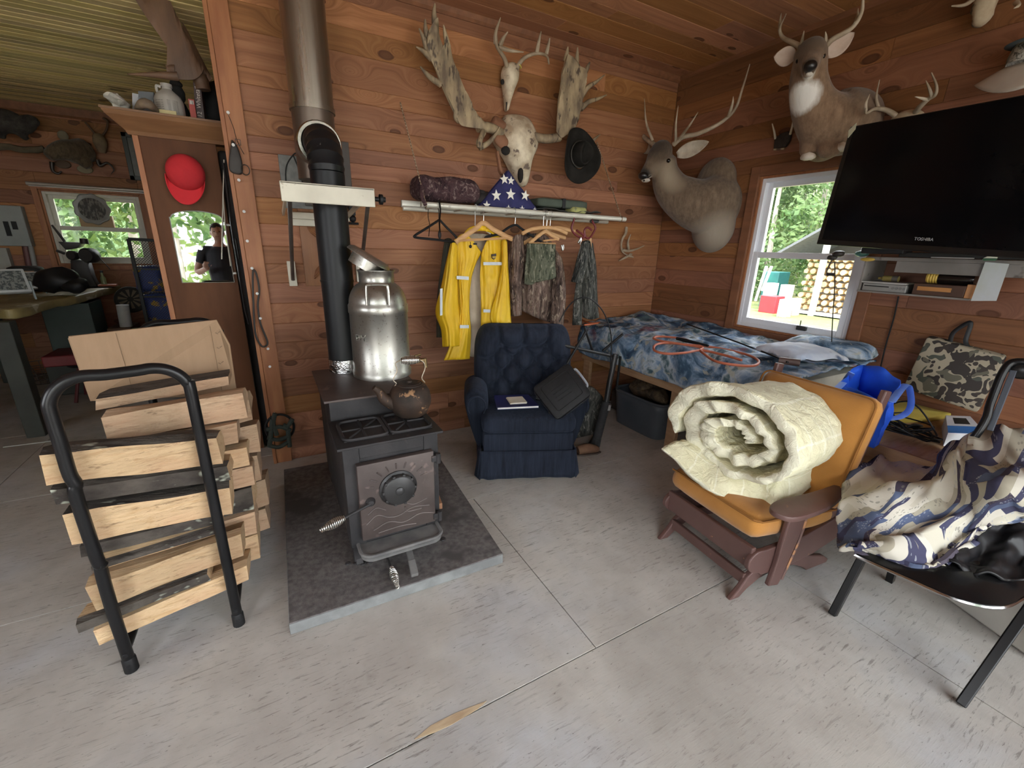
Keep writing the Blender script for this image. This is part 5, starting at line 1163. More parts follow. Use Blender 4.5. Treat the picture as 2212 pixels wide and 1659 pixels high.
m = MB(); m.lathe([(.018, -.004), (.021, 0), (.018, .004), (.016, 0), (.018, -.004)], YY(*cx7(838, 850), -.118), (.5, 0, .8), 16); m.build('tag_wire', pm('yellow_wire', (.65, .6, .12), sc=9, r=.5), ds, True)
# cowboy hat
hc = YY(*cx5(1470, 1330), -.26); hw_, hh_ = (YY(*cx5(1620, 1330), -.26)-hc).length*.99, (YY(*cx5(1470, 1088), -.26)-hc).length
ht = thing('cowboy_hat', 'black felt cowboy hat hanging from the right moose antler', 'hat', hc)
M_FELT = pm('black_felt', (.012, .011, .010), (.022, .02, .018), 14, .95, bump=.2, bsc=90, sp=.1)
tl_ = Matrix.Rotation(radians(6), 3, 'Y')
m = MB()
def brim(u, v):
    a = 2*pi*u; r = .44+.56*v; x, z = cos(a)*r*hw_, sin(a)*r*hh_; cur = .075*(abs(cos(a))**3)*((r-.44)/.56)**2
    return hc+tl_ @ V((x, .02-cur, z-.02*cos(a)))
m.grid(brim, 64, 10, cu=True); m.build('brim', M_FELT, ht, True, mods=[SOL(.005)], angle=False)
m = MB()
def crown(u, v):
    a = 2*pi*u; r = (1-v**3.2)*.47 if v > .0 else .47; y = .02-.115*min(1, v*1.5)**.8
    cx_ = .0; dent = .05*math.exp(-((cos(a)*r)/.16)**2)*(1 if v > .55 else 0)*min(1, (v-.55)/.2)
    return hc+tl_ @ V((cos(a)*r*hw_, y+dent, sin(a)*r*hh_*.98+.01))
m.grid(crown, 56, 20, cu=True); m.build('crown', M_FELT, ht, True, angle=False)
m = MB(); m.tube([hc+tl_ @ V((cos(2*pi*k/48)*.475*hw_, .0, sin(2*pi*k/48)*.47*hh_+.01)) for k in range(48)], .007, 6, closed=True); m.build('hat_band', pm('hat_band', (.03, .025, .02), sc=9, r=.7), ht, True)
# shed antler hung low near the corner
def cx8(x, y): return 1300+x/16.6, 480+y/16.6
m = MB(); m.tube(smooth_path([YY(*cx8(x, y), yy) for x, y, yy in ((880, 190, -.02), (860, 400, -.045), (760, 560, -.06), (700, 760, -.07), (715, 980, -.06), (780, 1100, -.05), (950, 1200, -.03))], 5), [.014-.0003*i for i in range(31)], 8)
tines(m, cx8, [((740, 990), (950, 1030), (1200, 980), (1520, 840)), ((960, 1200), (800, 1290), (610, 1385)), ((960, 1200), (1060, 1230), (1145, 1260)), ((960, 1000), (940, 700), (1040, 430))], .009, -.03); m.ball(YY(*cx8(1040, 1150), -.03), (.018, .015, .012), 2)
tag(m.build('shed_antler', M_ANTP), 'small antler hanging on the board wall right of the clothes rail', 'antler')
# ---------------------------------------------------------------- hanging rail
def c6(x, y): return 860+x/4.148, 360+y/4.148
YR = -.33
M_PIPEW = pm('painted_pipe', (.66, .65, .58), (.55, .53, .46), 6, .35, m=.2, spots=((.12, .10, .08), 20, .68))
rl = thing('clothes_rail', 'white pipe rail shelf hung on chains along the back wall', 'clothes rail', YY(1110, 455, -.02))
a, b = YY(*c6(205, 348), YR), YY(*c6(2035, 463), YR); zr_ = (a.z+b.z)/2
m = MB(); m.tube([(a.x, YR, zr_), (b.x, YR, zr_)], .0185, 14); m.build('front_pipe', M_PIPEW, rl, True)
a2, b2 = YY(*c6(42, 345), -.05), YY(*c6(1800, 480), -.05)
m = MB(); m.tube([(a2.x, -.05, zr_-.01), (b2.x+.1, -.05, zr_-.01)], .016, 12); m.bb((a2.x, -.03, zr_), (b2.x+.1, -.002, zr_+.045), .002); m.build('rear_pipe', M_PIPEW, rl, True)
m = MB()
for k in range(8): x = a.x+.12+k*(b.x-a.x-.25)/7; m.tube([(x, YR, zr_+.0), (x, -.05, zr_-.01)], .006, 6)
for y in (-.12, -.19, -.26): m.tube([(a.x+.1, y, zr_), (b.x-.12, y, zr_)], .004, 6)
m.build('shelf_wires', M_PIPEW, rl, True)
M_CHAIN = pm('beaded_chain', (.42, .32, .22), (.25, .18, .12), 30, .4, m=.7)
for p, q in ((YY(865, 222, -.004), V((a.x+.03, YR, zr_+.018))), (YY(1290, 308, -.004), V((b.x-.05, YR, zr_+.018)))):
    m = MB(); n = 64
    for k in range(n+1): m.ball(p.lerp(q, k/n), (.0062, .0045, .0062) if k % 2 else (.0045, .0062, .0062), 1)
    m.tube([p, q], .0018, 4); m.tube([q+V((0, .022*cos(t_/8*2*pi), -.018+.022*sin(t_/8*2*pi))) for t_ in range(8)], .004, 6, closed=True); m.build('chain', M_CHAIN, rl, True)
ZS = zr_+.02
def camo(name, cols, sc=7, st=(1, 1, .45)):
    t = NT(name); v = t.obj(st); n1 = t.noise(v, sc, 5, .65, 1.2); n2 = t.noise(t.obj(st, loc=(5, 2, 1)), sc*2.1, 5, .7, 1.8)
    c = t.ramp(n1, [(.34, cols[0]), (.45, cols[1]), (.52, cols[2]), (.60, cols[1]), (.68, cols[3])]); c = t.mix(t.ramp(n2, [(.56, 0.), (.60, .85)]), c, cols[3]); c = t.mix(t.ramp(n2, [(.36, .9), (.41, 0.)]), c, cols[0])
    t.P(c=c, r=.9, sp=.15, n=t.bump(t.noise(t.obj(), 30, 4), .3, .006)); return t.m
M_CAMB = camo('brown_camo', [(.020, .013, .013), (.10, .068, .055), (.19, .13, .105), (.33, .26, .20)])
M_CAMP = camo('purple_brown_camo', [(.018, .010, .013), (.05, .028, .032), (.075, .042, .045), (.19, .14, .13)], 9, (1, 1, 1))
M_CAMG = camo('green_camo', [(.013, .015, .011), (.06, .068, .045), (.115, .12, .085), (.24, .23, .17)])
M_CAMD = camo('dark_camo', [(.012, .013, .013), (.045, .047, .043), (.09, .09, .08), (.22, .21, .19)])
p0, p1 = YY(*c6(140, 380), -.17), YY(*c6(690, 330), -.17)
bg_ = thing('camo_bag', 'purple-brown camouflage bag lying on the left end of the rail shelf', 'bag', V(((p0.x+p1.x)/2, -.18, ZS)))
m = MB(); rbox(m, (p0.x, -.29, ZS+.018), (p1.x, -.07, ZS+.17), .06, 6); m.noise(.018, 9, 2); m.build('bag_body', M_CAMP, bg_, True, angle=False)
m = MB(); m.tube(smooth_path([V((p0.x+.02, -.31, ZS+.1)), V((p0.x+.0, -.365, ZS+.02)), V((p0.x+.02, -.372, ZS-.03))], 4), .012, 6, flat=.3); m.build('strap', M_CAMP, bg_, True)
m = MB(); m.ball((p1.x+.09, -.18, ZS+.05), (.12, .09, .05), 3); m.ball((p1.x+.02, -.16, ZS+.08), (.07, .07, .05), 3); m.noise(.03, 12, 5); tag(m.build('dark_cloth', pm('black_cloth', (.014, .012, .012), (.026, .022, .022), 20, .9)), 'dark bunched cloth between the camo bag and the folded flag', 'cloth')
# folded flag
fA, fB, fC = YY(*c6(720, 352), -.26), YY(*c6(1255, 378), -.26), YY(*c6(985, 35), -.26)
flg = thing('folded_flag', 'navy folded flag triangle with white stars on the rail shelf', 'flag', V(((fA.x+fB.x)/2, -.2, ZS)))
fA.z = fB.z = ZS+.002
m = MB(); bv = V((0, .10, 0))
def flagf(u, v):
    a_ = fA.lerp(fC, v); b_ = fB.lerp(fC, v); p = a_.lerp(b_, u); bul = -.035*(max(0, u*(1-u)*4))**.6*(1-v)**.5
    return p+V((0, bul, 0))+noise.noise_vector(V((u*6, v*5, 1)))*.004*(1 if v > 0 else 0)
m.grid(flagf, 30, 24); m.grid(lambda u, v: fA.lerp(fC, v).lerp(fB.lerp(fC, v), u)+V((0, .022+.02*(u*(1-u)*4)**.5*(1-v)**.5, 0)), 20, 20); m.build('cloth_triangle', pm('flag_navy', (.012, .012, .07), (.02, .02, .10), 14, .8, bump=.2), flg, True, mods=[SOL(.004)], angle=False)
M_STAR = pm('star_white', (.78, .76, .70), (.68, .66, .6), 20, .8)
def star(c, R_, rot, cut=None):
    m = MB(); P = []
    for k in range(10): a_ = radians(90+rot+36*k); r_ = R_ if k % 2 == 0 else R_*.42; P.append(c+V((cos(a_)*r_, 0, sin(a_)*r_)))
    if cut: P = [V((p.x, p.y, max(p.z, ZS+.004))) for p in P]
    m.prism(P, (0, .004, 0)); m.build('star', M_STAR, flg, True, smooth=False)
for x, y, r_, ro in ((952, 112, 48, 10), (1012, 125, 40, 0), (882, 258, 52, 5), (1010, 248, 54, 0), (1140, 258, 50, -8)):
    c = YY(*c6(x, y), -.27); star(YY(*c6(x, y), -.302 if y > 200 else -.288), r_/4.148/929*2.95, ro)
for x, y, r_ in ((795, 345, 40), (990, 372, 30), (1112, 378, 30), (1225, 385, 22)): star(YY(*c6(x, y), -.300), r_/4.148/929*2.95, 0, True)
p0, p1 = YY(*c6(1215, 380), -.2), YY(*c6(1655, 340), -.2)
pr_ = thing('sleeping_pad', 'dark green rolled pad on the right of the rail shelf', 'pad', V(((p0.x+p1.x)/2, -.18, ZS)))
m = MB(); rbox(m, (p0.x, -.27, ZS+.035), (p1.x, -.09, ZS+.10), .02, 4); m.build('pad_roll', pm('pad_green', (.045, .06, .045), (.06, .078, .058), 9, .8), pr_, True, angle=False)
m = MB(); m.bb((p0.x+.22, -.276, ZS+.032), (p0.x+.25, -.084, ZS+.104), .004); m.build('strap', M_BLK, pr_, True, smooth=False)
m = MB(); x = YY(*c6(1600, 380), -.24).x; rbox(m, (x-.075, -.29, ZS+.001), (x+.075, -.17, ZS+.052), .024, 4); tag(m.build('yellow_pouch', pm('lichen_yellow', (.42, .41, .15), (.3, .31, .12), 20, .85, spots=((.16, .17, .09), 30, .6)), angle=False), 'small mottled yellow pouch under the green pad', 'pouch')
m = MB(); m.grid(lambda u, v: V((p0.x-.02+u*.62, -.29+v*.22, ZS+.012+.015*noise.noise(V((u*8, v*4, 1)))+.01*sin(u*9))), 40, 14); tag(m.build('dark_tarp', pm('black_tarp', (.02, .022, .02), (.035, .038, .034), 9, .7), mods=[SOL(.006, 1)]), 'dark tarp spread under the green pad on the rail shelf', 'tarp')
m = MB(); q = YY(*c6(1760, 490), -.27); m.ball(q, (.05, .02, .022), 2); m.noise(.012, 18, 1); tag(m.build('hanging_cloth', pm('black_tarp', (.02, .02, .02))), 'black scrap of cloth hanging below the right end of the rail', 'cloth')
# ---------------------------------------------------------------- hangers
M_WOODH = pm('hanger_wood', (.56, .33, .15), (.45, .25, .11), 5, .45, st=(2, 2, 12))
M_WIRE = pm('hanger_wire', (.6, .6, .58), sc=9, r=.3, m=1)
def hook(mb, x, y, z0, r=.0025):
    pts = [V((x, y, z0)), V((x, y, z0+.03))]
    R_ = max(.012, (zr_+.022-z0-.03)*.5)
    P = [(x, y, z0), (x, y, zr_-.03)]+[(x, YR+.024*cos(radians(t_))*1.0*(1)+(0), zr_+.024*sin(radians(t_))) for t_ in (0, 45, 90, 135, 180, 215)]
    mb.tube(smooth_path(P, 4), r, 6)
def hanger(name, label, pts, y, r, mat, hx, closed=False, flat=1, hookmat=None, g=None, hz=None, extra=()):
    W_ = [YY(*c6(*p), y) for p in pts]; t = thing(name, label, 'hanger', sum(W_, V((0, 0, 0)))/len(W_), 0, g)
    m = MB(); m.tube(smooth_path(W_, 6), r, 8, flat=flat, up=V((0, 1, 0)))
    for e in extra: m.tube([YY(*c6(*p), y) for p in e], r*.55, 6)
    m.build('shoulder_bar', mat, t, True)
    m = MB(); hp = YY(*c6(*hx), y); hook(m, hp.x, y, hp.z); m.build('hook', hookmat or M_WIRE, t, True); return t
h = hanger('coat_hanger', 'black plastic hanger at the left end of the rail, empty', [(365, 480), (250, 555), (155, 615), (165, 635), (350, 655), (500, 672), (525, 640), (430, 540), (375, 480)], -.335, .008, M_BLK, (365, 490), hookmat=M_BLK)
m = MB(); P = [YY(*c6(270, 380), -.37), YY(*c6(268, 450), -.36), YY(*c6(282, 520), -.36), YY(*c6(275, 625), -.36)]; m.tube(smooth_path(P, 4), .007, 6, flat=.2)
P = [YY(*c6(365, 300), -.365), YY(*c6(378, 380), -.37), YY(*c6(370, 500), -.35), YY(*c6(375, 590), -.35)]; m.tube(smooth_path(P, 4), .015, 6, flat=.2); m.ball(YY(*c6(372, 610), -.352), (.012, .008, .03), 2)
tag(m.build('black_strap', M_BLK), 'black webbing strap looped over the rail beside the empty hanger', 'strap')
hanger('coat_hanger', 'pale wooden hanger holding the yellow raincoat', [(515, 680), (560, 645), (690, 560), (765, 505), (850, 560), (960, 620), (1025, 650)], -.36, .017, M_WOODH, (765, 500), flat=.4, extra=[((535, 662), (990, 640))])
hanger('coat_hanger', 'white plastic hanger inside the yellow raincoat', [(640, 590), (700, 540), (760, 560), (830, 600)], -.32, .006, pm('hanger_white', (.75, .75, .73), sc=9, r=.4), (690, 540), hookmat=pm('hanger_white', (.75, .75, .73), sc=9, r=.4))
hanger('coat_hanger', 'dark grey plastic hanger right of the raincoat', [(780, 665), (790, 630), (900, 605), (1000, 540), (1060, 525), (1110, 560), (1200, 620), (1280, 670)], -.35, .009, M_BLK, (1048, 520))
for i, (lb, pts, y, hx) in enumerate((('bowed wooden hanger in front of the camo jacket, topmost', [(1110, 600), (1200, 560), (1330, 545), (1430, 560), (1515, 598)], -.38, (1330, 542)), ('bowed wooden hanger behind the topmost one, reaching furthest right', [(1170, 690), (1250, 620), (1350, 560), (1450, 550), (1585, 582)], -.33, (1360, 555)), ('wooden hanger with a clamp bar holding green camo trousers', [(1175, 690), (1260, 620), (1320, 580), (1370, 610), (1440, 650)], -.36, (1325, 580)), ('plain wooden hanger half hidden behind the trouser hanger', [(1120, 690), (1200, 640), (1300, 575), (1400, 610), (1500, 640)], -.30, (1300, 570)))):
    hanger('coat_hanger', lb, pts, y, .013, M_WOODH, hx, flat=.5, extra=[((1180, 685), (1410, 690)), ((1300, 665), (1420, 652))] if i == 2 else ())
m = MB(); m.tube([YY(*c6(1722, 640), -.34), YY(*c6(1718, 850), -.34)], .0115, 10); tag(m.build('hanger_bar', M_WOODH), 'pale wooden dowel hanging straight down over the right camo jacket', 'dowel')
M_REDH = pm('red_lined_plastic', (.16, .02, .025), (.10, .012, .016), 9, .4)
for i, P in enumerate(([(1575, 480), (1555, 550), (1580, 600), (1640, 640), (1665, 620), (1600, 570)], [(1740, 490), (1768, 545), (1745, 600), (1715, 640), (1680, 630), (1670, 570), (1700, 545), (1735, 570)])):
    m = MB(); m.tube(smooth_path([YY(*c6(*p), -.34) for p in P], 6), .0085, 8); m.tube([YY(*c6(*P[0]), -.34), YY(*c6(P[0][0]+4, 452), -.335)], .0045, 6)
    tag(m.build('clip_hanger', M_REDH), ('red and black clip hanger left of the wooden dowel', 'red and black looped hanger above the wooden dowel')[i], 'hanger')
m = MB(); q = YY(*c6(1625, 660), -.37); m.box(q, (.012, .012, .05), (0, .5, 0), .002); m.box(q+V((.012, 0, -.01)), (.008, .012, .05), (0, .2, 0), .002); tag(m.build('metal_clip', M_WIRE), 'small metal clip hanging under the red clip hanger', 'clip')
m = MB(); q = YY(*c6(1468, 728), -.35); m.box(q, (.010, .012, .045), (0, -.3, 0), .002); m.box(q+V((.012, 0, .005)), (.007, .012, .04), (0, -.1, 0), .002); tag(m.build('metal_clip', M_WIRE), 'small metal clip dangling right of the green camo trousers', 'clip')
# ---------------------------------------------------------------- garments
def cloth(rows, depth, folds=.012, fs=9, seed=0, nu=60):
    """rows of (x,y) control points in crop pixels, left to right; depth(a,b) gives the plane y"""
    n = len(rows[0]); G = [[(p[0], p[1]) for p in r] for r in rows]
    cols = [[V((*p, 0)) for p in r] for r in G]; up = [smooth_path(r, 10) for r in cols]; k = len(up[0]); tr = [smooth_path([r[i] for r in up], 10) for i in range(k)]; q = len(tr[0])
    def f(a, b):
        i = min(int(a*(k-1)+.5), k-1); j = min(int(b*(q-1)+.5), q-1); p = tr[i][j]; y = depth(a, b)
        y += folds*noise.noise(V((a*fs+seed*3, b*fs*.35, seed)))+folds*.5*noise.noise(V((a*fs*2.3, b*fs, seed+4))); return YY(*c6(p.x, p.y), y)
    return f, k, q
def panel(t, name, mat, rows, y0, bulge=.03, folds=.014, fs=8, seed=0, sol=.004):
    f, k, q = cloth(rows, lambda a, b: y0-bulge*sin(pi*a), folds, fs, seed); m = MB(); m.grid(f, k, q); return m.build(name, mat, t, True, mods=[SOL(sol)], angle=False)
M_YEL = pm('yellow_rubber_cloth', (.66, .40, .010), (.74, .48, .02), 6, .5, bump=.2, bsc=14, d=.006, sp=.4)
M_LIN = pm('beige_lining', (.42, .34, .25), (.5, .42, .32), 12, .9)
M_REFL = pm('reflective_strip', (.55, .60, .62), (.48, .53, .56), 20, .4)
coat = thing('yellow_raincoat', 'bright yellow raincoat with reflective strips hanging on the rail', 'raincoat', YY(1020, 700, -.3))
panel(coat, 'lining', M_LIN, [[(600, 600), (740, 600), (860, 610)], [(560, 900), (720, 900), (860, 900)], [(560, 1300), (720, 1300), (860, 1300)], [(600, 1690), (700, 1690), (780, 1500)]], -.27, -.02)
panel(coat, 'left_front', M_YEL, [[(480, 675), (580, 600), (650, 640), (748, 772)], [(520, 800), (590, 800), (650, 800), (700, 860)], [(530, 1000), (570, 1000), (610, 1000), (655, 1010)], [(545, 1250), (580, 1250), (610, 1250), (637, 1260)], [(500, 1500), (560, 1500), (610, 1490), (652, 1480)], [(410, 1735), (490, 1730), (570, 1728), (642, 1722)]], -.30, .035, seed=1)
panel(coat, 'right_front', M_YEL, [[(748, 772), (800, 660), (880, 620), (972, 655)], [(740, 870), (810, 850), (890, 840), (975, 840)], [(735, 1000), (820, 1000), (910, 1000), (985, 1000)], [(742, 1200), (830, 1200), (920, 1200), (1000, 1200)], [(742, 1450), (830, 1440), (920, 1425), (1008, 1395)]], -.31, .04, seed=2)
panel(coat, 'left_sleeve', M_YEL, [[(470, 690), (500, 680), (530, 700)], [(425, 880), (475, 880), (526, 880)], [(385, 1080), (455, 1080), (535, 1080)], [(335, 1300), (440, 1290), (548, 1270)], [(385, 1460), (470, 1460), (560, 1450)], [(398, 1615), (480, 1612), (562, 1608)]], -.315, .07, seed=3)
panel(coat, 'right_sleeve', M_YEL, [[(930, 660), (955, 655), (975, 670)], [(925, 900), (955, 890), (985, 880)], [(880, 1120), (940, 1110), (998, 1100)], [(825, 1330), (920, 1340), (1010, 1350)], [(850, 1420), (930, 1420), (1012, 1400)]], -.36, .05, seed=4)
panel(coat, 'hood', M_YEL, [[(560, 640), (640, 545), (760, 530), (850, 570), (900, 640)], [(580, 650), (660, 590), (750, 575), (840, 600), (880, 650)]], -.30, .05, .02, 14, 5, .012)
def strip(x0, y0, x1, y1, h, yy):
    m = MB(); P = [YY(*c6(x0, y0), yy), YY(*c6(x1, y1), yy), YY(*c6(x1, y1+h), yy), YY(*c6(x0, y0+h), yy)]; m.prism(P, (0, .006, 0)); m.build('reflective_strip', M_REFL, coat, True, smooth=False)
strip(525, 978, 634, 985, 30, -.352); strip(765, 855, 938, 855, 28, -.372); strip(765, 1278, 826, 1280, 28, -.37); strip(555, 1420, 634, 1420, 28, -.345)
strip(376, 1095, 398, 1090, 240, -.385)
lg_c = YY(*c6(860, 806), -.385); m = MB(); s_ = .021; m.prism([lg_c+V((x*s_, 0, z*s_)) for x, z in ((-.8, .75), (-.3, .8), (.2, .9), (.8, 1.0), (.85, .2), (.7, -.4), (0, -1), (-.7, -.5), (-.85, .1))], (0, .012, 0)); sh_ = m.build('logo_shield', pm('logo_brown', (.035, .02, .015), sc=9, r=.6), coat, True, smooth=False)
text_obj('ups', .026, pm('logo_gold', (.75, .55, .08), sc=9, r=.6), lg_c+V((0, -.0015, -.001)), (1, 0, 0), (0, 0, 1), coat, 'logo_letters')
m = MB(); m.box(YY(*c6(690, 692), -.33), (.028, .004, .012)); m.build('size_label', M_BLK, coat, True, smooth=False)
m = MB(); q = YY(*c6(648, 715), -.365); m.ball(q, (.011, .009, .012), 2); m.tube([q, q+V((0, .0, .03))], .0025, 5); m.build('cord_stop', M_BLK, coat, True)
jk = thing('camo_jacket', 'brown camouflage jacket hanging right of the yellow raincoat', 'jacket', YY(1150, 600, -.25))
panel(jk, 'left_sleeve', M_CAMB, [[(1010, 660), (1060, 610), (1120, 610)], [(990, 850), (1060, 850), (1130, 850)], [(990, 1100), (1050, 1100), (1110, 1100)], [(1010, 1340), (1060, 1340), (1105, 1330)]], -.33, .06, .02, 10, 7)
panel(jk, 'body', M_CAMB, [[(1060, 640), (1200, 600), (1330, 620), (1430, 770)], [(1090, 850), (1200, 850), (1330, 850), (1450, 860)], [(1100, 1100), (1210, 1100), (1340, 1100), (1470, 1100)], [(1110, 1290), (1210, 1340), (1340, 1390), (1460, 1410)]], -.24, .07, .03, 12, 8)
panel(jk, 'right_sleeve', M_CAMB, [[(1380, 700), (1430, 770), (1465, 820)], [(1390, 950), (1440, 950), (1490, 960)], [(1370, 1180), (1440, 1180), (1502, 1160)], [(1360, 1420), (1420, 1430), (1480, 1420)]], -.31, .06, .02, 10, 9)
m = MB(); m.tube([YY(*c6(1385, 1435), -.31), YY(*c6(1440, 1440), -.31)], .025, 8); m.build('cuff', M_BLK, jk, True)
tg = thing('camo_trousers', 'green camouflage trousers folded over a wooden hanger', 'trousers', YY(1170, 560, -.36))
panel(tg, 'front_fold', M_CAMG, [[(1175, 690), (1290, 690), (1408, 698)], [(1180, 850), (1290, 850), (1405, 850)], [(1170, 980), (1290, 1000), (1410, 985)], [(1190, 1040), (1260, 1030), (1330, 1005)]], -.385, .025, .014, 12, 10, .01)
panel(tg, 'rear_fold', M_CAMG, [[(1160, 690), (1220, 690), (1290, 690)], [(1140, 900), (1200, 900), (1260, 900)], [(1130, 1050), (1190, 1060), (1240, 1030)]], -.355, .02, .014, 12, 11, .01)
j2 = thing('camo_coat', 'narrow dark camouflage coat at the right end of the rail', 'coat', YY(1265, 600, -.3))
panel(j2, 'body', M_CAMD, [[(1650, 670), (1700, 660), (1745, 690)], [(1640, 900), (1710, 900), (1775, 900)], [(1650, 1150), (1720, 1150), (1785, 1150)], [(1655, 1350), (1725, 1370), (1800, 1355)]], -.30, .07, .03, 12, 12)
panel(j2, 'sleeve', M_CAMD, [[(1640, 690), (1680, 670), (1720, 690)], [(1590, 870), (1640, 880), (1690, 890)], [(1550, 1030), (1600, 1040), (1650, 1040)]], -.36, .05, .02, 10, 13)
panel(j2, 'trouser_leg', M_CAMD, [[(1600, 1000), (1630, 1000), (1660, 1000)], [(1575, 1200), (1615, 1200), (1655, 1200)], [(1560, 1420), (1600, 1420), (1645, 1420)]], -.30, .03, .015, 10, 14)
m = MB(); f, k, q = cloth([[(420, 650), (450, 640), (480, 650)], [(385, 900), (430, 900), (480, 900)], [(350, 1200), (400, 1200), (460, 1200)], [(345, 1530), (390, 1530), (450, 1530)]], lambda a, b: -.24-.03*sin(pi*a), .01, 8, 15); m.grid(f, k, q)
tag(m.build('olive_coat', pm('olive_cloth', (.055, .052, .035), (.035, .033, .024), 8, .9), mods=[SOL(.006)], angle=False), 'olive garment half hidden behind the yellow raincoat', 'coat')
# ================================================================ taxidermy on the right wall
def coat_mat(name, base, dark, spots):
    """fur: streaked noise, plus the animal's own colour patches as (centre, radius, colour, softness) in object space"""
    t = NT(name); tc = t.n('ShaderNodeTexCoord').outputs['Object']; n1 = t.noise(t.obj((1, 1, .35)), 38, 5, .7); n2 = t.noise(t.obj(), 5, 3)
    c = t.ramp(n1, [(.3, dark), (.7, base)]); c = t.mix(t.ramp(n2, [(.4, 0.), (.8, .5)]), c, dark)
    for ce, rad, col, so_ in spots:
        d = t.n('ShaderNodeVectorMath', {0: tc, 1: ce}, operation='DISTANCE').outputs['Value']; d = t.math('ADD', t.math('DIVIDE', d, rad), t.math('MULTIPLY', t.math('SUBTRACT', n1, .5), .35))
        c = t.mix(t.ramp(d, [(1-so_, 1.), (1., 0.)]), c, col)
    t.P(c=c, r=.95, sp=.1, sh=.2, n=t.bump(n1, .55, .006)); return t.m
def body_mesh(mb, name, mat, parent, vox=.013, sm=6):
    o = mb.build(name, mat, parent, True, mods=[('REMESH', dict(mode='VOXEL', voxel_size=vox, use_smooth_shade=True)), ('SMOOTH', dict(factor=.6, iterations=sm))], angle=False); return o
def ear(mb, a, b, w, n, cup=.35):
    a, b = V(a), V(b); d = b-a; s = d.cross(V(n)).normalized(); nn = s.cross(d).normalized()
    def f(u, v):
        wd = w*sin(pi*min(1, v*.93+.07))**.7*(1-.25*v); x = (u-.5)*2; return a+d*v+s*x*wd+nn*(cup*wd*(x*x-1))
    mb.grid(f, 11, 14)
M_EYE = pm('glass_eye', (.012, .008, .006), sc=9, r=.06); M_NOSE = pm('wet_nose', (.012, .011, .011), sc=9, r=.3)
Q = lambda u, v, x: XX(u, v, x)
# elk-like buck near the corner
org = Q(1545, 445, -.01)
C_, N_ = Q(1433, 322, -.40), Q(1390, 379, -.60)
hd = (N_-C_); hl = hd.length; hd.normalize()
mt_loc = lambda p: tuple(p-org)
e1 = Q(1444, 345, -.50)
M_ELK = coat_mat('elk_coat', (.215, .155, .105), (.105, .075, .052), [(mt_loc(Q(1450, 372, -.52)), .20, (.40, .33, .24), .6), (mt_loc(Q(1420, 322, -.48)), .145, (.055, .04, .03), .6), (mt_loc(N_), .075, (.03, .025, .022), .4), (mt_loc(Q(1400, 395, -.56)), .07, (.50, .44, .36), .5), (mt_loc(Q(1545, 500, -.1)), .22, (.34, .29, .23), .8)])
bk1 = thing('buck_mount', 'large antlered buck shoulder mount on the wall near the room corner', 'deer head', org)
m = MB()
m.tube(smooth_path([(*Q(1549, 440, .03), .235), (*Q(1535, 445, -.07), .245), (*Q(1498, 440, -.18), .205), (*Q(1455, 412, -.30), .155), (*Q(1437, 375, -.38), .115), (*Q(1436, 340, -.42), .09)], 5), 0, 24)
m.ball(Q(1540, 490, -.05), (.12, .20, .22), 3); m.ball(Q(1545, 395, -.03), (.10, .19, .20), 3)
def head(mb, C, N, r, up=V((0, 0, 1))):
    d = N-C; mb.tube(smooth_path([(*(C-d*.12), r*.75), (*(C+d*.08), r), (*(C+d*.35), r*.92), (*(C+d*.62), r*.62), (*(C+d*.88), r*.5), (*(C+d*1.0), r*.42)], 5), 0, 20)
head(m, C_, N_, .092); m.ball(C_+hd*hl*.55-V((0, 0, .045)), (.055, .055, .045), 2); m.tube([(*(C_+hd*hl*.5-V((0, 0, .06))), .05), (*(N_-V((0, 0, .035))-hd*.03), .033)], 0, 12)
body_mesh(m, 'cape', M_ELK, bk1)
for p in (Q(1444, 347, -.535), Q(1404, 342, -.50)):
    m = MB(); m.ball(p, .017, 2); m.build('eye', M_EYE, bk1, True)
m = MB(); m.ball(N_+V((.0, 0, -.002)), (.042, .045, .034), 3); m.build('nose', M_NOSE, bk1, True)
m = MB(); m.tube(smooth_path([N_+V((-.01, -.02, -.045)), N_-hd*.08+V((0, -.03, -.055))], 3), .008, 6); m.build('mouth', M_NOSE, bk1, True)
m = MB(); m.ball(N_+V((0, -.01, -.063))-hd*.035, (.035, .04, .017), 2); m.build('chin', pm('white_fur', (.62, .57, .5), (.5, .45, .38), 50, .95), bk1, True)
M_EARI = pm('ear_inner', (.50, .44, .35), (.38, .32, .25), 20, .95)
for a, b, w in ((Q(1462, 335, -.40), Q(1531, 306, -.36), .062), (Q(1402, 328, -.34), Q(1381, 308, -.26), .05)):
    m = MB(); ear(m, a, b, w, CAMP-a); m.build('ear', M_EARI, bk1, True, mods=[SOL(.006)], angle=False)
def antler3(P, tn, r, parent, ru=6):
    m = MB(); W_ = smooth_path([Q(*p) for p in P], ru); k = len(W_); m.tube(W_, [r*(1-.8*(i/(k-1))**1.3) for i in range(k)], 10)
    for T_ in tn: W_ = smooth_path([Q(*p) for p in T_], 5); k = len(W_); m.tube(W_, [r*.62*(1-.85*(i/(k-1))**1.4) for i in range(k)], 8)
    m.build('antler', M_ANTP, parent, True)
antler3([(1455, 312, -.42), (1475, 296, -.42), (1510, 288, -.40), (1558, 264, -.36), (1588, 235, -.33), (1604, 190, -.32), (1620, 138, -.33)], [[(1460, 306, -.43), (1460, 270, -.48), (1465, 228, -.50)], [(1466, 302, -.44), (1490, 270, -.50), (1508, 242, -.52)], [(1574, 250, -.36), (1582, 225, -.42), (1584, 208, -.44)]], .02, bk1)
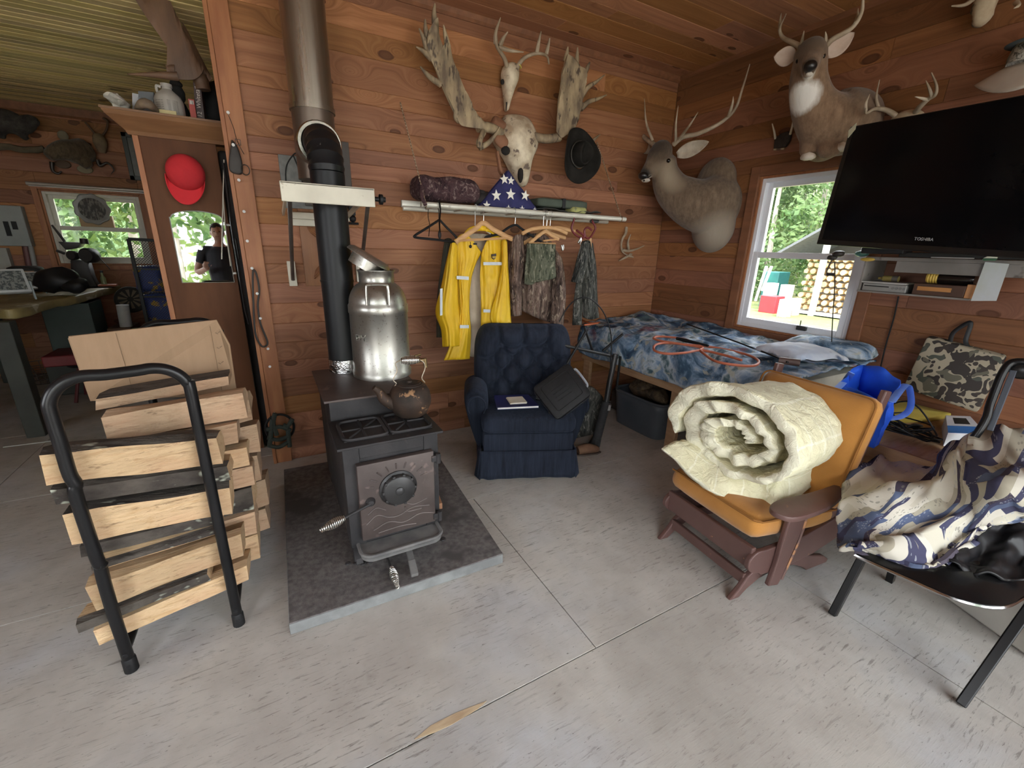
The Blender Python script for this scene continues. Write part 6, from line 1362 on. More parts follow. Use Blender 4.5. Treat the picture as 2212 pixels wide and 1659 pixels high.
antler3([(1412, 312, -.40), (1390, 295, -.36), (1376, 275, -.32), (1374, 245, -.30), (1380, 205, -.29), (1388, 162, -.29)], [[(1410, 304, -.41), (1396, 265, -.46), (1392, 213, -.47)], [(1376, 282, -.34), (1362, 262, -.40), (1357, 235, -.42)], [(1380, 240, -.29), (1398, 225, -.25), (1408, 192, -.25)]], .02, bk1)
# whitetail buck facing the room
org = Q(1840, 265, -.01); C_ = Q(1752, 112, -.40); tc_ = (CAMP-C_).normalized(); N_ = C_+tc_*.20+V((0, 0, -.055)); hd = N_-C_
nz = Q(1750, 143, 0); d_ = rayd(1750, 143); N_ = CAMP+d_*((C_+tc_*.20-CAMP).length/d_.length); hd = N_-C_
mt_loc = lambda p: tuple(p-org)
def along(u, v, k): d = rayd(u, v); return CAMP+d*((C_-CAMP).length+k)/d.length
M_WT = coat_mat('whitetail_coat', (.27, .175, .11), (.145, .092, .058), [(mt_loc(Q(1738, 208, -.33)+tc_*.09), .108, (.74, .72, .68), .3), (mt_loc(C_+tc_*.10+V((0, 0, .04))), .11, (.11, .075, .05), .6), (mt_loc(along(1748, 162, -.15)), .045, (.62, .58, .5), .5), (mt_loc(Q(1850, 240, -.1)), .17, (.10, .075, .055), .7), (mt_loc(N_), .05, (.05, .04, .035), .4)])
bk2 = thing('buck_mount', 'brown deer shoulder mount with a white throat patch facing the room', 'deer head', org)
m = MB(); m.tube(smooth_path([(*Q(1850, 262, .03), .17), (*Q(1825, 265, -.08), .195), (*Q(1790, 265, -.19), .18), (*Q(1758, 228, -.30), .13), (*Q(1746, 175, -.37), .105), (*Q(1751, 125, -.40), .092)], 5), 0, 24)
m.ball(Q(1780, 300, -.16), (.13, .13, .14), 3); head(m, C_, N_, .088); m.tube([(*(C_+hd*.4-V((0, 0, .06))), .045), (*(N_-V((0, 0, .042))-hd*.1), .03)], 0, 12)
m.tube(smooth_path([(*Q(1750, 300, -.24), .06), (*Q(1743, 325, -.27), .045), (*Q(1752, 336, -.26), .038)], 4), 0, 12); m.tube(smooth_path([(*Q(1790, 305, -.22), .06), (*Q(1785, 328, -.28), .045), (*Q(1812, 320, -.24), .04)], 4), 0, 12)
body_mesh(m, 'cape', M_WT, bk2)
for u, v in ((1725, 131), (1777, 121)):
    m = MB(); m.ball(along(u, v, -.085), .0165, 2); m.build('eye', M_EYE, bk2, True)
m = MB(); m.ball(N_, (.036, .036, .03), 3); m.build('nose', M_NOSE, bk2, True)
m = MB(); m.ball(along(1748, 160, -.175), (.024, .022, .014), 2); m.build('chin', pm('white_fur', (.62, .57, .5)), bk2, True)
for p in (Q(1747, 338, -.28), Q(1818, 318, -.25)):
    m = MB(); m.ball(p, (.035, .05, .025), 2); m.noise(.01, 30, 1); m.build('folded_hoof', pm('tan_fur', (.55, .44, .33), (.66, .6, .52), 20, .95, bump=.5, bsc=60), bk2, True)
M_EARP = pm('pink_ear', (.48, .36, .29), (.56, .45, .37), 14, .95, bump=.3, bsc=40)
for a, b, w in ((along(1786, 120, .03), along(1846, 70, .05), .055), (along(1718, 122, .03), along(1672, 122, -.02), .058)):
    m = MB(); ear(m, a, b, w, CAMP-a, .3); m.build('ear', M_EARP, bk2, True, mods=[SOL(.006)], angle=False)
antler3([(1785, 98, -.40), (1800, 84, -.40), (1840, 60, -.38), (1860, 30, -.40), (1864, 0, -.44), (1862, -20, -.46)], [[(1784, 92, -.41), (1784, 78, -.43), (1783, 68, -.44)], [(1848, 50, -.39), (1852, 35, -.37), (1854, 18, -.36)]], .017, bk2)
antler3([(1728, 100, -.40), (1712, 92, -.40), (1690, 80, -.38), (1685, 60, -.40), (1698, 30, -.46)], [[(1731, 96, -.41), (1734, 80, -.44), (1737, 66, -.45)], [(1684, 65, -.39), (1685, 45, -.36), (1688, 28, -.35)]], .017, bk2)
# antler plaques and racks
ap = thing('antler_plaque', 'small dark plaque with two short spike antlers left of the brown deer', 'antler plaque', Q(1692, 305, -.01))
m = MB(); P = [Q(*p, -.012) for p in ((1674, 322), (1676, 302), (1688, 290), (1705, 284), (1712, 290), (1708, 305), (1700, 318))]; m.prism(P, (-.022, 0, 0), .006); m.build('plaque', pm('dark_fur', (.03, .024, .02), (.05, .04, .035), 30, .9), ap, True)
m = MB(); m.tube([Q(1672, 323, -.03), Q(1694, 321, -.03)], .007, 6); m.build('bone_edge', M_BONE, ap, True)
for a, b in (((1675, 300), (1668, 267)), ((1707, 290), (1714, 256))):
    m = MB(); m.tube([Q(*a, -.03), Q((a[0]+b[0])/2+1, (a[1]+b[1])/2, -.06), Q(*b, -.08)], [.0085, .007, .003], 8); m.build('spike', M_TIP, ap, True)
ar = thing('antler_rack', 'pair of deer antlers on the wall above the television', 'antlers', Q(1960, 245, -.02))
for P, tn in (([(1935, 250, -.06), (1915, 238, -.10), (1890, 235, -.18), (1872, 244, -.28), (1870, 235, -.31)], [[(1899, 236, -.12), (1893, 210, -.15), (1900, 172, -.16)], [(1870, 240, -.29), (1871, 222, -.31), (1879, 203, -.31)]]), ([(1978, 242, -.06), (1988, 230, -.10), (2005, 214, -.13), (2020, 205, -.15), (2023, 185, -.18), (2012, 157, -.2)], [[(2004, 216, -.13), (1990, 212, -.17), (1976, 209, -.2)], [(2014, 210, -.14), (2007, 190, -.18), (2000, 174, -.2)]])):
    antler3(P, tn, .0155, ar)
m = MB(); m.ball(Q(1957, 262, -.04), (.035, .09, .06), 3); m.build('skull_plate', M_BONE, ar, True)
a2 = thing('antler_rack', 'antler tips and skull plate high in the top right corner', 'antlers', Q(2130, 5, -.02))
antler3([(2110, -10, -.10), (2085, 10, -.16), (2055, 13, -.2)], [], .014, a2); antler3([(2195, 5, -.1), (2200, 12, -.12), (2190, 18, -.14)], [], .012, a2)
m = MB(); m.ball(Q(2128, 10, -.06), (.05, .05, .10), 3); m.noise(.012, 20, 2); m.build('skull_plate', M_BONE, a2, True)
# camouflage cap in clear wrap
cp_ = thing('ball_cap', 'pale camouflage ball cap hanging above the television', 'cap', Q(2165, 140, -.05))
c0_ = Q(2222, 124, -.09); M_CAPC = camo('pale_camo', [(.18, .18, .16), (.42, .41, .38), (.55, .54, .5), (.06, .06, .05)], 16, (1, 1, 1))
m = MB(); m.lathe([(.072, -.01), (.076, .02), (.074, .06), (.06, .09), (.03, .105), (0, .11)], c0_+V((0, 0, -.02)), (.1, -.1, 1), 28); m.build('crown', M_CAPC, cp_, True, mods=[SOL(.003)])
m = MB(); m.tube([c0_+V((-.01, 0, .06))+V((.076*cos(2*pi*k/30), .076*sin(2*pi*k/30), 0)) for k in range(30)], .02, 6, closed=True, flat=.3); m.build('cap_band', pm('cap_teal', (.05, .065, .07), sc=9, r=.8), cp_, True)
m = MB()
def bill(u, v):
    a = pi*(u-.5)*1.25; r = .07+.07*v; q = V((-cos(a)*r*.62, sin(a)*r*1.25, -.03-.085*v*cos(a)**2-.045*v)); return c0_+q
m.grid(bill, 26, 8); m.build('bill', pm('clear_wrapped_bill', (.42, .36, .30), (.5, .44, .38), 6, .12, co=.6), cp_, True, mods=[SOL(.006)])
# ================================================================ television, shelf below, oddments
TL, BL = V((-.45, -1.755, 2.26)), V((-.45, -1.715, 1.612)); ad = (V((-.62, -2.50, 2.212))-TL).normalized(); TR, BR = TL+ad*1.09, BL+ad*1.09
tv = thing('television', 'large black flat screen television mounted across the window corner', 'television', (BL+BR)/2)
nrm = (TR-TL).cross(BL-TL).normalized()
if nrm.x > 0: nrm = -nrm
cen = (TL+BR)/2
m = MB(); m.prism([TL, TR, BR, BL], -nrm*.055, .006); m.build('housing', pm('tv_black', (.008, .008, .009), sc=9, r=.3), tv, True, smooth=False)
q = [cen+(p-cen)*V((1, 1, 1)).x*.945 for p in (TL, TR, BR, BL)]; up_ = (TL-BL).normalized()
q = [p+up_*.012 for p in q]; m = MB(); m.prism([p+nrm*.0005 for p in q], nrm*.0008); m.build('screen', pm('tv_screen', (.004, .004, .005), sc=9, r=.12, sp=.15), tv, True, smooth=False)
text_obj('TOSHIBA', .021, pm('tv_logo', (.45, .45, .47), sc=9, r=.3), on_plane(1996, 517, TL, nrm)+nrm*.002, ad, up_, tv, 'brand_letters')
m = MB(); m.prism([TL+ad*.0+nrm*.002-up_*.02, TL+ad*.035+nrm*.002+up_*.012, TL+ad*.04+nrm*.002-up_*.02, TL+ad*.01+nrm*.002-up_*.06], nrm*.002); m.build('paper_tag', pm('tag_yellow', (.62, .62, .45), sc=9, r=.8), tv, True, smooth=False)
m = MB(); m.box((-.16, -2.25, 1.92), (.30, .06, .06)); m.bb((-.03, -2.45, 1.75), (-.002, -2.05, 2.1)); m.build('wall_arm', M_BLK, tv, True, smooth=False)
M_SHELF = pm('grey_shelf_board', (.16, .145, .13), (.22, .20, .185), 5, .6, spots=((.09, .075, .065), 9, .62))
sx = -.27; sh = thing('wall_shelf', 'grey two-level wall shelf under the television', 'shelf', (-.14, -2.4, 1.33))
y0, y1 = -1.925, -2.95
m = MB(); m.bb((sx, y1, 1.525), (-.002, y0, 1.545), .002); m.build('top_board', M_SHELF, sh, True, smooth=False)
m = MB(); m.bb((sx, y1, 1.462), (sx+.018, y0-.16, 1.525), .002); m.build('front_board', M_SHELF, sh, True, smooth=False)
m = MB(); m.bb((sx-.005, -2.44, 1.335), (-.002, y0, 1.345), .001); m.build('bottom_board', M_SHELF, sh, True, smooth=False)
m = MB(); m.bb((sx, y0-.012, 1.335), (-.002, y0, 1.545), .002); m.build('end_panel', M_SHELF, sh, True, smooth=False)
SBZ = 1.346
dv = thing('disc_player', 'silver disc player on the lower shelf under the television', 'disc player', (-.16, -2.05, SBZ))
m = MB(); m.bb((sx+.004, -2.165, SBZ), (-.06, -1.945, SBZ+.045), .004); m.build('case', pm('player_silver', (.30, .30, .29), (.25, .25, .24), 9, .4, m=.3), dv, True, smooth=False)
m = MB()
for k in range(4): m.lathe([(.008, 0), (.008, .003), (0, .003)], (sx+.005, -2.10-.018*k, SBZ+.024), (-1, 0, 0), 10)
m.build('buttons', pm('player_button', (.18, .18, .18), sc=9, r=.4), dv, True)
m = MB(); m.bb((sx+.002, -2.08, SBZ+.026), (sx+.006, -1.955, SBZ+.032)); m.build('disc_slot', M_BLK, dv, True, smooth=False)
m = MB(); m.bb((sx-.0, -2.16, SBZ+.046), (-.05, -1.935, SBZ+.056), .003); tag(m.build('plastic_tray', pm('clear_tray', (.42, .41, .39), sc=9, r=.25), smooth=False), 'clear plastic tray lying on the silver disc player', 'tray')
bt_ = thing('small_bottle', 'small dull yellow bottle lying on top of the plastic tray', 'bottle', (-.2, -2.05, SBZ+.06))
m = MB(); m.lathe([(0, 0), (.017, 0), (.017, .075), (.007, .085), (.007, .10), (0, .10)], (sx+.05, -2.10, SBZ+.076), (0, 1, 0), 16); m.build('bottle_body', pm('olive_plastic', (.22, .17, .05), sc=9, r=.5), bt_, True)
m = MB(); m.lathe([(.0175, .0), (.0175, .03)], (sx+.05, -2.10, SBZ+.076), (0, 1, 0), 16); m.build('label_band', pm('dark_label', (.09, .08, .07), sc=9, r=.5), bt_, True)
wb = thing('wooden_box', 'dark wooden box with an orange inset panel under the television', 'box', (-.18, -2.3, SBZ))
m = MB(); m.bb((sx-.0, -2.415, SBZ), (-.08, -2.195, SBZ+.062), .003); m.build('box_body', pm('box_dark', (.05, .022, .012), (.07, .03, .016), 7, .5), wb, True, smooth=False)
m = MB(); m.bb((sx-.003, -2.36, SBZ+.024), (sx, -2.215, SBZ+.046)); m.build('inset_panel', pm('box_orange', (.42, .19, .055), (.35, .15, .04), 8, .5), wb, True, smooth=False)
m = MB(); m.bb((sx-.0, -2.445, SBZ), (-.08, -2.416, SBZ+.072), .003); m.build('end_block', pm('box_pale', (.55, .27, .11), (.45, .21, .08), 8, .5), wb, True, smooth=False)
jb = thing('dark_bottle', 'dark bottle with a yellow ribbed cap lying on the wooden box', 'bottle', (-.2, -2.3, SBZ+.065))
m = MB(); m.lathe([(0, 0), (.03, .004), (.033, .03), (.033, .15), (.0, .152)], (sx+.06, -2.43, SBZ+.096), (0, 1, 0), 20); m.build('bottle_body', pm('dark_glass', (.012, .009, .008), sc=9, r=.12), jb, True)
m = MB()
for k in range(4): m.lathe([(.029, 0), (.0325, .004), (.0325, .008), (.029, .012)], (sx+.06, -2.278+k*.012, SBZ+.096), (0, 1, 0), 20)
m.lathe([(.03, 0), (.03, .05), (0, .05)], (sx+.06, -2.278, SBZ+.096), (0, 1, 0), 20); m.build('ribbed_cap', pm('cap_yellow', (.62, .42, .08), (.5, .33, .06), 9, .5), jb, True)
P = [XX(2128, 566, sx-.012), XX(2180, 570, sx-.012), XX(2152, 650, sx-.02), XX(2097, 650, sx-.02)]
pp2 = thing('paper_sheet', 'hanging sheet of clouded silver paper on the shelf front', 'paper', P[2])
m = MB(); m.prism(P, (.003, 0, 0)); m.build('sheet', pm('silver_paper', (.50, .53, .58), (.42, .44, .36), 5, .3, st=(1, 1, .6)), pp2, True, smooth=False)
m = MB(); m.box(XX(1915, 542, -.30), (.16, .20, .035), (0, 0, .1), .006); tag(m.build('cable_box', M_BLK, smooth=False), 'flat black cable box on the shelf right under the screen', 'cable box')
m = MB(); m.bb((sx-.04, -2.9, 1.548), (-.05, -2.10, 1.575), .004); tag(m.build('sound_bar', pm('matte_black', (.01, .01, .01), sc=9, r=.5), smooth=False), 'long low black bar on the shelf under the television', 'sound bar')
m = MB(); m.bb((sx-.052, -2.42, 1.547), (sx-.04, -2.25, 1.552)); tag(m.build('steel_ruler', pm('steel_plain', (.55, .55, .53), sc=9, r=.35, m=.8), smooth=False), 'thin steel ruler lying on the shelf edge', 'ruler')
kn = thing('utility_knife', 'white and green utility knife on the shelf edge', 'knife', XX(2145, 556, sx-.05))
m = MB(); P = [XX(*p, sx-.055) for p in ((2122, 558), (2142, 550), (2154, 551), (2154, 558))]; m.prism(P, (.012, 0, 0), .003); m.build('handle', pm('cream_plastic', (.65, .66, .55), sc=9, r=.4), kn, True)
m = MB(); P = [XX(*p, sx-.053) for p in ((2122, 559), (2154, 559), (2150, 563), (2124, 563))]; m.prism(P, (.01, 0, 0)); m.build('grip', pm('green_plastic', (.04, .13, .06), sc=9, r=.4), kn, True)
m = MB(); m.ball(XX(2190, 550, -.29), (.05, .07, .018), 2); m.noise(.012, 24, 2); tag(m.build('plastic_bag', pm('grey_film', (.42, .42, .45), (.2, .2, .24), 16, .25)), 'crumpled grey plastic bag at the right end of the shelf', 'plastic bag')
m = MB(); m.ball(XX(1812, 548, -.28), (.03, .035, .02), 2); m.ball(XX(1798, 556, -.28), (.02, .03, .02), 2); m.noise(.006, 40, 1)
m.tube(smooth_path([XX(*p, -.29) for p in ((1798, 560), (1790, 575), (1786, 590), (1796, 592), (1803, 590), (1803, 568))], 4), .004, 6); m.tube([XX(1787, 592, -.29), XX(1803, 593, -.29)], .011, 8)
tag(m.build('strap_clamp', pm('brown_black', (.035, .028, .024), (.02, .018, .016), 20, .5)), 'dark clamp with a dangling buckle at the left end of the shelf', 'clamp')
m = MB(); m.tube(smooth_path([(*XX(1803, 566, -.285),), (*XX(1803, 620, -.28),), (*XX(1798, 700, -.27),), (*XX(1796, 770, -.25),), (*XX(1799, 806, -.24),)], 6), .0035, 6)
tag(m.build('cable', M_BLK), 'thin black cable hanging in front of the window', 'cable')
m = MB(); m.tube(smooth_path([(*XX(1941, 640, -.012),), (*XX(1930, 690, -.012),), (*XX(1915, 740, -.012),), (*XX(1903, 790, -.03),), (*XX(1900, 812, -.06),)], 6), .0045, 6)
tag(m.build('cable', M_BLK), 'black cable hanging down the board wall right of the window', 'cable')
m = MB(); m.ball(XX(1862, 548, -.2), (.03, .04, .02), 2); tag(m.build('green_bottle', pm('teal_plastic', (.08, .22, .19), sc=9, r=.3)), 'small teal plastic piece at the left end of the shelf', 'plastic piece')
m = MB(); m.ball(XX(1862, 560, -.27)+V((0, -.03, 0)), (.015, .04, .012), 2); tag(m.build('yellow_tool', pm('cap_yellow', (.62, .42, .08))), 'small yellow tool on the shelf beside the window', 'tool')
# ---------------------------------------------------------------- black stand by the recliner
O_ = V((-1.308, -.80, 0)); D_ = V((.045, .0, 1)).normalized()
sd = thing('tube_stand', 'black tubular metal frame standing between the recliner and the bunk', 'metal frame', O_)
def S_(u, v, k=0): return YY(u, v, -.80+k)
m = MB(); m.tube([S_(1287, 955), S_(1300, 905), S_(1310, 868)], .036, 16); m.tube([S_(1283, 962), S_(1290, 945)], [.05, .036], 16); m.build('foam_sleeve', pm('foam_black', (.014, .014, .015), (.022, .022, .024), 30, .85), sd, True)
M_SCUF = pm('scuffed_black', (.013, .013, .014), (.03, .03, .03), 9, .4, spots=((.4, .4, .4), 30, .68))
m = MB(); m.tube([S_(1309, 872), S_(1318, 820), S_(1330, 765)], .022, 12); m.build('upright', M_SCUF, sd, True)
m = MB(); m.tube([S_(1311, 872), S_(1308, 884)], .038, 16); m.build('tape_band', pm('silver_tape', (.6, .6, .6), (.4, .4, .4), 30, .35, m=.6), sd, True)
m = MB(); m.tube([S_(1334, 772, .02), S_(1280, 760, .03), S_(1213, 745, .08)], .012, 10); m.build('cross_arm', M_SCUF, sd, True)
for a, b in (((1262, 705), (1280, 757)), ((1268, 712), (1225, 785)), ((1345, 722), (1302, 758)), ((1340, 770), (1332, 840))):
    m = MB(); m.tube([S_(*a, .05), S_(*b, .05)], .010, 8); m.build('brace', M_BLK, sd, True)
m = MB(); m.tube(smooth_path([S_(*p, .0) for p in ((1318, 830), (1319, 780), (1321, 740), (1316, 705), (1302, 672), (1283, 651), (1263, 642), (1240, 650), (1222, 670), (1208, 695))], 6), .0045, 6); m.build('curved_rod', M_BLK, sd, True)
m = MB(); P = smooth_path([YY(*p, -.62) for p in ((1240, 845), (1270, 835), (1298, 848), (1306, 880), (1296, 930), (1275, 970), (1242, 960), (1235, 900))]+[YY(1240, 845, -.62)], 3)[:-1]; m.prism(P, (0, .06, 0), .02); m.noise(.012, 12, 4)
tag(m.build('camo_bag', M_CAMD, angle=60), 'leaf camouflage bag slumped on the floor behind the recliner', 'bag')
bo = thing('brown_shoe', 'brown leather shoe on the floor right of the recliner', 'shoe', ZZ(1258, 978, 0))
q = ZZ(1256, 980, 0)+V((.05, -.02, 0)); m = MB(); m.tube(smooth_path([(*(q+V((-.09, .02, .035))), .034), (*(q+V((-.02, .005, .045))), .042), (*(q+V((.05, -.012, .035))), .033), (*(q+V((.085, -.02, .028))), .02)], 4), 0, 14); m.build('upper', pm('brown_suede', (.17, .09, .05), (.12, .06, .035), 12, .8), bo, True)
m = MB(); m.prism([q+V((x, y-.22*x, .002)) for x, y in ((-.125, -.03), (-.06, -.045), (.05, -.043), (.10, -.02), (.10, .02), (.05, .043), (-.06, .045), (-.125, .03))], (0, 0, .012), .003); m.build('sole', pm('shoe_sole', (.06, .04, .03), sc=9, r=.7), bo, True)
# ================================================================ post hardware and hanging gear
def P_(u, v): return YY(u, v, -.022)
for i, (u, v) in enumerate(((494, 249), (505, 318), (517, 393), (528, 460), (535, 523), (545, 581), (556, 635), (563, 688), (579, 753), (583, 791), (593, 892))):
    m = MB(); m.tube([P_(u, v)+V((0, .03, 0)), P_(u, v)+V((0, -.035, .006))], .0028, 6); m.lathe([(0, 0), (.0085, .0), (.0085, .004), (0, .006)], P_(u, v)+V((0, -.035, .006)), (0, -1, .1), 12)
    nms = ('topmost', 'second from the top', 'third from the top', 'fourth from the top', 'fifth from the top', 'sixth from the top', 'seventh from the top', 'fifth from the bottom', 'third from the bottom', 'second from the bottom', 'lowest')
    tag(m.build('nail', pm('white_nail_head', (.72, .72, .70), sc=9, r=.5)), 'white headed nail in the corner post, %s' % nms[i], 'nail', 'nails in the corner post')
def gear(name, label, cat, pts, r, mat, flat=1, y=-.05, extra=None):
    m = MB(); m.tube(smooth_path([YY(*p, y) for p in pts], 6), r, 8, flat=flat)
    if extra: extra(m)
    return tag(m.build(name, mat), label, cat)
M_LEA = pm('dark_leather', (.018, .014, .012), (.03, .024, .02), 12, .6)
gl = thing('leather_sheath', 'dark leather sheath with a buckled strap hanging near the top of the post', 'sheath', YY(515, 340, -.05))
m = MB(); W_ = smooth_path([YY(*p, -.05) for p in ((500, 300), (494, 345), (496, 368), (512, 376), (524, 372), (522, 345), (512, 315))]+[YY(500, 300, -.05)], 4)[:-1]; m.prism(W_, (0, .03, 0), .008); m.build('pouch', M_LEA, gl, True, angle=60)
m = MB(); m.tube(smooth_path([YY(*p, -.055) for p in ((494, 250), (504, 275), (511, 300), (520, 320), (527, 333))], 5), .008, 6, flat=.25); m.build('strap', M_LEA, gl, True)
m = MB(); c = YY(514, 307, -.062); m.tube([c+V((x, 0, z)) for x, z in ((-.012, -.014), (.012, -.014), (.012, .014), (-.012, .014))], .0025, 6, closed=True); m.build('buckle', M_WIRE, gl, True)
m = MB(); c = YY(530, 367, -.05); m.tube([c+V((.022*cos(a*.4), 0, .028*sin(a*.4))) for a in range(16)], .003, 6, closed=True); m.build('ring', M_LEA, gl, True)
gear('leather_lanyard', 'black leather cord looped from a nail low on the post', 'cord', [(545, 581), (553, 590), (560, 625), (557, 660), (563, 700), (578, 740), (566, 748), (553, 725), (549, 690), (547, 640), (546, 600), (547, 583)], .006, M_LEA)
hp_ = thing('strap_harness', 'dark green strap harness on a black hoop hanging low on the post', 'harness', YY(603, 925, -.05))
c = YY(605, 925, -.06); m = MB(); m.tube([c+V((.088*cos(2*pi*k/40), -.0, .098*sin(2*pi*k/40)+.005)) for k in range(40)], .0085, 8, closed=True); m.build('hoop', M_BLK, hp_, True)
m = MB(); M_GRN = pm('dark_green_webbing', (.026, .034, .028), (.04, .05, .04), 14, .85)
for pts in (((594, 893), (590, 915), (598, 940)), ((575, 928), (605, 922), (628, 930)), ((578, 945), (600, 950), (625, 942)), ((580, 962), (602, 966), (622, 955)), ((588, 905), (585, 940), (582, 965)), ((622, 925), (624, 950), (626, 965)), ((632, 905), (622, 920), (612, 918))): m.tube(smooth_path([YY(*p, -.075) for p in pts], 4), .015, 8)
m.build('webbing', M_GRN, hp_, True)
# ================================================================ closet with mirror left of the post
PY = .30
cl = thing('plywood_closet', 'tall brown plywood closet with a flared top shelf beside the post', 'closet', (-3.9, PY+.3, 0))
M_PLYB = pm('varnished_plywood', (.115, .046, .019), (.085, .033, .014), 3, .6, st=(3, 3, .6), bump=.05, sp=.2, spots=((.22, .12, .055), 3.5, .72))
xl, xr = -4.09, -3.695; zt_ = 2.115
m = MB(); m.bb((xl, PY, .002), (xr, PY+.018, zt_), .001); m.build('front_panel', M_PLYB, cl, True, smooth=False)
m = MB(); m.bb((xl-.016, PY-.01, .002), (xl+.012, PY+.02, zt_), .002); m.build('corner_strip', M_TRIM, cl, True, smooth=False)
m = MB(); m.bb((xl-.012, PY+.02, .002), (xl+.006, PY+.75, zt_)); m.build('side_panel', M_PLYB, cl, True, smooth=False)
m = MB(); sh_o = [(PY+.01, zt_), (PY-.012, zt_), (PY-.02, zt_+.02), (PY-.085, zt_+.085), (PY-.095, zt_+.105), (PY-.095, zt_+.118), (PY+.01, zt_+.118)]
b = bmesh.new(); A = [b.verts.new((xl-.02-(PY-y)*1.0, y, z)) for y, z in sh_o]; B_ = [b.verts.new((xr+.06, y, z)) for y, z in sh_o]; C_ = [b.verts.new((xl-.02-(PY-y), PY+.75, z)) for y, z in sh_o]
for i in range(len(A)-1): b.faces.new((A[i], A[i+1], B_[i+1], B_[i])); b.faces.new((A[i+1], A[i], C_[i], C_[i+1]))
b.faces.new(B_)
m._merge(b, lambda p: p.copy()); m.build('crown_moulding', pm('crown_pine', (.22, .11, .05), (.17, .08, .036), 4, .55, st=(1, 6, 6), sp=.25), cl, True, smooth=False)
SHZ = zt_+.118
m = MB(); m.bb((xl-.12, PY-.1, SHZ-.012), (xr+.06, PY+.75, SHZ), .001); m.build('top_board', pm('shelf_pine', (.2, .1, .045), (.15, .07, .03), 4, .5, st=(1, 6, 6)), cl, True, smooth=False)
mr = thing('wall_mirror', 'arch-topped mirror clipped to the front of the plywood closet', 'mirror', YY(440, 540, PY-.01))
mq = [YY(393, 611, PY), YY(506, 609, PY), YY(484, 470, PY), YY(367, 465, PY)]; mx0, mx1, mz0, mz1 = (mq[0].x+mq[3].x)/2, (mq[1].x+mq[2].x)/2, (mq[0].z+mq[1].z)/2, (mq[2].z+mq[3].z)/2
ol = [V((mx0, PY, mz0)), V((mx1, PY, mz0)), V((mx1, PY, mz1-.012))]+[V(((mx0+mx1)/2+(mx1-mx0)/2*cos(radians(a))*.94, PY, mz1-.01+.042*sin(radians(a)))) for a in range(0, 181, 12)]+[V((mx0, PY, mz1-.012))]
mmt = NT('mirror_silver'); mmt.P(c=(.92, .93, .93), m=1, r=.012); 
m = MB(); m.prism([p+V((0, -.006, 0)) for p in ol], (0, .005, 0)); m.build('glass', mmt.m, mr, True, smooth=False)
m = MB(); m.tube([p+V((0, -.005, 0)) for p in ol], .0035, 6, closed=True); m.build('bevel_edge', pm('mirror_edge', (.62, .66, .62), sc=9, r=.2, m=.6), mr, True)
for u, v in ((493, 486), (507, 590)):
    m = MB(); m.box(YY(u, v, PY-.008), (.022, .012, .014), None, .003); m.build('clip', pm('clear_clip', (.6, .6, .58), sc=9, r=.2), mr, True)
# red cap
rc_ = thing('ball_cap', 'bright red ball cap hanging on the plywood closet', 'cap', YY(405, 400, PY-.06))
cc0 = YY(402, 385, PY-.02); M_RED = pm('red_twill', (.50, .018, .025), (.42, .014, .02), 9, .85, bump=.2, bsc=120); Rz = Matrix.Rotation(radians(8), 3, 'Y')
m = MB()
def capf(u, v):
    a = 2*pi*u; r = (1-v**2.4)**.5 if v < 1 else 0; x, z = cos(a)*r*.100, sin(a)*r*.105+.03; return cc0+Rz @ V((x, -.10*v**.8-.002, z))
m.grid(capf, 40, 14, cu=True); m.build('crown', M_RED, rc_, True, angle=False)
m = MB()
def billf(u, v):
    a = pi+pi*u; r = .75+.5*v; x, z = cos(a)*.093*(1+.06*v), -.0+sin(a)*(.06+.10*v); return cc0+Rz @ V((x, -.055+.030*cos(a)**2-.03*v+.02, z-.0))
m.grid(billf, 28, 10); m.build('bill', pm('red_bill', (.60, .02, .03), (.54, .018, .026), 9, .8), rc_, True, mods=[SOL(.004)], angle=False)
m = MB(); m.tube([cc0+Rz @ V((.040*cos(radians(a)), -.004, .125+.028*sin(radians(a)))) for a in range(180, 361, 20)], .004, 6); m.build('back_strap', pm('red_dark', (.2, .01, .014), sc=9, r=.8), rc_, True)
# black filler added to paint the gap's shade, with sticks in front
m = MB(); m.bb((-3.695, PY+.03, .002), (-3.50, PY+.12, 2.09), .02); tag(m.build('gap_shade_filler', pm('soft_black', (.010, .009, .009), (.016, .014, .014), 6, .9), angle=50), 'tall black filler added to darken the gap between closet and post', 'case')
gear('bow_limb', 'long dark bow limb leaning in the gap beside the post', 'bow', [(483, 352), (492, 420), (502, 500), (512, 560), (528, 660), (538, 700)], .011, M_BLK, .6, .10, lambda m: m.tube([YY(509, 515, .08), YY(517, 560, .08)], .012, 8, flat=.4))
gear('white_string', 'thin white cord hanging beside the mirror', 'cord', [(484, 345), (482, 420), (480, 500), (479, 560)], .0035, pm('cord_white', (.6, .56, .48), sc=9, r=.6), 1, PY-.035, lambda m: m.tube(smooth_path([YY(*p, PY-.035) for p in ((482, 420), (486, 480), (492, 530), (498, 575))], 4), .003, 6))
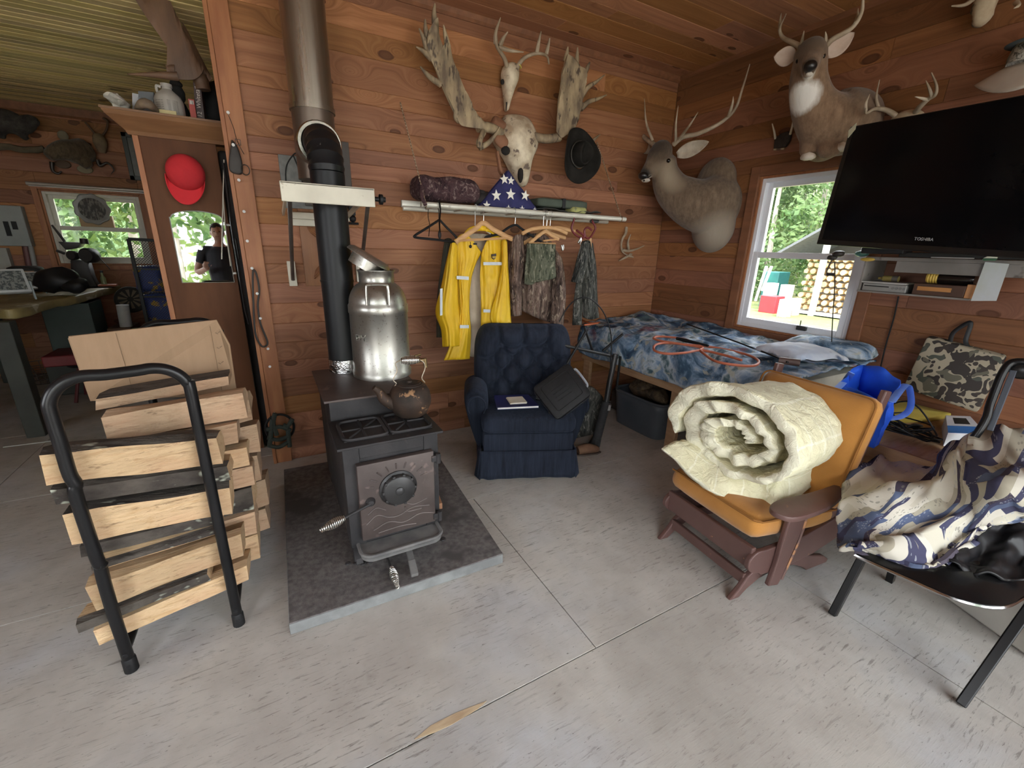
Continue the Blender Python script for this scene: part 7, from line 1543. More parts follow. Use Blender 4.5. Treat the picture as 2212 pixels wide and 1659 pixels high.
# things on the closet top
def onS(u, v): return ZZ(u, v, SHZ)
ma = thing('moose_antler', 'big dark moose antler standing on the closet top', 'antler', V((-3.85, PY+.3, SHZ)))
ya = PY-.015
def palm2(out, yy, tl, parent):
    m = MB(); W_ = smooth_path([YY(*p, yy) for p in out]+[YY(*out[0], yy)], 3)[:-1]; b = bmesh.new(); vs = [b.verts.new(p) for p in W_]; f = b.faces.new(vs); bmesh.ops.triangulate(b, faces=[f])
    for _ in range(2): bmesh.ops.subdivide_edges(b, edges=[e for e in b.edges if e.calc_length() > .06], cuts=1); bmesh.ops.triangulate(b, faces=b.faces[:])
    edge = {v for e in b.edges if e.is_boundary for v in e.verts}; T, B2 = {}, {}
    for v in b.verts:
        th = .004 if v in edge else .014; yo = .01*noise.noise(v.co*16); T[v] = m.bm.verts.new(v.co+V((0, yo-th, 0))); B2[v] = m.bm.verts.new(v.co+V((0, yo+th, 0)))
    for fc_ in b.faces: m._f([T[v] for v in fc_.verts]); m._f([B2[v] for v in fc_.verts][::-1])
    for e in b.edges:
        if e.is_boundary: a, d = e.verts; m._f([T[a], T[d], B2[d], B2[a]])
    b.free()
    for P in tl: W_ = smooth_path([YY(*p, yy) for p in P], 5); k = len(W_); m.tube(W_, [.022*(1-(i/(k-1))**1.4)+.003 for i in range(k)], 8)
    return m
M_ANTD = pm('dark_antler', (.16, .085, .045), (.09, .05, .03), 6, .6, st=(1.5, 1.5, .5), bump=.4, bsc=24)
m = palm2([(285, -12), (318, 40), (350, 85), (385, 140), (372, 158), (340, 160), (375, 170), (420, 172), (440, 150), (425, 125), (400, 70), (375, 20), (355, -12)], ya, [[(385, 165), (340, 162), (275, 160)], [(378, 150), (365, 146), (358, 140)]], ma); m.build('palm', M_ANTD, ma, True, angle=60)
m = palm2([(392, 45), (402, 60), (425, 105), (448, 150), (458, 172), (440, 172), (420, 130), (400, 80)], ya+.05, [], ma); m.build('second_palm', M_ANTD, ma, True, angle=60)
m = MB(); m.tube(smooth_path([YY(*p, ya+.06) for p in ((430, 165), (436, 180), (440, 195))], 4), [.05, .045, .045, .045, .04, .04, .04, .04, .04], 10); m.build('burr', M_ANTD, ma, True)
bx_ = thing('black_bundle', 'black bundle standing behind the board game on the closet top', 'bundle', V((-3.68, PY+.25, SHZ)))
m = MB(); P = [YY(*p, PY+.22) for p in ((434, 180), (470, 170), (478, 268), (440, 272))]; z0_ = SHZ+.001
for p in P: p.z = max(p.z, z0_)
m.prism(P, (0, .12, 0), .015); m.build('bundle', M_BLK, bx_, True)
gm = thing('board_game', 'slim dark board game box standing on end on the closet top', 'game box', V((-3.78, PY+.05, SHZ)))
yg = PY+.04; P = [YY(*p, yg) for p in ((415, 147), (428, 145), (444, 265), (424, 268))]; zb_ = SHZ+.0012; P[2].z = P[3].z = zb_
m = MB(); m.prism(P, (0, .20, 0), .002); m.build('box', pm('game_dark', (.030, .016, .016), (.055, .03, .028), 16, .35, spots=((.14, .10, .09), 30, .66)), gm, True, smooth=False)
ca = (P[0]+P[1]+P[2]+P[3])/4; upv = ((P[0]+P[1])/2-(P[2]+P[3])/2).normalized()
text_obj('12  Whitetailopoly', .034, pm('game_letters', (.62, .55, .5), sc=9, r=.5), ca+V((0, -.003, 0))-upv*.0, upv, V((-1, 0, 0)), gm, 'lettering', .0006, 'CENTER', .92)
m = MB(); P = [YY(*p, PY+.0) for p in ((406, 213), (419, 215), (426, 261), (413, 259))]; P[2].z = P[3].z = zb_
rb = thing('red_carton', 'small red carton standing left of the board game', 'carton', (P[2]+P[3])/2)
m.prism(P, (0, .05, 0), .001); m.build('carton', pm('carton_red', (.36, .05, .04), (.28, .04, .03), 9, .5), rb, True, smooth=False)
m = MB(); q = [P[0].lerp(P[3], .06)+V((.004, -.001, 0)), P[1].lerp(P[2], .06)+V((-.004, -.001, 0)), P[1].lerp(P[2], .24)+V((-.004, -.001, 0)), P[0].lerp(P[3], .24)+V((.004, -.001, 0))]; m.prism(q, (0, .0008, 0)); m.build('barcode', pm('barcode', (.7, .68, .62), (.08, .07, .07), 60, .6, st=(6, .1, .1)), rb, True, smooth=False)
jc = YY(373, 262, PY+.04); jc = V((jc.x, PY+.04, SHZ+.001)); js = (YY(403, 235, PY+.04)-YY(341, 235, PY+.04)).length/2
jg = thing('plastic_jug', 'off-white round plastic jug with small print on the closet top', 'jug', jc); jh = YY(370, 184, PY+.04).z-SHZ
m = MB(); m.lathe([(0, 0), (js*.9, 0), (js, .012), (js*1.0, jh*.52), (js*.85, jh*.66), (js*.45, jh*.80), (js*.34, jh*.84), (js*.34, jh*.9), (js*.4, jh*.9), (js*.4, jh), (0, jh)], (0, 0, 0), (0, 0, 1), 32); m.build('jug_body', pm('jug_grey', (.36, .34, .30), (.30, .28, .25), 6, .45), jg)
m = MB(); m.tube(smooth_path([V((-js*.35, -.01, jh*.88)), V((-js*.62, -.01, jh*.9)), V((-js*.66, -.01, jh*.78)), V((-js*.6, -.01, jh*.70))], 5), .008, 8); m.build('handle', pm('jug_grey2', (.42, .40, .36), sc=9, r=.4), jg)
m = MB()
for k in range(11): m.grid(lambda u, v: ((js+.0006)*cos(-radians(95)+u*.75+.05), (js+.0006)*sin(-radians(95)+u*.75+.05), jh*(.12+.034*k+.012*v)), 10, 2)
m.build('print_lines', pm('print_dark', (.10, .09, .085), (.34, .32, .28), 70, .6, st=(1, 1, .05), lo=.45, hi=.55), jg)
m = MB()
for k in range(5): m.grid(lambda u, v: ((js+.0006)*cos(-radians(150)+u*.75), (js+.0006)*sin(-radians(150)+u*.75), jh*(.2+.06*k+.012*v)), 10, 2)
m.build('label_lines', pm('print_dark', (.1, .09, .085)), jg)
m = MB(); m.bb(YY(352, 258, PY-.04)*1+V((-.01, -.01, 0)), YY(378, 250, PY-.04)+V((.01, .01, 0)), .002); o = tag(m.build('yellow_tin', pm('tin_yellow', (.5, .42, .2), sc=9, r=.4), smooth=False), 'small flat yellow tin in front of the jug', 'tin'); o.location.z = SHZ+.001
bb2 = thing('black_object', 'lumpy black object standing behind the jug on the closet top', 'object', YY(385, 225, PY+.18)); m = MB(); m.ball(YY(382, 205, PY+.18), (.045, .04, .06), 3); m.ball(YY(380, 182, PY+.18), (.033, .033, .028), 2); m.ball(YY(388, 240, PY+.18), (.05, .05, .07), 3); m.noise(.008, 30, 1); m.build('soft_body', pm('plush_black', (.01, .01, .01), (.018, .018, .018), 40, .95), bb2, True)
for i, (u0, u1, v0, v1, cA, lb) in enumerate(((285, 299, 200, 243, (.42, .44, .46), 'pale paperback standing leftmost on the closet top'), (298, 332, 196, 246, (.10, .11, .12), 'dark grey book with faded lettering left of the jug'))):
    P = [YY(u0, v0, PY+.06), YY(u1, v0+3, PY+.06), YY(u1, v1, PY+.06), YY(u0, v1, PY+.06)]; P[2].z = P[3].z = SHZ+.001
    bk_ = thing('book', lb, 'book', P[3], 0, 'books on the closet top'); m = MB(); m.prism(P, (0, .03, 0), .002); m.build('cover', pm('book_%d' % i, cA, tuple(x*.8 for x in cA), 9, .5), bk_, True, smooth=False)
    if i: text_obj('The N\nBone', .028, pm('book_letters', (.22, .26, .28), sc=9, r=.5), (P[0]+P[2])/2+V((0, -.002, .005)), (1, 0, 0), (0, 0, 1), bk_, 'lettering')
m = MB(); m.ball(YY(258, 236, PY-.0), (.055, .05, .035), 3); m.noise(.035, 16, 2); m.noise(.012, 40, 3); o = tag(m.build('crumpled_bag', pm('crumpled_white', (.50, .48, .42), (.16, .14, .11), 14, .6, bump=.5), smooth=True), 'crumpled whitish plastic bag at the left end of the closet top', 'plastic bag'); o.location.z = SHZ+.004
m = MB(); m.tube(smooth_path([onS(298, 246)+V((0, -.02, .02)), onS(320, 240)+V((0, -.02, .035)), onS(345, 252)+V((0, -.02, .018))], 5), [.012+.014*sin(pi*i/10) for i in range(11)], 10); tag(m.build('tan_pouch', pm('tan_lure', (.24, .18, .12), (.15, .11, .075), 18, .7)), 'small rounded tan pouch lying in front of the books', 'pouch')
# ================================================================ workshop beyond
def far(u, v, y=3.58): return YY(u, v, y)
ep = thing('breaker_box', 'grey metal breaker box on the far workshop wall', 'breaker box', far(35, 530))
m = MB(); a, b = far(-20, 447), far(76, 532); m.bb((a.x, 3.50, b.z), (b.x, 3.598, a.z+.02), .006); m.build('box_door', pm('box_grey', (.26, .28, .27), (.22, .24, .23), 5, .5), ep, True, smooth=False)
m = MB(); a, b = far(6, 478, 3.5), far(27, 510, 3.5); m.bb((a.x, 3.494, b.z), (b.x, 3.50, a.z)); a, b = far(23, 478, 3.5), far(40, 496, 3.5); m.bb((a.x, 3.494, b.z), (b.x, 3.50, a.z)); m.build('door_label', M_BLK, ep, True, smooth=False)
m = MB(); a, b = far(-15, 535), far(36, 592); m.bb((a.x, 3.52, b.z), (b.x, 3.598, a.z), .004); m.build('lower_box', pm('box_beige', (.34, .34, .30), sc=5, r=.5), ep, True, smooth=False)
m = MB(); m.tube([far(55, 532, 3.56), far(64, 580, 3.56)], .028, 12); m.build('conduit', pm('conduit_red', (.13, .05, .045), sc=9, r=.5), ep, True); m = MB(); m.tube([far(66, 532, 3.55), far(76, 578, 3.55)], .022, 12); m.build('conduit', pm('conduit_grey', (.3, .3, .28), sc=9, r=.5), ep, True)
# decorative plate in the window
pc2 = far(200, 452, 3.57); pr2 = (far(238, 452, 3.57)-far(159, 452, 3.57)).length/2
pt2 = thing('scalloped_plate', 'scalloped grey plate with a dark landscape standing in the workshop window', 'plate', pc2)
m = MB()
def pf(u, v): a = 2*pi*u; r = pr2*v*(1+.045*cos(a*9)*(v**4)); return pc2+V((cos(a)*r, -.02*v*v, sin(a)*r*1.02))
m.grid(pf, 72, 12, cu=True); m.build('rim', pm('plate_grey', (.26, .26, .24), (.2, .2, .19), 9, .35), pt2, True, mods=[SOL(.006)], angle=False)
m = MB(); m.lathe([(0, .004), (pr2*.74, .002)], pc2+V((0, -.018, 0)), (0, -1, 0), 40); m.build('painting', pm('plate_scene', (.16, .15, .13), (.03, .026, .022), 26, .6, st=(2, 1, .7), lo=.42, hi=.52), pt2, True)
m = MB(); m.bb((pc2.x-pr2*.9, 3.585, FZ0+.4225), (pc2.x+pr2*.95, 3.645, pc2.z-pr2*.4), .005); m.build('wooden_stand', pm('stand_wood', (.5, .34, .18), sc=5, r=.6), pt2, True)
# live-edge bench
BZT = 1.0
bn = thing('live_edge_bench', 'heavy live-edge slab workbench in the dim workshop', 'workbench', (-5.6, 2.1, 0))
edge = [ZZ(*p, BZT) for p in ((-8, 668), (20, 668), (60, 662), (110, 648), (160, 640), (190, 632), (230, 622), (262, 617))]; edge = smooth_path(edge, 4)
m = MB(); po = [V((p.x, min(p.y, 3.5), BZT-.075)) for p in edge]; po = po+[V((-5.35, 3.55, BZT-.075)), V((-6.25, 3.55, BZT-.075)), V((-6.25, .75, BZT-.075)), V((po[0].x, .72, BZT-.075))]
b = bmesh.new(); m.prism(po, (0, 0, .075), .012); m.noise(.008, 9, 2); m.build('slab', pm('live_edge_slab', (.30, .24, .10), (.16, .12, .05), 6, .5, st=(1, .4, 1), spots=((.5, .46, .32), 8, .58)), bn, True, angle=50)
for x, y in ((-5.28, 1.33), (-5.33, 3.2), (-6.1, 1.3), (-6.1, 3.3)):
    m = MB(); m.bb((x-.055, y-.055, .001), (x+.055, y+.055, .92), .006); m.build('leg', pm('bench_leg', (.045, .05, .042), (.03, .033, .028), 5, .7), bn, True, smooth=False)
m = MB(); m.bar((-5.33, 1.3, .80), (-6.1, 1.3, .80), .05, .14); m.build('apron', pm('bench_leg', (.045, .05, .042)), bn, True, smooth=False)
def onB(u, v, k=0): p = ZZ(u, v, BZT); return V((p.x, min(p.y, 3.3), BZT+.007+k))
def fl_lamp(u, v, s, rz, lb):
    q = onB(u, v, .014); t = thing('work_light', lb, 'work light', q, rz); R_ = Matrix.Rotation(radians(-25), 3, 'X')
    m = MB(); m.box((0, 0, .15*s), (.26*s, .05*s, .20*s), R_, .008); m.build('housing', pm('lamp_white', (.42, .43, .42), sc=9, r=.4), t)
    m = MB(); m.box(R_ @ V((0, -.027*s, 0))+V((0, 0, .15*s)), (.22*s, .004, .16*s), R_); m.build('led_panel', pm('led_dark', (.05, .06, .06), (.18, .19, .18), 60, .3, lo=.48, hi=.52), t)
    for sx_ in (-1, 1):
        m = MB(); m.bar((sx_*.14*s, .0, .15*s), (sx_*.15*s, .02, .0), .03, .012, .002); m.build('bracket', pm('lamp_bracket', (.28, .32, .31), sc=9, r=.5), t, smooth=False)
fl_lamp(24, 655, 1.0, .5, 'white framed work light at the near end of the slab bench'); fl_lamp(62, 640, .8, .2, 'smaller work light behind the white framed one')
rd = thing('wood_radio', 'dark box with a tan label on the slab bench', 'box', onB(62, 628)); m = MB(); a = onB(60, 632); m.box(a+V((0, .1, .12)), (.26, .2, .24), (0, 0, .15), .05); m.build('case', M_BLK, rd, True)
m = MB(); m.box(a+V((.02, -.03, .17)), (.15, .02, .06), (0, 0, .15)); m.build('label', pm('tan_label', (.42, .24, .11), sc=9, r=.7), rd, True, smooth=False); m = MB(); m.ball(a+V((.03, -.03, .08)), (.055, .03, .05), 2); m.build('round_knob', pm('tan_knob', (.2, .12, .06), sc=9, r=.6), rd, True)
m = MB(); a = onB(135, 640, .045); m.ball(a+V((-.05, .12, .08)), (.19, .15, .12), 3); m.ball(a+V((.10, .05, .04)), (.11, .10, .07), 3); m.noise(.04, 8, 2); tag(m.build('dark_bag', M_BLK), 'black cloth bag slumped in the middle of the slab bench', 'bag')
gr = thing('meat_grinder', 'dark grinding machine silhouetted against the workshop window', 'grinder', onB(175, 622)); yb = onB(175, 622).y; G_ = lambda u, v, k=0: YY(u, v, yb+k)
M_GRD = pm('grinder_dark', (.022, .02, .019), (.035, .032, .03), 9, .5, m=.3)
m = MB(); P = [G_(*p) for p in ((150, 560), (188, 562), (200, 600), (212, 622), (158, 622), (152, 590))]
for p in P: p.z = max(p.z, BZT+.002)
m.prism(P, (0, .14, 0), .02); m.build('pedestal', M_GRD, gr, True)
m = MB(); m.lathe([(0, 0), (.062, 0), (.078, .03), (.078, .12), (.06, .15), (0, .15)], G_(184, 552, -.05), (.25, 1, 0), 24); m.build('motor_drum', M_GRD, gr, True)
m = MB(); m.lathe([(.0, 0), (.04, 0), (.05, .015), (.045, .07), (.03, .10), (0, .10)], G_(152, 552, -.06), (.3, 1, 0), 20); m.tube([G_(122, 541, -.02), G_(140, 548, -.02)], .014, 8); m.build('front_barrel', M_GRD, gr, True)
m = MB(); P = [G_(*p, -.03) for p in ((125, 522), (175, 524), (168, 534), (142, 540))]; m.prism(P, (0, .16, 0), .004); m.build('feed_tray', M_GRD, gr, True)
m = MB(); m.lathe([(0, 0), (.038, 0), (.034, .055), (0, .06)], G_(183, 527, 0), (.05, 0, 1), 18); m.build('stomper', M_GRD, gr, True)
m = MB(); m.tube([G_(112, 486), G_(140, 522)], [.009, .013], 8); m.build('handle_rod', M_GRD, gr, True); m = MB(); m.tube([G_(210, 550), G_(238, 582)], .004, 6); m.build('thin_rod', M_GRD, gr, True)
bo2 = thing('green_bottle', 'pale green glass bottle at the window end of the bench', 'bottle', onB(247, 612)); m = MB(); m.lathe([(0, 0), (.025, 0), (.025, .09), (.012, .12), (.012, .15), (0, .15)], onB(247, 614), (0, 0, 1), 14); m.build('glass', pm('pale_green', (.30, .36, .18), sc=9, r=.15), bo2, True); m = MB(); m.lathe([(.014, 0), (.014, .02), (0, .02)], onB(247, 614)+V((0, 0, .15)), (0, 0, 1), 12); m.build('cap', M_BLK, bo2, True)
m = MB(); m.box(onB(236, 617)+V((0, 0, .012)), (.22, .12, .022), (0, 0, .1), .006); tag(m.build('orange_tray', pm('tray_orange', (.40, .10, .03), sc=5, r=.5), smooth=False), 'flat orange tray at the window end of the bench', 'tray')
m = MB(); m.box(onB(222, 605)+V((0, .05, .07)), (.16, .1, .14), (0, 0, .1), .006); tag(m.build('dark_carton', M_BLK, smooth=False), 'dark carton behind the orange tray on the bench', 'carton')
# mesh rack and sacks
yM = 2.75; A_, B_, C_, D_ = (YY(*p, yM) for p in ((277, 516), (345, 520), (372, 690), (302, 690)))
mp = thing('mesh_rack', 'black framed expanded-metal rack door leaning beside the closet', 'mesh rack', D_)
m = MB(); ex_ = (B_-A_)*1.15; B_ = A_+ex_; D_ = V((A_.x, yM, .45)); C_ = V((B_.x, yM, .45))
for p, q in ((A_, B_), (B_, C_), (C_, D_), (D_, A_)): m.bar(p, q, .03, .03, .002, (0, 1, 0))
for k in (.28, .55): m.bar(A_.lerp(D_, k), B_.lerp(C_, k), .015, .015, 0, (0, 1, 0))
m.build('frame', M_BLK, mp, True, smooth=False)
m = MB(); w_, h_ = (B_-A_).length, A_.z-D_.z; nx, nz = 12, 40
for i in range(nx):
    for j in range(nz):
        if (i+j) % 1 == 0:
            x0, z0 = A_.x+w_*i/nx, D_.z+h_*j/nz; x1, z1 = x0+w_/nx, z0+h_/nz; xm, zm = (x0+x1)/2, (z0+z1)/2
            for p, q in (((x0, zm), (xm, z1)), ((xm, z1), (x1, zm)), ((x1, zm), (xm, z0)), ((xm, z0), (x0, zm))):
                if (i+j) % 1 == 0: m.bar((p[0], yM, p[1]), (q[0], yM, q[1]), .0035, .003, 0, (0, 1, 0))
m.build('mesh', M_BLK, mp, True, smooth=False)
for i, (u0, u1, v0, v1, lb) in enumerate(((300, 345, 575, 640, 'blue and yellow printed sack behind the mesh rack, upper'), (318, 380, 620, 690, 'blue and yellow printed sack behind the mesh rack, lower'))):
    a, b = YY(u0, v1, yM+.1), YY(u1, v0, yM+.1); zs_ = YY(330, 632, yM+.1).z; a.z, b.z = ((zs_+.012, b.z), (.012, zs_-.012))[i]; m = MB(); rbox(m, (a.x, yM+.06, a.z), (b.x, yM+.30, b.z), .04, 3); m.noise(.01, 14, i)
    tag(m.build('feed_sack', pm('sack_blue', (.01, .04, .30), (.55, .34, .02), 8, .5, lo=.56, hi=.60), angle=False), lb, 'sack', 'printed sacks behind the mesh rack')
# under and around the bench
db = thing('dartboard', 'old dartboard leaning under the far end of the bench', 'dartboard', YY(268, 650, 3.3)); c = YY(284, 648, 3.15); m = MB(); m.lathe([(0, .0), (.14, 0), (.15, .02), (.14, .04), (0, .04)], c, (0, -1, .35), 40); m.build('board', pm('dart_black', (.02, .018, .015), sc=9, r=.9), db, True)
m = MB(); nn = V((0, -1, .35)).normalized(); a_, b_ = frame(nn)
for k in range(0, 20, 2): m.prism([c+nn*.041+a_*cos(t_)*r_+b_*sin(t_)*r_ for t_, r_ in ((k*pi/10, .03), (k*pi/10, .11), ((k+1)*pi/10, .11), ((k+1)*pi/10, .03))], nn*.001)
m.build('wedges', pm('dart_tan', (.13, .10, .07), sc=9, r=.9), db, True, smooth=False)
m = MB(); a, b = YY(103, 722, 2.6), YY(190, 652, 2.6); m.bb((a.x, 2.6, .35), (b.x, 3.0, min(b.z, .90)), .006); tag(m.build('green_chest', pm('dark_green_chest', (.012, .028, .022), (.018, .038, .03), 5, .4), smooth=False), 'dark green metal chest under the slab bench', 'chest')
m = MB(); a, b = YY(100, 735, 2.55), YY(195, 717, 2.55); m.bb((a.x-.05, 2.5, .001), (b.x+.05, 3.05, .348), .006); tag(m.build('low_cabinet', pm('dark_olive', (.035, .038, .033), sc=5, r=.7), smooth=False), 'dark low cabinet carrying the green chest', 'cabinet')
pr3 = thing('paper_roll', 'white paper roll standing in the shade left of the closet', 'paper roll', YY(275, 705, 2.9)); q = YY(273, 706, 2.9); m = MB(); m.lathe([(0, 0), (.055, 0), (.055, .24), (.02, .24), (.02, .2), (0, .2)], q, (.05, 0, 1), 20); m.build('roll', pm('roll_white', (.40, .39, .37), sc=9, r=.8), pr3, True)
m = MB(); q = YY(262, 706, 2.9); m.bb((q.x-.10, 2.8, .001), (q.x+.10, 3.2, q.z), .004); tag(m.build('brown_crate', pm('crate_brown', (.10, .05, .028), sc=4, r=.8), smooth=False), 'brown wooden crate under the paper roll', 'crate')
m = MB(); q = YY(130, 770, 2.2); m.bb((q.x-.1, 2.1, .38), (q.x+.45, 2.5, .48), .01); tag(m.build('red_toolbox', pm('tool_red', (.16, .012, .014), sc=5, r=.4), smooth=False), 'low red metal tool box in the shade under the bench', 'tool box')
stl = thing('shop_stool', 'dark shop stool with red legs standing under the bench', 'stool', (q.x+.17, 2.3, 0)); m = MB(); m.lathe([(0, 0), (.17, 0), (.17, .03), (0, .035)], (q.x+.17, 2.3, .345), (0, 0, 1), 24); m.build('seat', M_BLK, stl, True)
for k in range(4): a = pi/4+k*pi/2; m = MB(); m.tube([(q.x+.17+.1*cos(a), 2.3+.1*sin(a), .345), (q.x+.17+.2*cos(a), 2.3+.2*sin(a), .002)], .014, 8); m.build('leg', pm('stool_red', (.10, .012, .014), sc=5, r=.5), stl, True)
wbk = thing('wire_basket', 'small wire basket on the workshop floor under the bench', 'basket', ZZ(100, 825, 0)); q = ZZ(100, 825, 0); m = MB()
for k in range(5): m.tube([q+V(((.12+.02*k)*cos(2*pi*i/28), (.12+.02*k)*sin(2*pi*i/28), .006+.05*k)) for i in range(28)], .004, 5, closed=True)
for i in range(16): a = 2*pi*i/16; m.tube([q+V((.12*cos(a), .12*sin(a), .006)), q+V((.2*cos(a), .2*sin(a), .206))], .003, 5)
m.build('wires', pm('basket_wire', (.12, .11, .10), sc=9, r=.5, m=.6), wbk, True)
m = MB(); a, b = ZZ(8, 965, .004), ZZ(112, 952, .004); m.bar(a, b, .02, .006); tag(m.build('floor_strip', pm('strip_white', (.5, .5, .47), sc=9, r=.5), smooth=False), 'thin pale strip lying across the workshop doorway floor', 'floor strip')
# far wall trophies
fr = thing('picture_frame', 'dark green framed picture on the far workshop wall', 'picture', far(288, 390)); a, b = far(260, 285), far(330, 392); m = MB()
for q0, q1 in (((a.x, b.z), (a.x+.045, a.z)), ((b.x-.045, b.z), (b.x, a.z)), ((a.x, a.z-.045), (b.x, a.z)), ((a.x, b.z), (b.x, b.z+.045))): m.bb((q0[0], 3.565, q0[1]), (q1[0], 3.598, q1[1]), .004)
m.build('frame', pm('frame_green', (.015, .022, .017), sc=5, r=.4), fr, True, smooth=False)
m = MB(); m.bb((a.x+.045, 3.575, b.z+.045), (b.x-.045, 3.585, a.z-.045)); m.build('print', pm('print_grey', (.10, .11, .10), (.03, .034, .03), 4, .3, spots=((.25, .25, .22), 6, .6)), fr, True, smooth=False)
fw_ = thing('fur_mount', 'small brown pelt-covered head mount above the workshop window', 'animal mount', far(150, 335)); M_MNT = coat_mat('mount_coat', (.16, .12, .075), (.05, .036, .025), [((0, -.1, -.02), .12, (.30, .25, .16), .7)])
F2 = lambda u, v, k: far(u, v, 3.58-k)
m = MB(); m.tube(smooth_path([(*F2(185, 325, .02), .12), (*F2(165, 328, .10), .12), (*F2(140, 325, .18), .10), (*F2(118, 330, .22), .075), (*F2(104, 338, .26), .05)], 4), 0, 18); m.tube(smooth_path([(*F2(175, 340, .1), .08), (*F2(188, 355, .12), .055), (*F2(195, 362, .12), .04)], 4), 0, 14); body_mesh(m, 'pelt', M_MNT, fw_, .014, 5)
m = MB(); m.ball(F2(136, 293, .16), (.045, .02, .05), 2); m.build('ear', pm('pale_ear', (.20, .18, .12), sc=20, r=.9), fw_, True)
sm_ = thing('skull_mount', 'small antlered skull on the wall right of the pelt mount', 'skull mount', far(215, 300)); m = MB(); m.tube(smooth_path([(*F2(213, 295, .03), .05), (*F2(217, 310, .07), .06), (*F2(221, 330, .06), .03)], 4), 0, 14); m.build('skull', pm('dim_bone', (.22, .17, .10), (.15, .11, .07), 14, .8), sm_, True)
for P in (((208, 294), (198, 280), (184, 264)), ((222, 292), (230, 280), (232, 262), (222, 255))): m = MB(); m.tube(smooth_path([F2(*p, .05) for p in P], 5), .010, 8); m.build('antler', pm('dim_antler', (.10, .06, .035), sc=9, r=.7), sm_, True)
for i, (u, v, lb, cA) in enumerate(((184, 366, 'pale oval plaque under the pelt mount', (.26, .22, .13)), (136, 355, 'brown oval plaque under the left of the pelt mount', (.10, .055, .028)))):
    m = MB(); m.lathe([(0, .012), (.055, .012), (.06, 0), (0, 0)], far(u, v, 3.598), (0, -1, 0), 28, (1.15, .7)); tag(m.build('oval_plaque', pm('plaque_%d' % i, cA, sc=9, r=.6)), lb, 'plaque')
for i, (P, lb) in enumerate((([(112, 350), (114, 368), (125, 375), (133, 370)], 'curved dark horn below the pelt mount'), ([(210, 345), (216, 358), (232, 352), (246, 366), (240, 376)], 'curled dark horns below the small skull'))):
    m = MB(); m.tube(smooth_path([F2(*p, .05) for p in P], 5), [.02-.0009*k for k in range(5*(len(P)-1)+1)], 10); tag(m.build('horn', pm('horn_dark', (.035, .024, .018), sc=9, r=.4)), lb, 'horn')
dkm = thing('animal_mount', 'dark furry animal mount on a branch in the far left corner', 'animal mount', far(30, 300)); m = MB(); m.tube(smooth_path([(*F2(-25, 262, .2), .10), (*F2(15, 262, .22), .11), (*F2(48, 270, .24), .085), (*F2(68, 262, .28), .06), (*F2(82, 268, .3), .03)], 4), 0, 16); m.tube([(*F2(40, 285, .22), .04), (*F2(60, 302, .22), .025)], 0, 10); m.tube([(*F2(0, 275, .2), .045), (*F2(5, 300, .2), .03)], 0, 10)
body_mesh(m, 'pelt', pm('grey_fur', (.055, .05, .042), (.02, .017, .015), 14, .95, bump=.8, bsc=50, d=.02), dkm, .014, 3)
m = MB(); m.tube(smooth_path([F2(*p, .18) for p in ((-25, 318), (15, 318), (50, 324), (95, 322))], 5), .03, 10); m.noise(.012, 12, 3); m.build('branch', pm('branch_bark', (.11, .09, .055), (.07, .055, .035), 9, .9), dkm, True)
# ================================================================ outdoors
M_GRASS = pm('meadow_grass', (.07, .11, .026), (.13, .135, .042), 1.6, .9, det=6, bump=.6, bsc=40, spots=((.24, .17, .08), 7, .6))
m = MB(); m.grid(lambda a, b: V((-45+a*90, -45+b*90, -.32+.10*noise.noise(V((a*22, b*22, 0))))), 60, 60)
g = m.build('ground', M_GRASS, None, loc=(0, 0, 0)); g['kind'] = 'structure'
def mat_leaf(name, c1, c2):
    t = NT(name); at = t.n('ShaderNodeTexNoise', {'Vector': t.obj(), 'Scale': 1.3, 'Detail': 3}).outputs[0]
    c = t.ramp(at, [(.35, c1), (.65, c2)]); t.P(c=c, r=.55, sp=.3)
    tr = t.n('ShaderNodeBsdfTranslucent', {0: c}); mx = t.n('ShaderNodeMixShader', {0: .45, 1: t.b.outputs[0], 2: tr.outputs[0]})
    t.L.new(mx.outputs[0], t.out.inputs[0]); return t.m
M_LEAF = mat_leaf('leaf_green', (.042, .095, .026), (.10, .155, .05)); M_LEAF2 = mat_leaf('leaf_light', (.095, .16, .04), (.16, .215, .065))
M_BARK = pm('pale_bark', (.42, .38, .33), (.25, .22, .19), 8, .9, st=(1, 1, .3), bump=.5)
def tree(x, y, h, r, label, n=900, mat=None, base=.15, ls=.16):
    t = thing('tree', label, 'tree', (x, y, -.32), 0, 'trees beyond the windows')
    m = MB(); pts = [(0, 0, 0, .13), (.05, .03, h*.3, .11), (-.04, .05, h*.6, .08), (.02, 0, h*.95, .03)]; m.tube(smooth_path(pts, 4), 0, 8); m.build('trunk', M_BARK, t)
    m = MB(); rr = random.Random(int(abs(x*13+y*7)*10)); cl = []
    for k in range(16): a = rr.uniform(0, 6.28); q = rr.uniform(0, 1)**.5*r; cl.append((cos(a)*q, sin(a)*q, h*(base+(1-base)*rr.random()), rr.uniform(.5, .9)*r*.55))
    for k in range(n):
        c = cl[k % 16]; d = V((rr.gauss(0, 1), rr.gauss(0, 1), rr.gauss(0, 1))).normalized()*(c[3]*rr.uniform(.6, 1.05))
        p = V(c[:3])+d; s = ls*rr.uniform(.6, 1.5); a = V((rr.gauss(0, 1), rr.gauss(0, 1), rr.gauss(0, 1))).normalized(); b = a.orthogonal().normalized()
        if p.z < .1: continue
        m._f([m.bm.verts.new(q) for q in (p-a*s, p+b*s*.55+a*s*.1, p+a*s, p-b*s*.5)])
    m.build('crown', mat or M_LEAF, t, smooth=False); return t

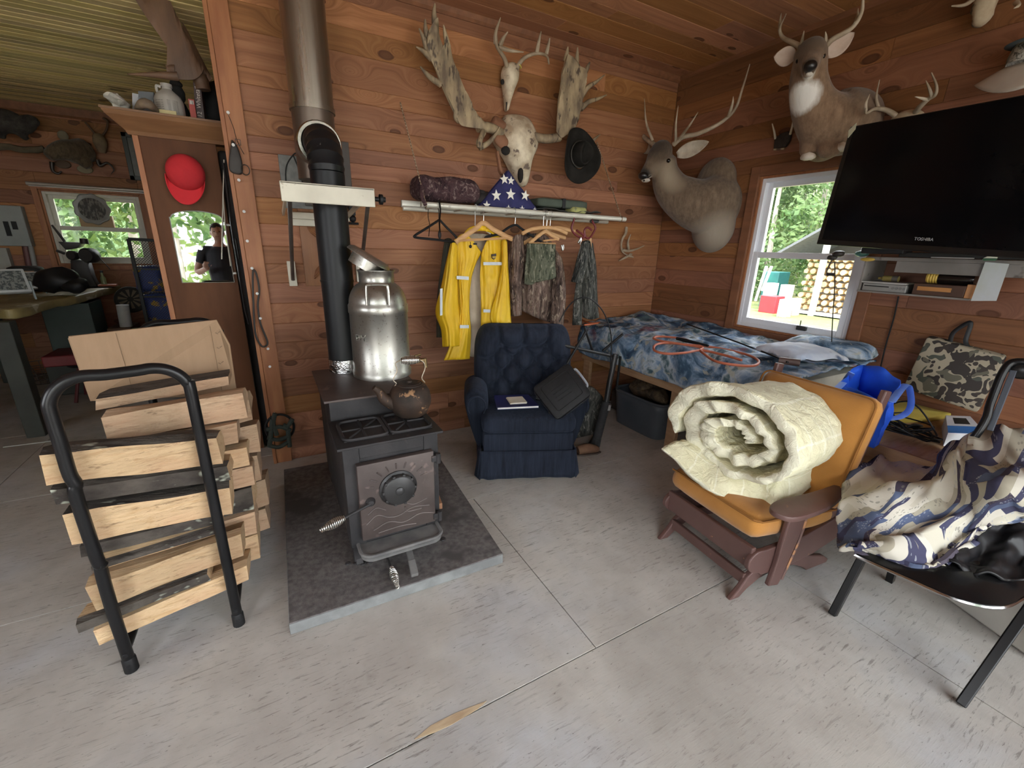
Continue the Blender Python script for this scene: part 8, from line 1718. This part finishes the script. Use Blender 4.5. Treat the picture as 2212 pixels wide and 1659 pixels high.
m = MB(); m.grid(lambda a, b: V((-30+a*55, -26+b*20.4, -.21+.02*noise.noise(V((a*30, b*20, 1))))), 40, 20)
g = m.build('bounce_drive', pm('pale_bounce_gravel', (.46, .43, .39), (.36, .33, .3), 30, .9, bump=.6, bsc=60), None, loc=(0, 0, 0)); g['kind'] = 'structure'  # drive added pale and neutral to bounce daylight indoors
kinds = [('tall leafy tree in the woods beyond the right window', M_LEAF), ('pale green leafy tree in the woods beyond the right window', M_LEAF2)]
for i, (x, y, h, r) in enumerate(((16, 8.6, 7, 2.4), (19, 6.3, 9, 2.6), (17.5, 11, 8, 2.6), (21, 9.4, 10, 3), (23, 7.2, 10, 3), (24, 12, 11, 3.2), (20, 13.5, 9, 3), (26, 9.5, 11, 3.2), (22.5, 4.6, 9, 2.8), (28, 6.5, 11, 3.3), (30, 12, 12, 3.5), (27, 16, 12, 3.5), (18.5, 15.5, 9, 2.8), (14.8, 11.5, 5, 1.8))):
    tree(x, y, h, r, 'leafy tree in the woods beyond the right window', 4200, (M_LEAF, M_LEAF2)[i % 2], .0 if i % 3 else .1, .12)
for i, (x, y, h, r) in enumerate(((-7.8, 10.5, 6, 2), (-6, 11.5, 7, 2.2), (-9.5, 13, 8, 2.6), (-7, 14.5, 9, 2.8), (-4.6, 13, 8, 2.4), (-10.5, 17, 10, 3), (-6.5, 18, 10, 3))):
    tree(x, y, h, r, 'leafy tree in the woods beyond the workshop window', 3600, (M_LEAF, M_LEAF2)[i % 2], .0, .10)
for i, (x, y, h, r) in enumerate(((-4.2, -17, 7, 2.5), (-6.5, -18, 8, 2.8), (-2, -18.5, 8, 2.6), (-9, -19, 8, 2.8), (.5, -20, 9, 3))):
    tree(x, y, h, r, 'leafy tree across the drive seen in the mirror', 1300, (M_LEAF, M_LEAF2)[i % 2], .0, .2)
tk = thing('tree', 'bare pale tree trunk standing in front of the woods', 'tree', (15.2, 7.55, -.32)); m = MB(); m.tube([(15.2, 7.55, -.32), (15.25, 7.5, 2.), (15.3, 7.5, 6.5)], [.16, .14, .12], 10); m.build('trunk', M_BARK, tk)
# ---------------------------------------------------------------- wood shed outside
def S1(u, v, x=12.0): return XX(u, v, x)
M_END = pm('log_end', (.52, .38, .20), (.40, .27, .13), 3, .8, spots=((.28, .17, .08), 9, .63)); GZ = -.25
shd = thing('wood_shed', 'open wood shed with white posts and a shingled roof outside the window', 'shed', (12.6, 4.2, GZ))
a = S1(1752, 684); b = S1(1774, 560); yl, yr_ = a.y, S1(1900, 690).y
M_WP = pm('white_post', (.62, .62, .60), sc=4, r=.6)
for y in (yl, yr_-.6):
    m = MB(); m.bb((11.9, y-.07, GZ-.1), (12.04, y+.07, 2.25)); m.build('post', M_WP, shd, True, smooth=False)
m = MB(); m.bb((11.9, yr_-.8, 2.05), (12.02, yl+.15, 2.2)); m.build('beam', M_WP, shd, True, smooth=False)
ra, rb_ = S1(1688, 548), S1(1765, 480)
m = MB(); m.prism([(11.6, ra.y, ra.z), (11.6, ra.y-.04, ra.z-.06), (11.6, rb_.y-2.5, rb_.z+1.05), (11.6, rb_.y-2.5, rb_.z+1.15)], (3.4, 0, 0)); m.build('roof', pm('grey_shingle', (.075, .08, .09), (.11, .115, .125), 5, .9, st=(1, 6, 6), bump=.5, bsc=12), shd, True, smooth=False)
m = MB(); m.grid(lambda a, b: V((31+16*b+4*noise.noise(V((a*6, b*3, 2))), -14+44*a, -.4+13*b+1.2*noise.noise(V((a*14, b*8, 5))))), 50, 24); m.grid(lambda a, b: V((-34+44*a, 21+14*b+3*noise.noise(V((a*6, b*3, 8))), -.4+12*b+1.2*noise.noise(V((a*14, b*8, 1))))), 50, 24)
hl_ = m.build('hillside', pm('wooded_hill', (.035, .075, .022), (.085, .13, .045), 1.1, .9, det=8, bump=1, bsc=5, d=.3), None, loc=(0, 0, 0)); hl_['kind'] = 'structure'
m = MB(); m.bb((14.2, yr_-.8, GZ-.1), (14.3, yl+1.2, 2.4)); m.build('back_wall', pm('shed_back', (.06, .055, .05), sc=3, r=.9), shd, True, smooth=False)
for k in range(5):
    m = MB(); y = yl-.15-k*.42; m.bb((12.3, y-.11, 2.3), (12.36, y+.11, 2.75)); m.build('gable_board', M_WP, shd, True, smooth=False)
m = MB(); m.bb((11.95, yr_-.6, GZ-.02), (12.9, yl+.7, GZ+.06)); m.build('sill', M_WP, shd, True, smooth=False)
protos = []
rr = random.Random(3)
def split_end(sd):
    r2 = random.Random(sd); n = r2.choice((4, 5, 7, 9)); m = MB(); P = [(r2.uniform(.76, .98)*cos(2*pi*k/n+sd)*.10, r2.uniform(.76, .98)*sin(2*pi*k/n+sd)*.096) for k in range(n)]
    m.prism([(0, y, z) for y, z in P], (.45, 0, 0), .008); return m
LB = 'split log in the woodpile stacked in the outdoor shed'
for k in range(6):
    o = split_end(k).build('stacked_log', [M_END, M_LBARK] if 0 else M_END, None, smooth=False, loc=(0, 0, 0)); tag(o, LB, 'firewood', 'logs stacked in the outdoor shed'); protos.append(o)
i = 0
for row in range(9):
    y = yl+.55-(row % 2)*.1
    while y > yr_-.1:
        if abs(y-yl) < .0: y -= .1
        o = protos[i] if i < 6 else protos[rr.randrange(6)].copy()
        if i >= 6: COL.objects.link(o)
        o.location = (12.15+rr.uniform(-.03, .03), y, GZ+.17+row*.195); o.rotation_euler = (rr.uniform(0, 6.28), 0, 0); y -= rr.uniform(.198, .235); i += 1
def obox(name, label, cat, px, z0, dep, mat, x, bev=.02):
    a, b = S1(px[0], px[3], x), S1(px[2], px[1], x); m = MB(); m.bb((x, min(a.y, b.y), GZ-.06 if z0 else a.z), (x+dep, max(a.y, b.y), b.z), bev); return tag(m.build(name, mat, smooth=False), label, cat)
obox('teal_container', 'teal plastic container standing in the yard left of the shed', 'container', (1640, 588, 1684, 650), 1, .7, pm('teal_plastic_out', (.012, .10, .10), (.018, .13, .12), 4, .5), 12.6)
obox('white_bucket', 'white bucket standing in front of the teal container', 'bucket', (1646, 612, 1671, 641), 0, .35, pm('bucket_white', (.62, .63, .63), sc=4, r=.4), 11.6)
obox('white_pail', 'white pail with dark lettering left of the shed post', 'pail', (1680, 616, 1705, 646), 0, .35, pm('pail_white', (.60, .60, .58), (.2, .2, .2), 3, .5, lo=.58, hi=.6), 11.7)
obox('red_crate', 'red crate on the grass under the white bucket', 'crate', (1640, 641, 1678, 657), 1, .5, pm('crate_red', (.30, .02, .03), sc=4, r=.5), 11.05)
obox('white_tub', 'white tub with a dark lid on the grass', 'tub', (1679, 648, 1700, 670), 1, .4, pm('tub_white', (.56, .54, .52), sc=4, r=.5), 10.5)
obox('picnic_cooler', 'red and white picnic cooler on the grass', 'cooler', (1701, 645, 1719, 673), 1, .4, pm('cooler_red', (.42, .08, .08), (.55, .5, .5), 2, .5), 11.2)
for i, (a, b) in enumerate((((1656, 575), (1632, 650)), ((1667, 575), (1646, 628)))):
    m = MB(); m.bar(S1(*a, 12.3), S1(*b, 12.3), .07, .07); tag(m.build('white_pole', M_WP, smooth=False), ('left white pole leaning beside the teal container', 'right white pole leaning beside the teal container')[i], 'pole')
# ---------------------------------------------------------------- the photographer, seen only in the mirror
pe = thing('person', 'person in a dark t-shirt and dark trousers seen in the mirror, arm bent', 'person', (-4.06, -3.62, 0))
M_SKIN = pm('skin', (.40, .23, .16), sc=9, r=.55)
px_, py_ = -4.04, -3.62
m = MB(); B = lambda *P: m.tube(smooth_path(list(P), 4), 0, 14)
for s in (-1, 1): B((px_+s*.10, py_, .92, .105), (px_+s*.11, py_+.01, .50, .065), (px_+s*.11, py_, .10, .045), (px_+s*.11, py_+.08, .045, .04), (px_+s*.11, py_+.16, .03, .035))
B((px_, py_, .88, .15), (px_, py_, 1.05, .16), (px_, py_, 1.25, .17), (px_, py_, 1.40, .15), (px_, py_+.01, 1.50, .06), (px_, py_+.02, 1.57, .055))
m.tube([(px_-.17, py_, 1.38, .075), (px_+.17, py_, 1.38, .075)], 0, 12); m.ball((px_, py_+.02, 1.64), (.075, .095, .115), 3)
m.ball((px_, py_+.115, 1.625), (.014, .02, .02), 2)
for s in (-1, 1): m.ball((px_+s*.078, py_+.01, 1.63), (.015, .025, .033), 2)
for s, el, ha in ((-1, (-.30, .03, 1.12), (-.16, .24, 1.18)), (1, (.33, .10, 1.20), (.46, .26, 1.46))):
    B((px_+s*.19, py_, 1.39, .06), (px_+el[0], py_+el[1], el[2], .045), (px_+ha[0], py_+ha[1], ha[2], .03)); h = V((px_+ha[0], py_+ha[1], ha[2])); m.ball(h+V((.02*s, .03, .03)), (.035, .025, .045), 2)
    for k in range(4): m.tube([(*(h+V((-.025+.017*k, .045, .055))), .009), (*(h+V((-.025+.017*k, .07, .085-.004*abs(k-1)))), .008), (*(h+V((-.025+.017*k, .09, .075))), .007)], 0, 8)
    m.tube([(*(h+V((-.035*s, .03, .02))), .010), (*(h+V((-.055*s, .05, .045))), .009)], 0, 8)
bd_ = body_mesh(m, 'body', M_SKIN, pe, .010, 4) if 'body_mesh' in globals() else m.build('body', M_SKIN, pe, True, mods=[('REMESH', dict(mode='VOXEL', voxel_size=.010, use_smooth_shade=True)), ('SMOOTH', dict(factor=.6, iterations=4))], angle=False)
m = MB(); m.tube(smooth_path([(px_, py_, .90, .165), (px_, py_, 1.05, .175), (px_, py_, 1.25, .185), (px_, py_, 1.40, .16), (px_, py_+.005, 1.47, .085)], 4), 0, 18); m.tube([(px_-.20, py_, 1.385, .082), (px_+.20, py_, 1.385, .082)], 0, 12)
for s, el in ((-1, (-.30, .03, 1.12)), (1, (.33, .10, 1.20))): m.tube([(px_+s*.19, py_, 1.39, .078), (px_+s*.19+(el[0]-s*.19)*.6, py_+el[1]*.6, 1.39+(el[2]-1.39)*.6, .066)], 0, 12)
m.build('shirt', pm('navy_shirt', (.012, .014, .02), sc=9, r=.9), pe, True, mods=[('REMESH', dict(mode='VOXEL', voxel_size=.012, use_smooth_shade=True)), ('SMOOTH', dict(factor=.5, iterations=4))], angle=False)
m = MB()
for s in (-1, 1): m.tube(smooth_path([(px_+s*.08, py_, .98, .12), (px_+s*.10, py_, .85, .12), (px_+s*.11, py_+.01, .50, .085), (px_+s*.11, py_, .08, .075)], 4), 0, 14)
m.build('trousers', pm('dark_trousers', (.010, .011, .016), sc=9, r=.9), pe, True, mods=[('REMESH', dict(mode='VOXEL', voxel_size=.013, use_smooth_shade=True)), ('SMOOTH', dict(factor=.5, iterations=4))], angle=False)
m = MB(); m.ball((px_, py_-.0, 1.675), (.085, .105, .095), 3)
for v in list(m.bm.verts):
    if v.co.y > py_+.06 and v.co.z < 1.70: v.co.y = py_+.05
m.build('hair', pm('dark_hair', (.02, .014, .01), sc=20, r=.7), pe, True)
for s in (-1, 1):
    m = MB(); m.ball((px_+s*.03, py_+.105, 1.65), (.010, .006, .007), 1); m.build('eye', M_DARK if 'M_DARK' in globals() else M_BLK, pe, True)
m = MB(); m.tube([(px_-.022, py_+.112, 1.585), (px_, py_+.118, 1.583), (px_+.022, py_+.112, 1.585)], .005, 6); m.build('mouth', pm('lips', (.3, .12, .1), sc=9, r=.5), pe, True)
for s in (-1, 1):
    m = MB(); m.tube(smooth_path([(px_+s*.11, py_-.05, .05, .05), (px_+s*.11, py_+.06, .045, .052), (px_+s*.115, py_+.17, .035, .045), (px_+s*.115, py_+.21, .03, .03)], 4), 0, 12); m.build('shoe', pm('boot_brown', (.05, .03, .02), sc=9, r=.6), pe, True)
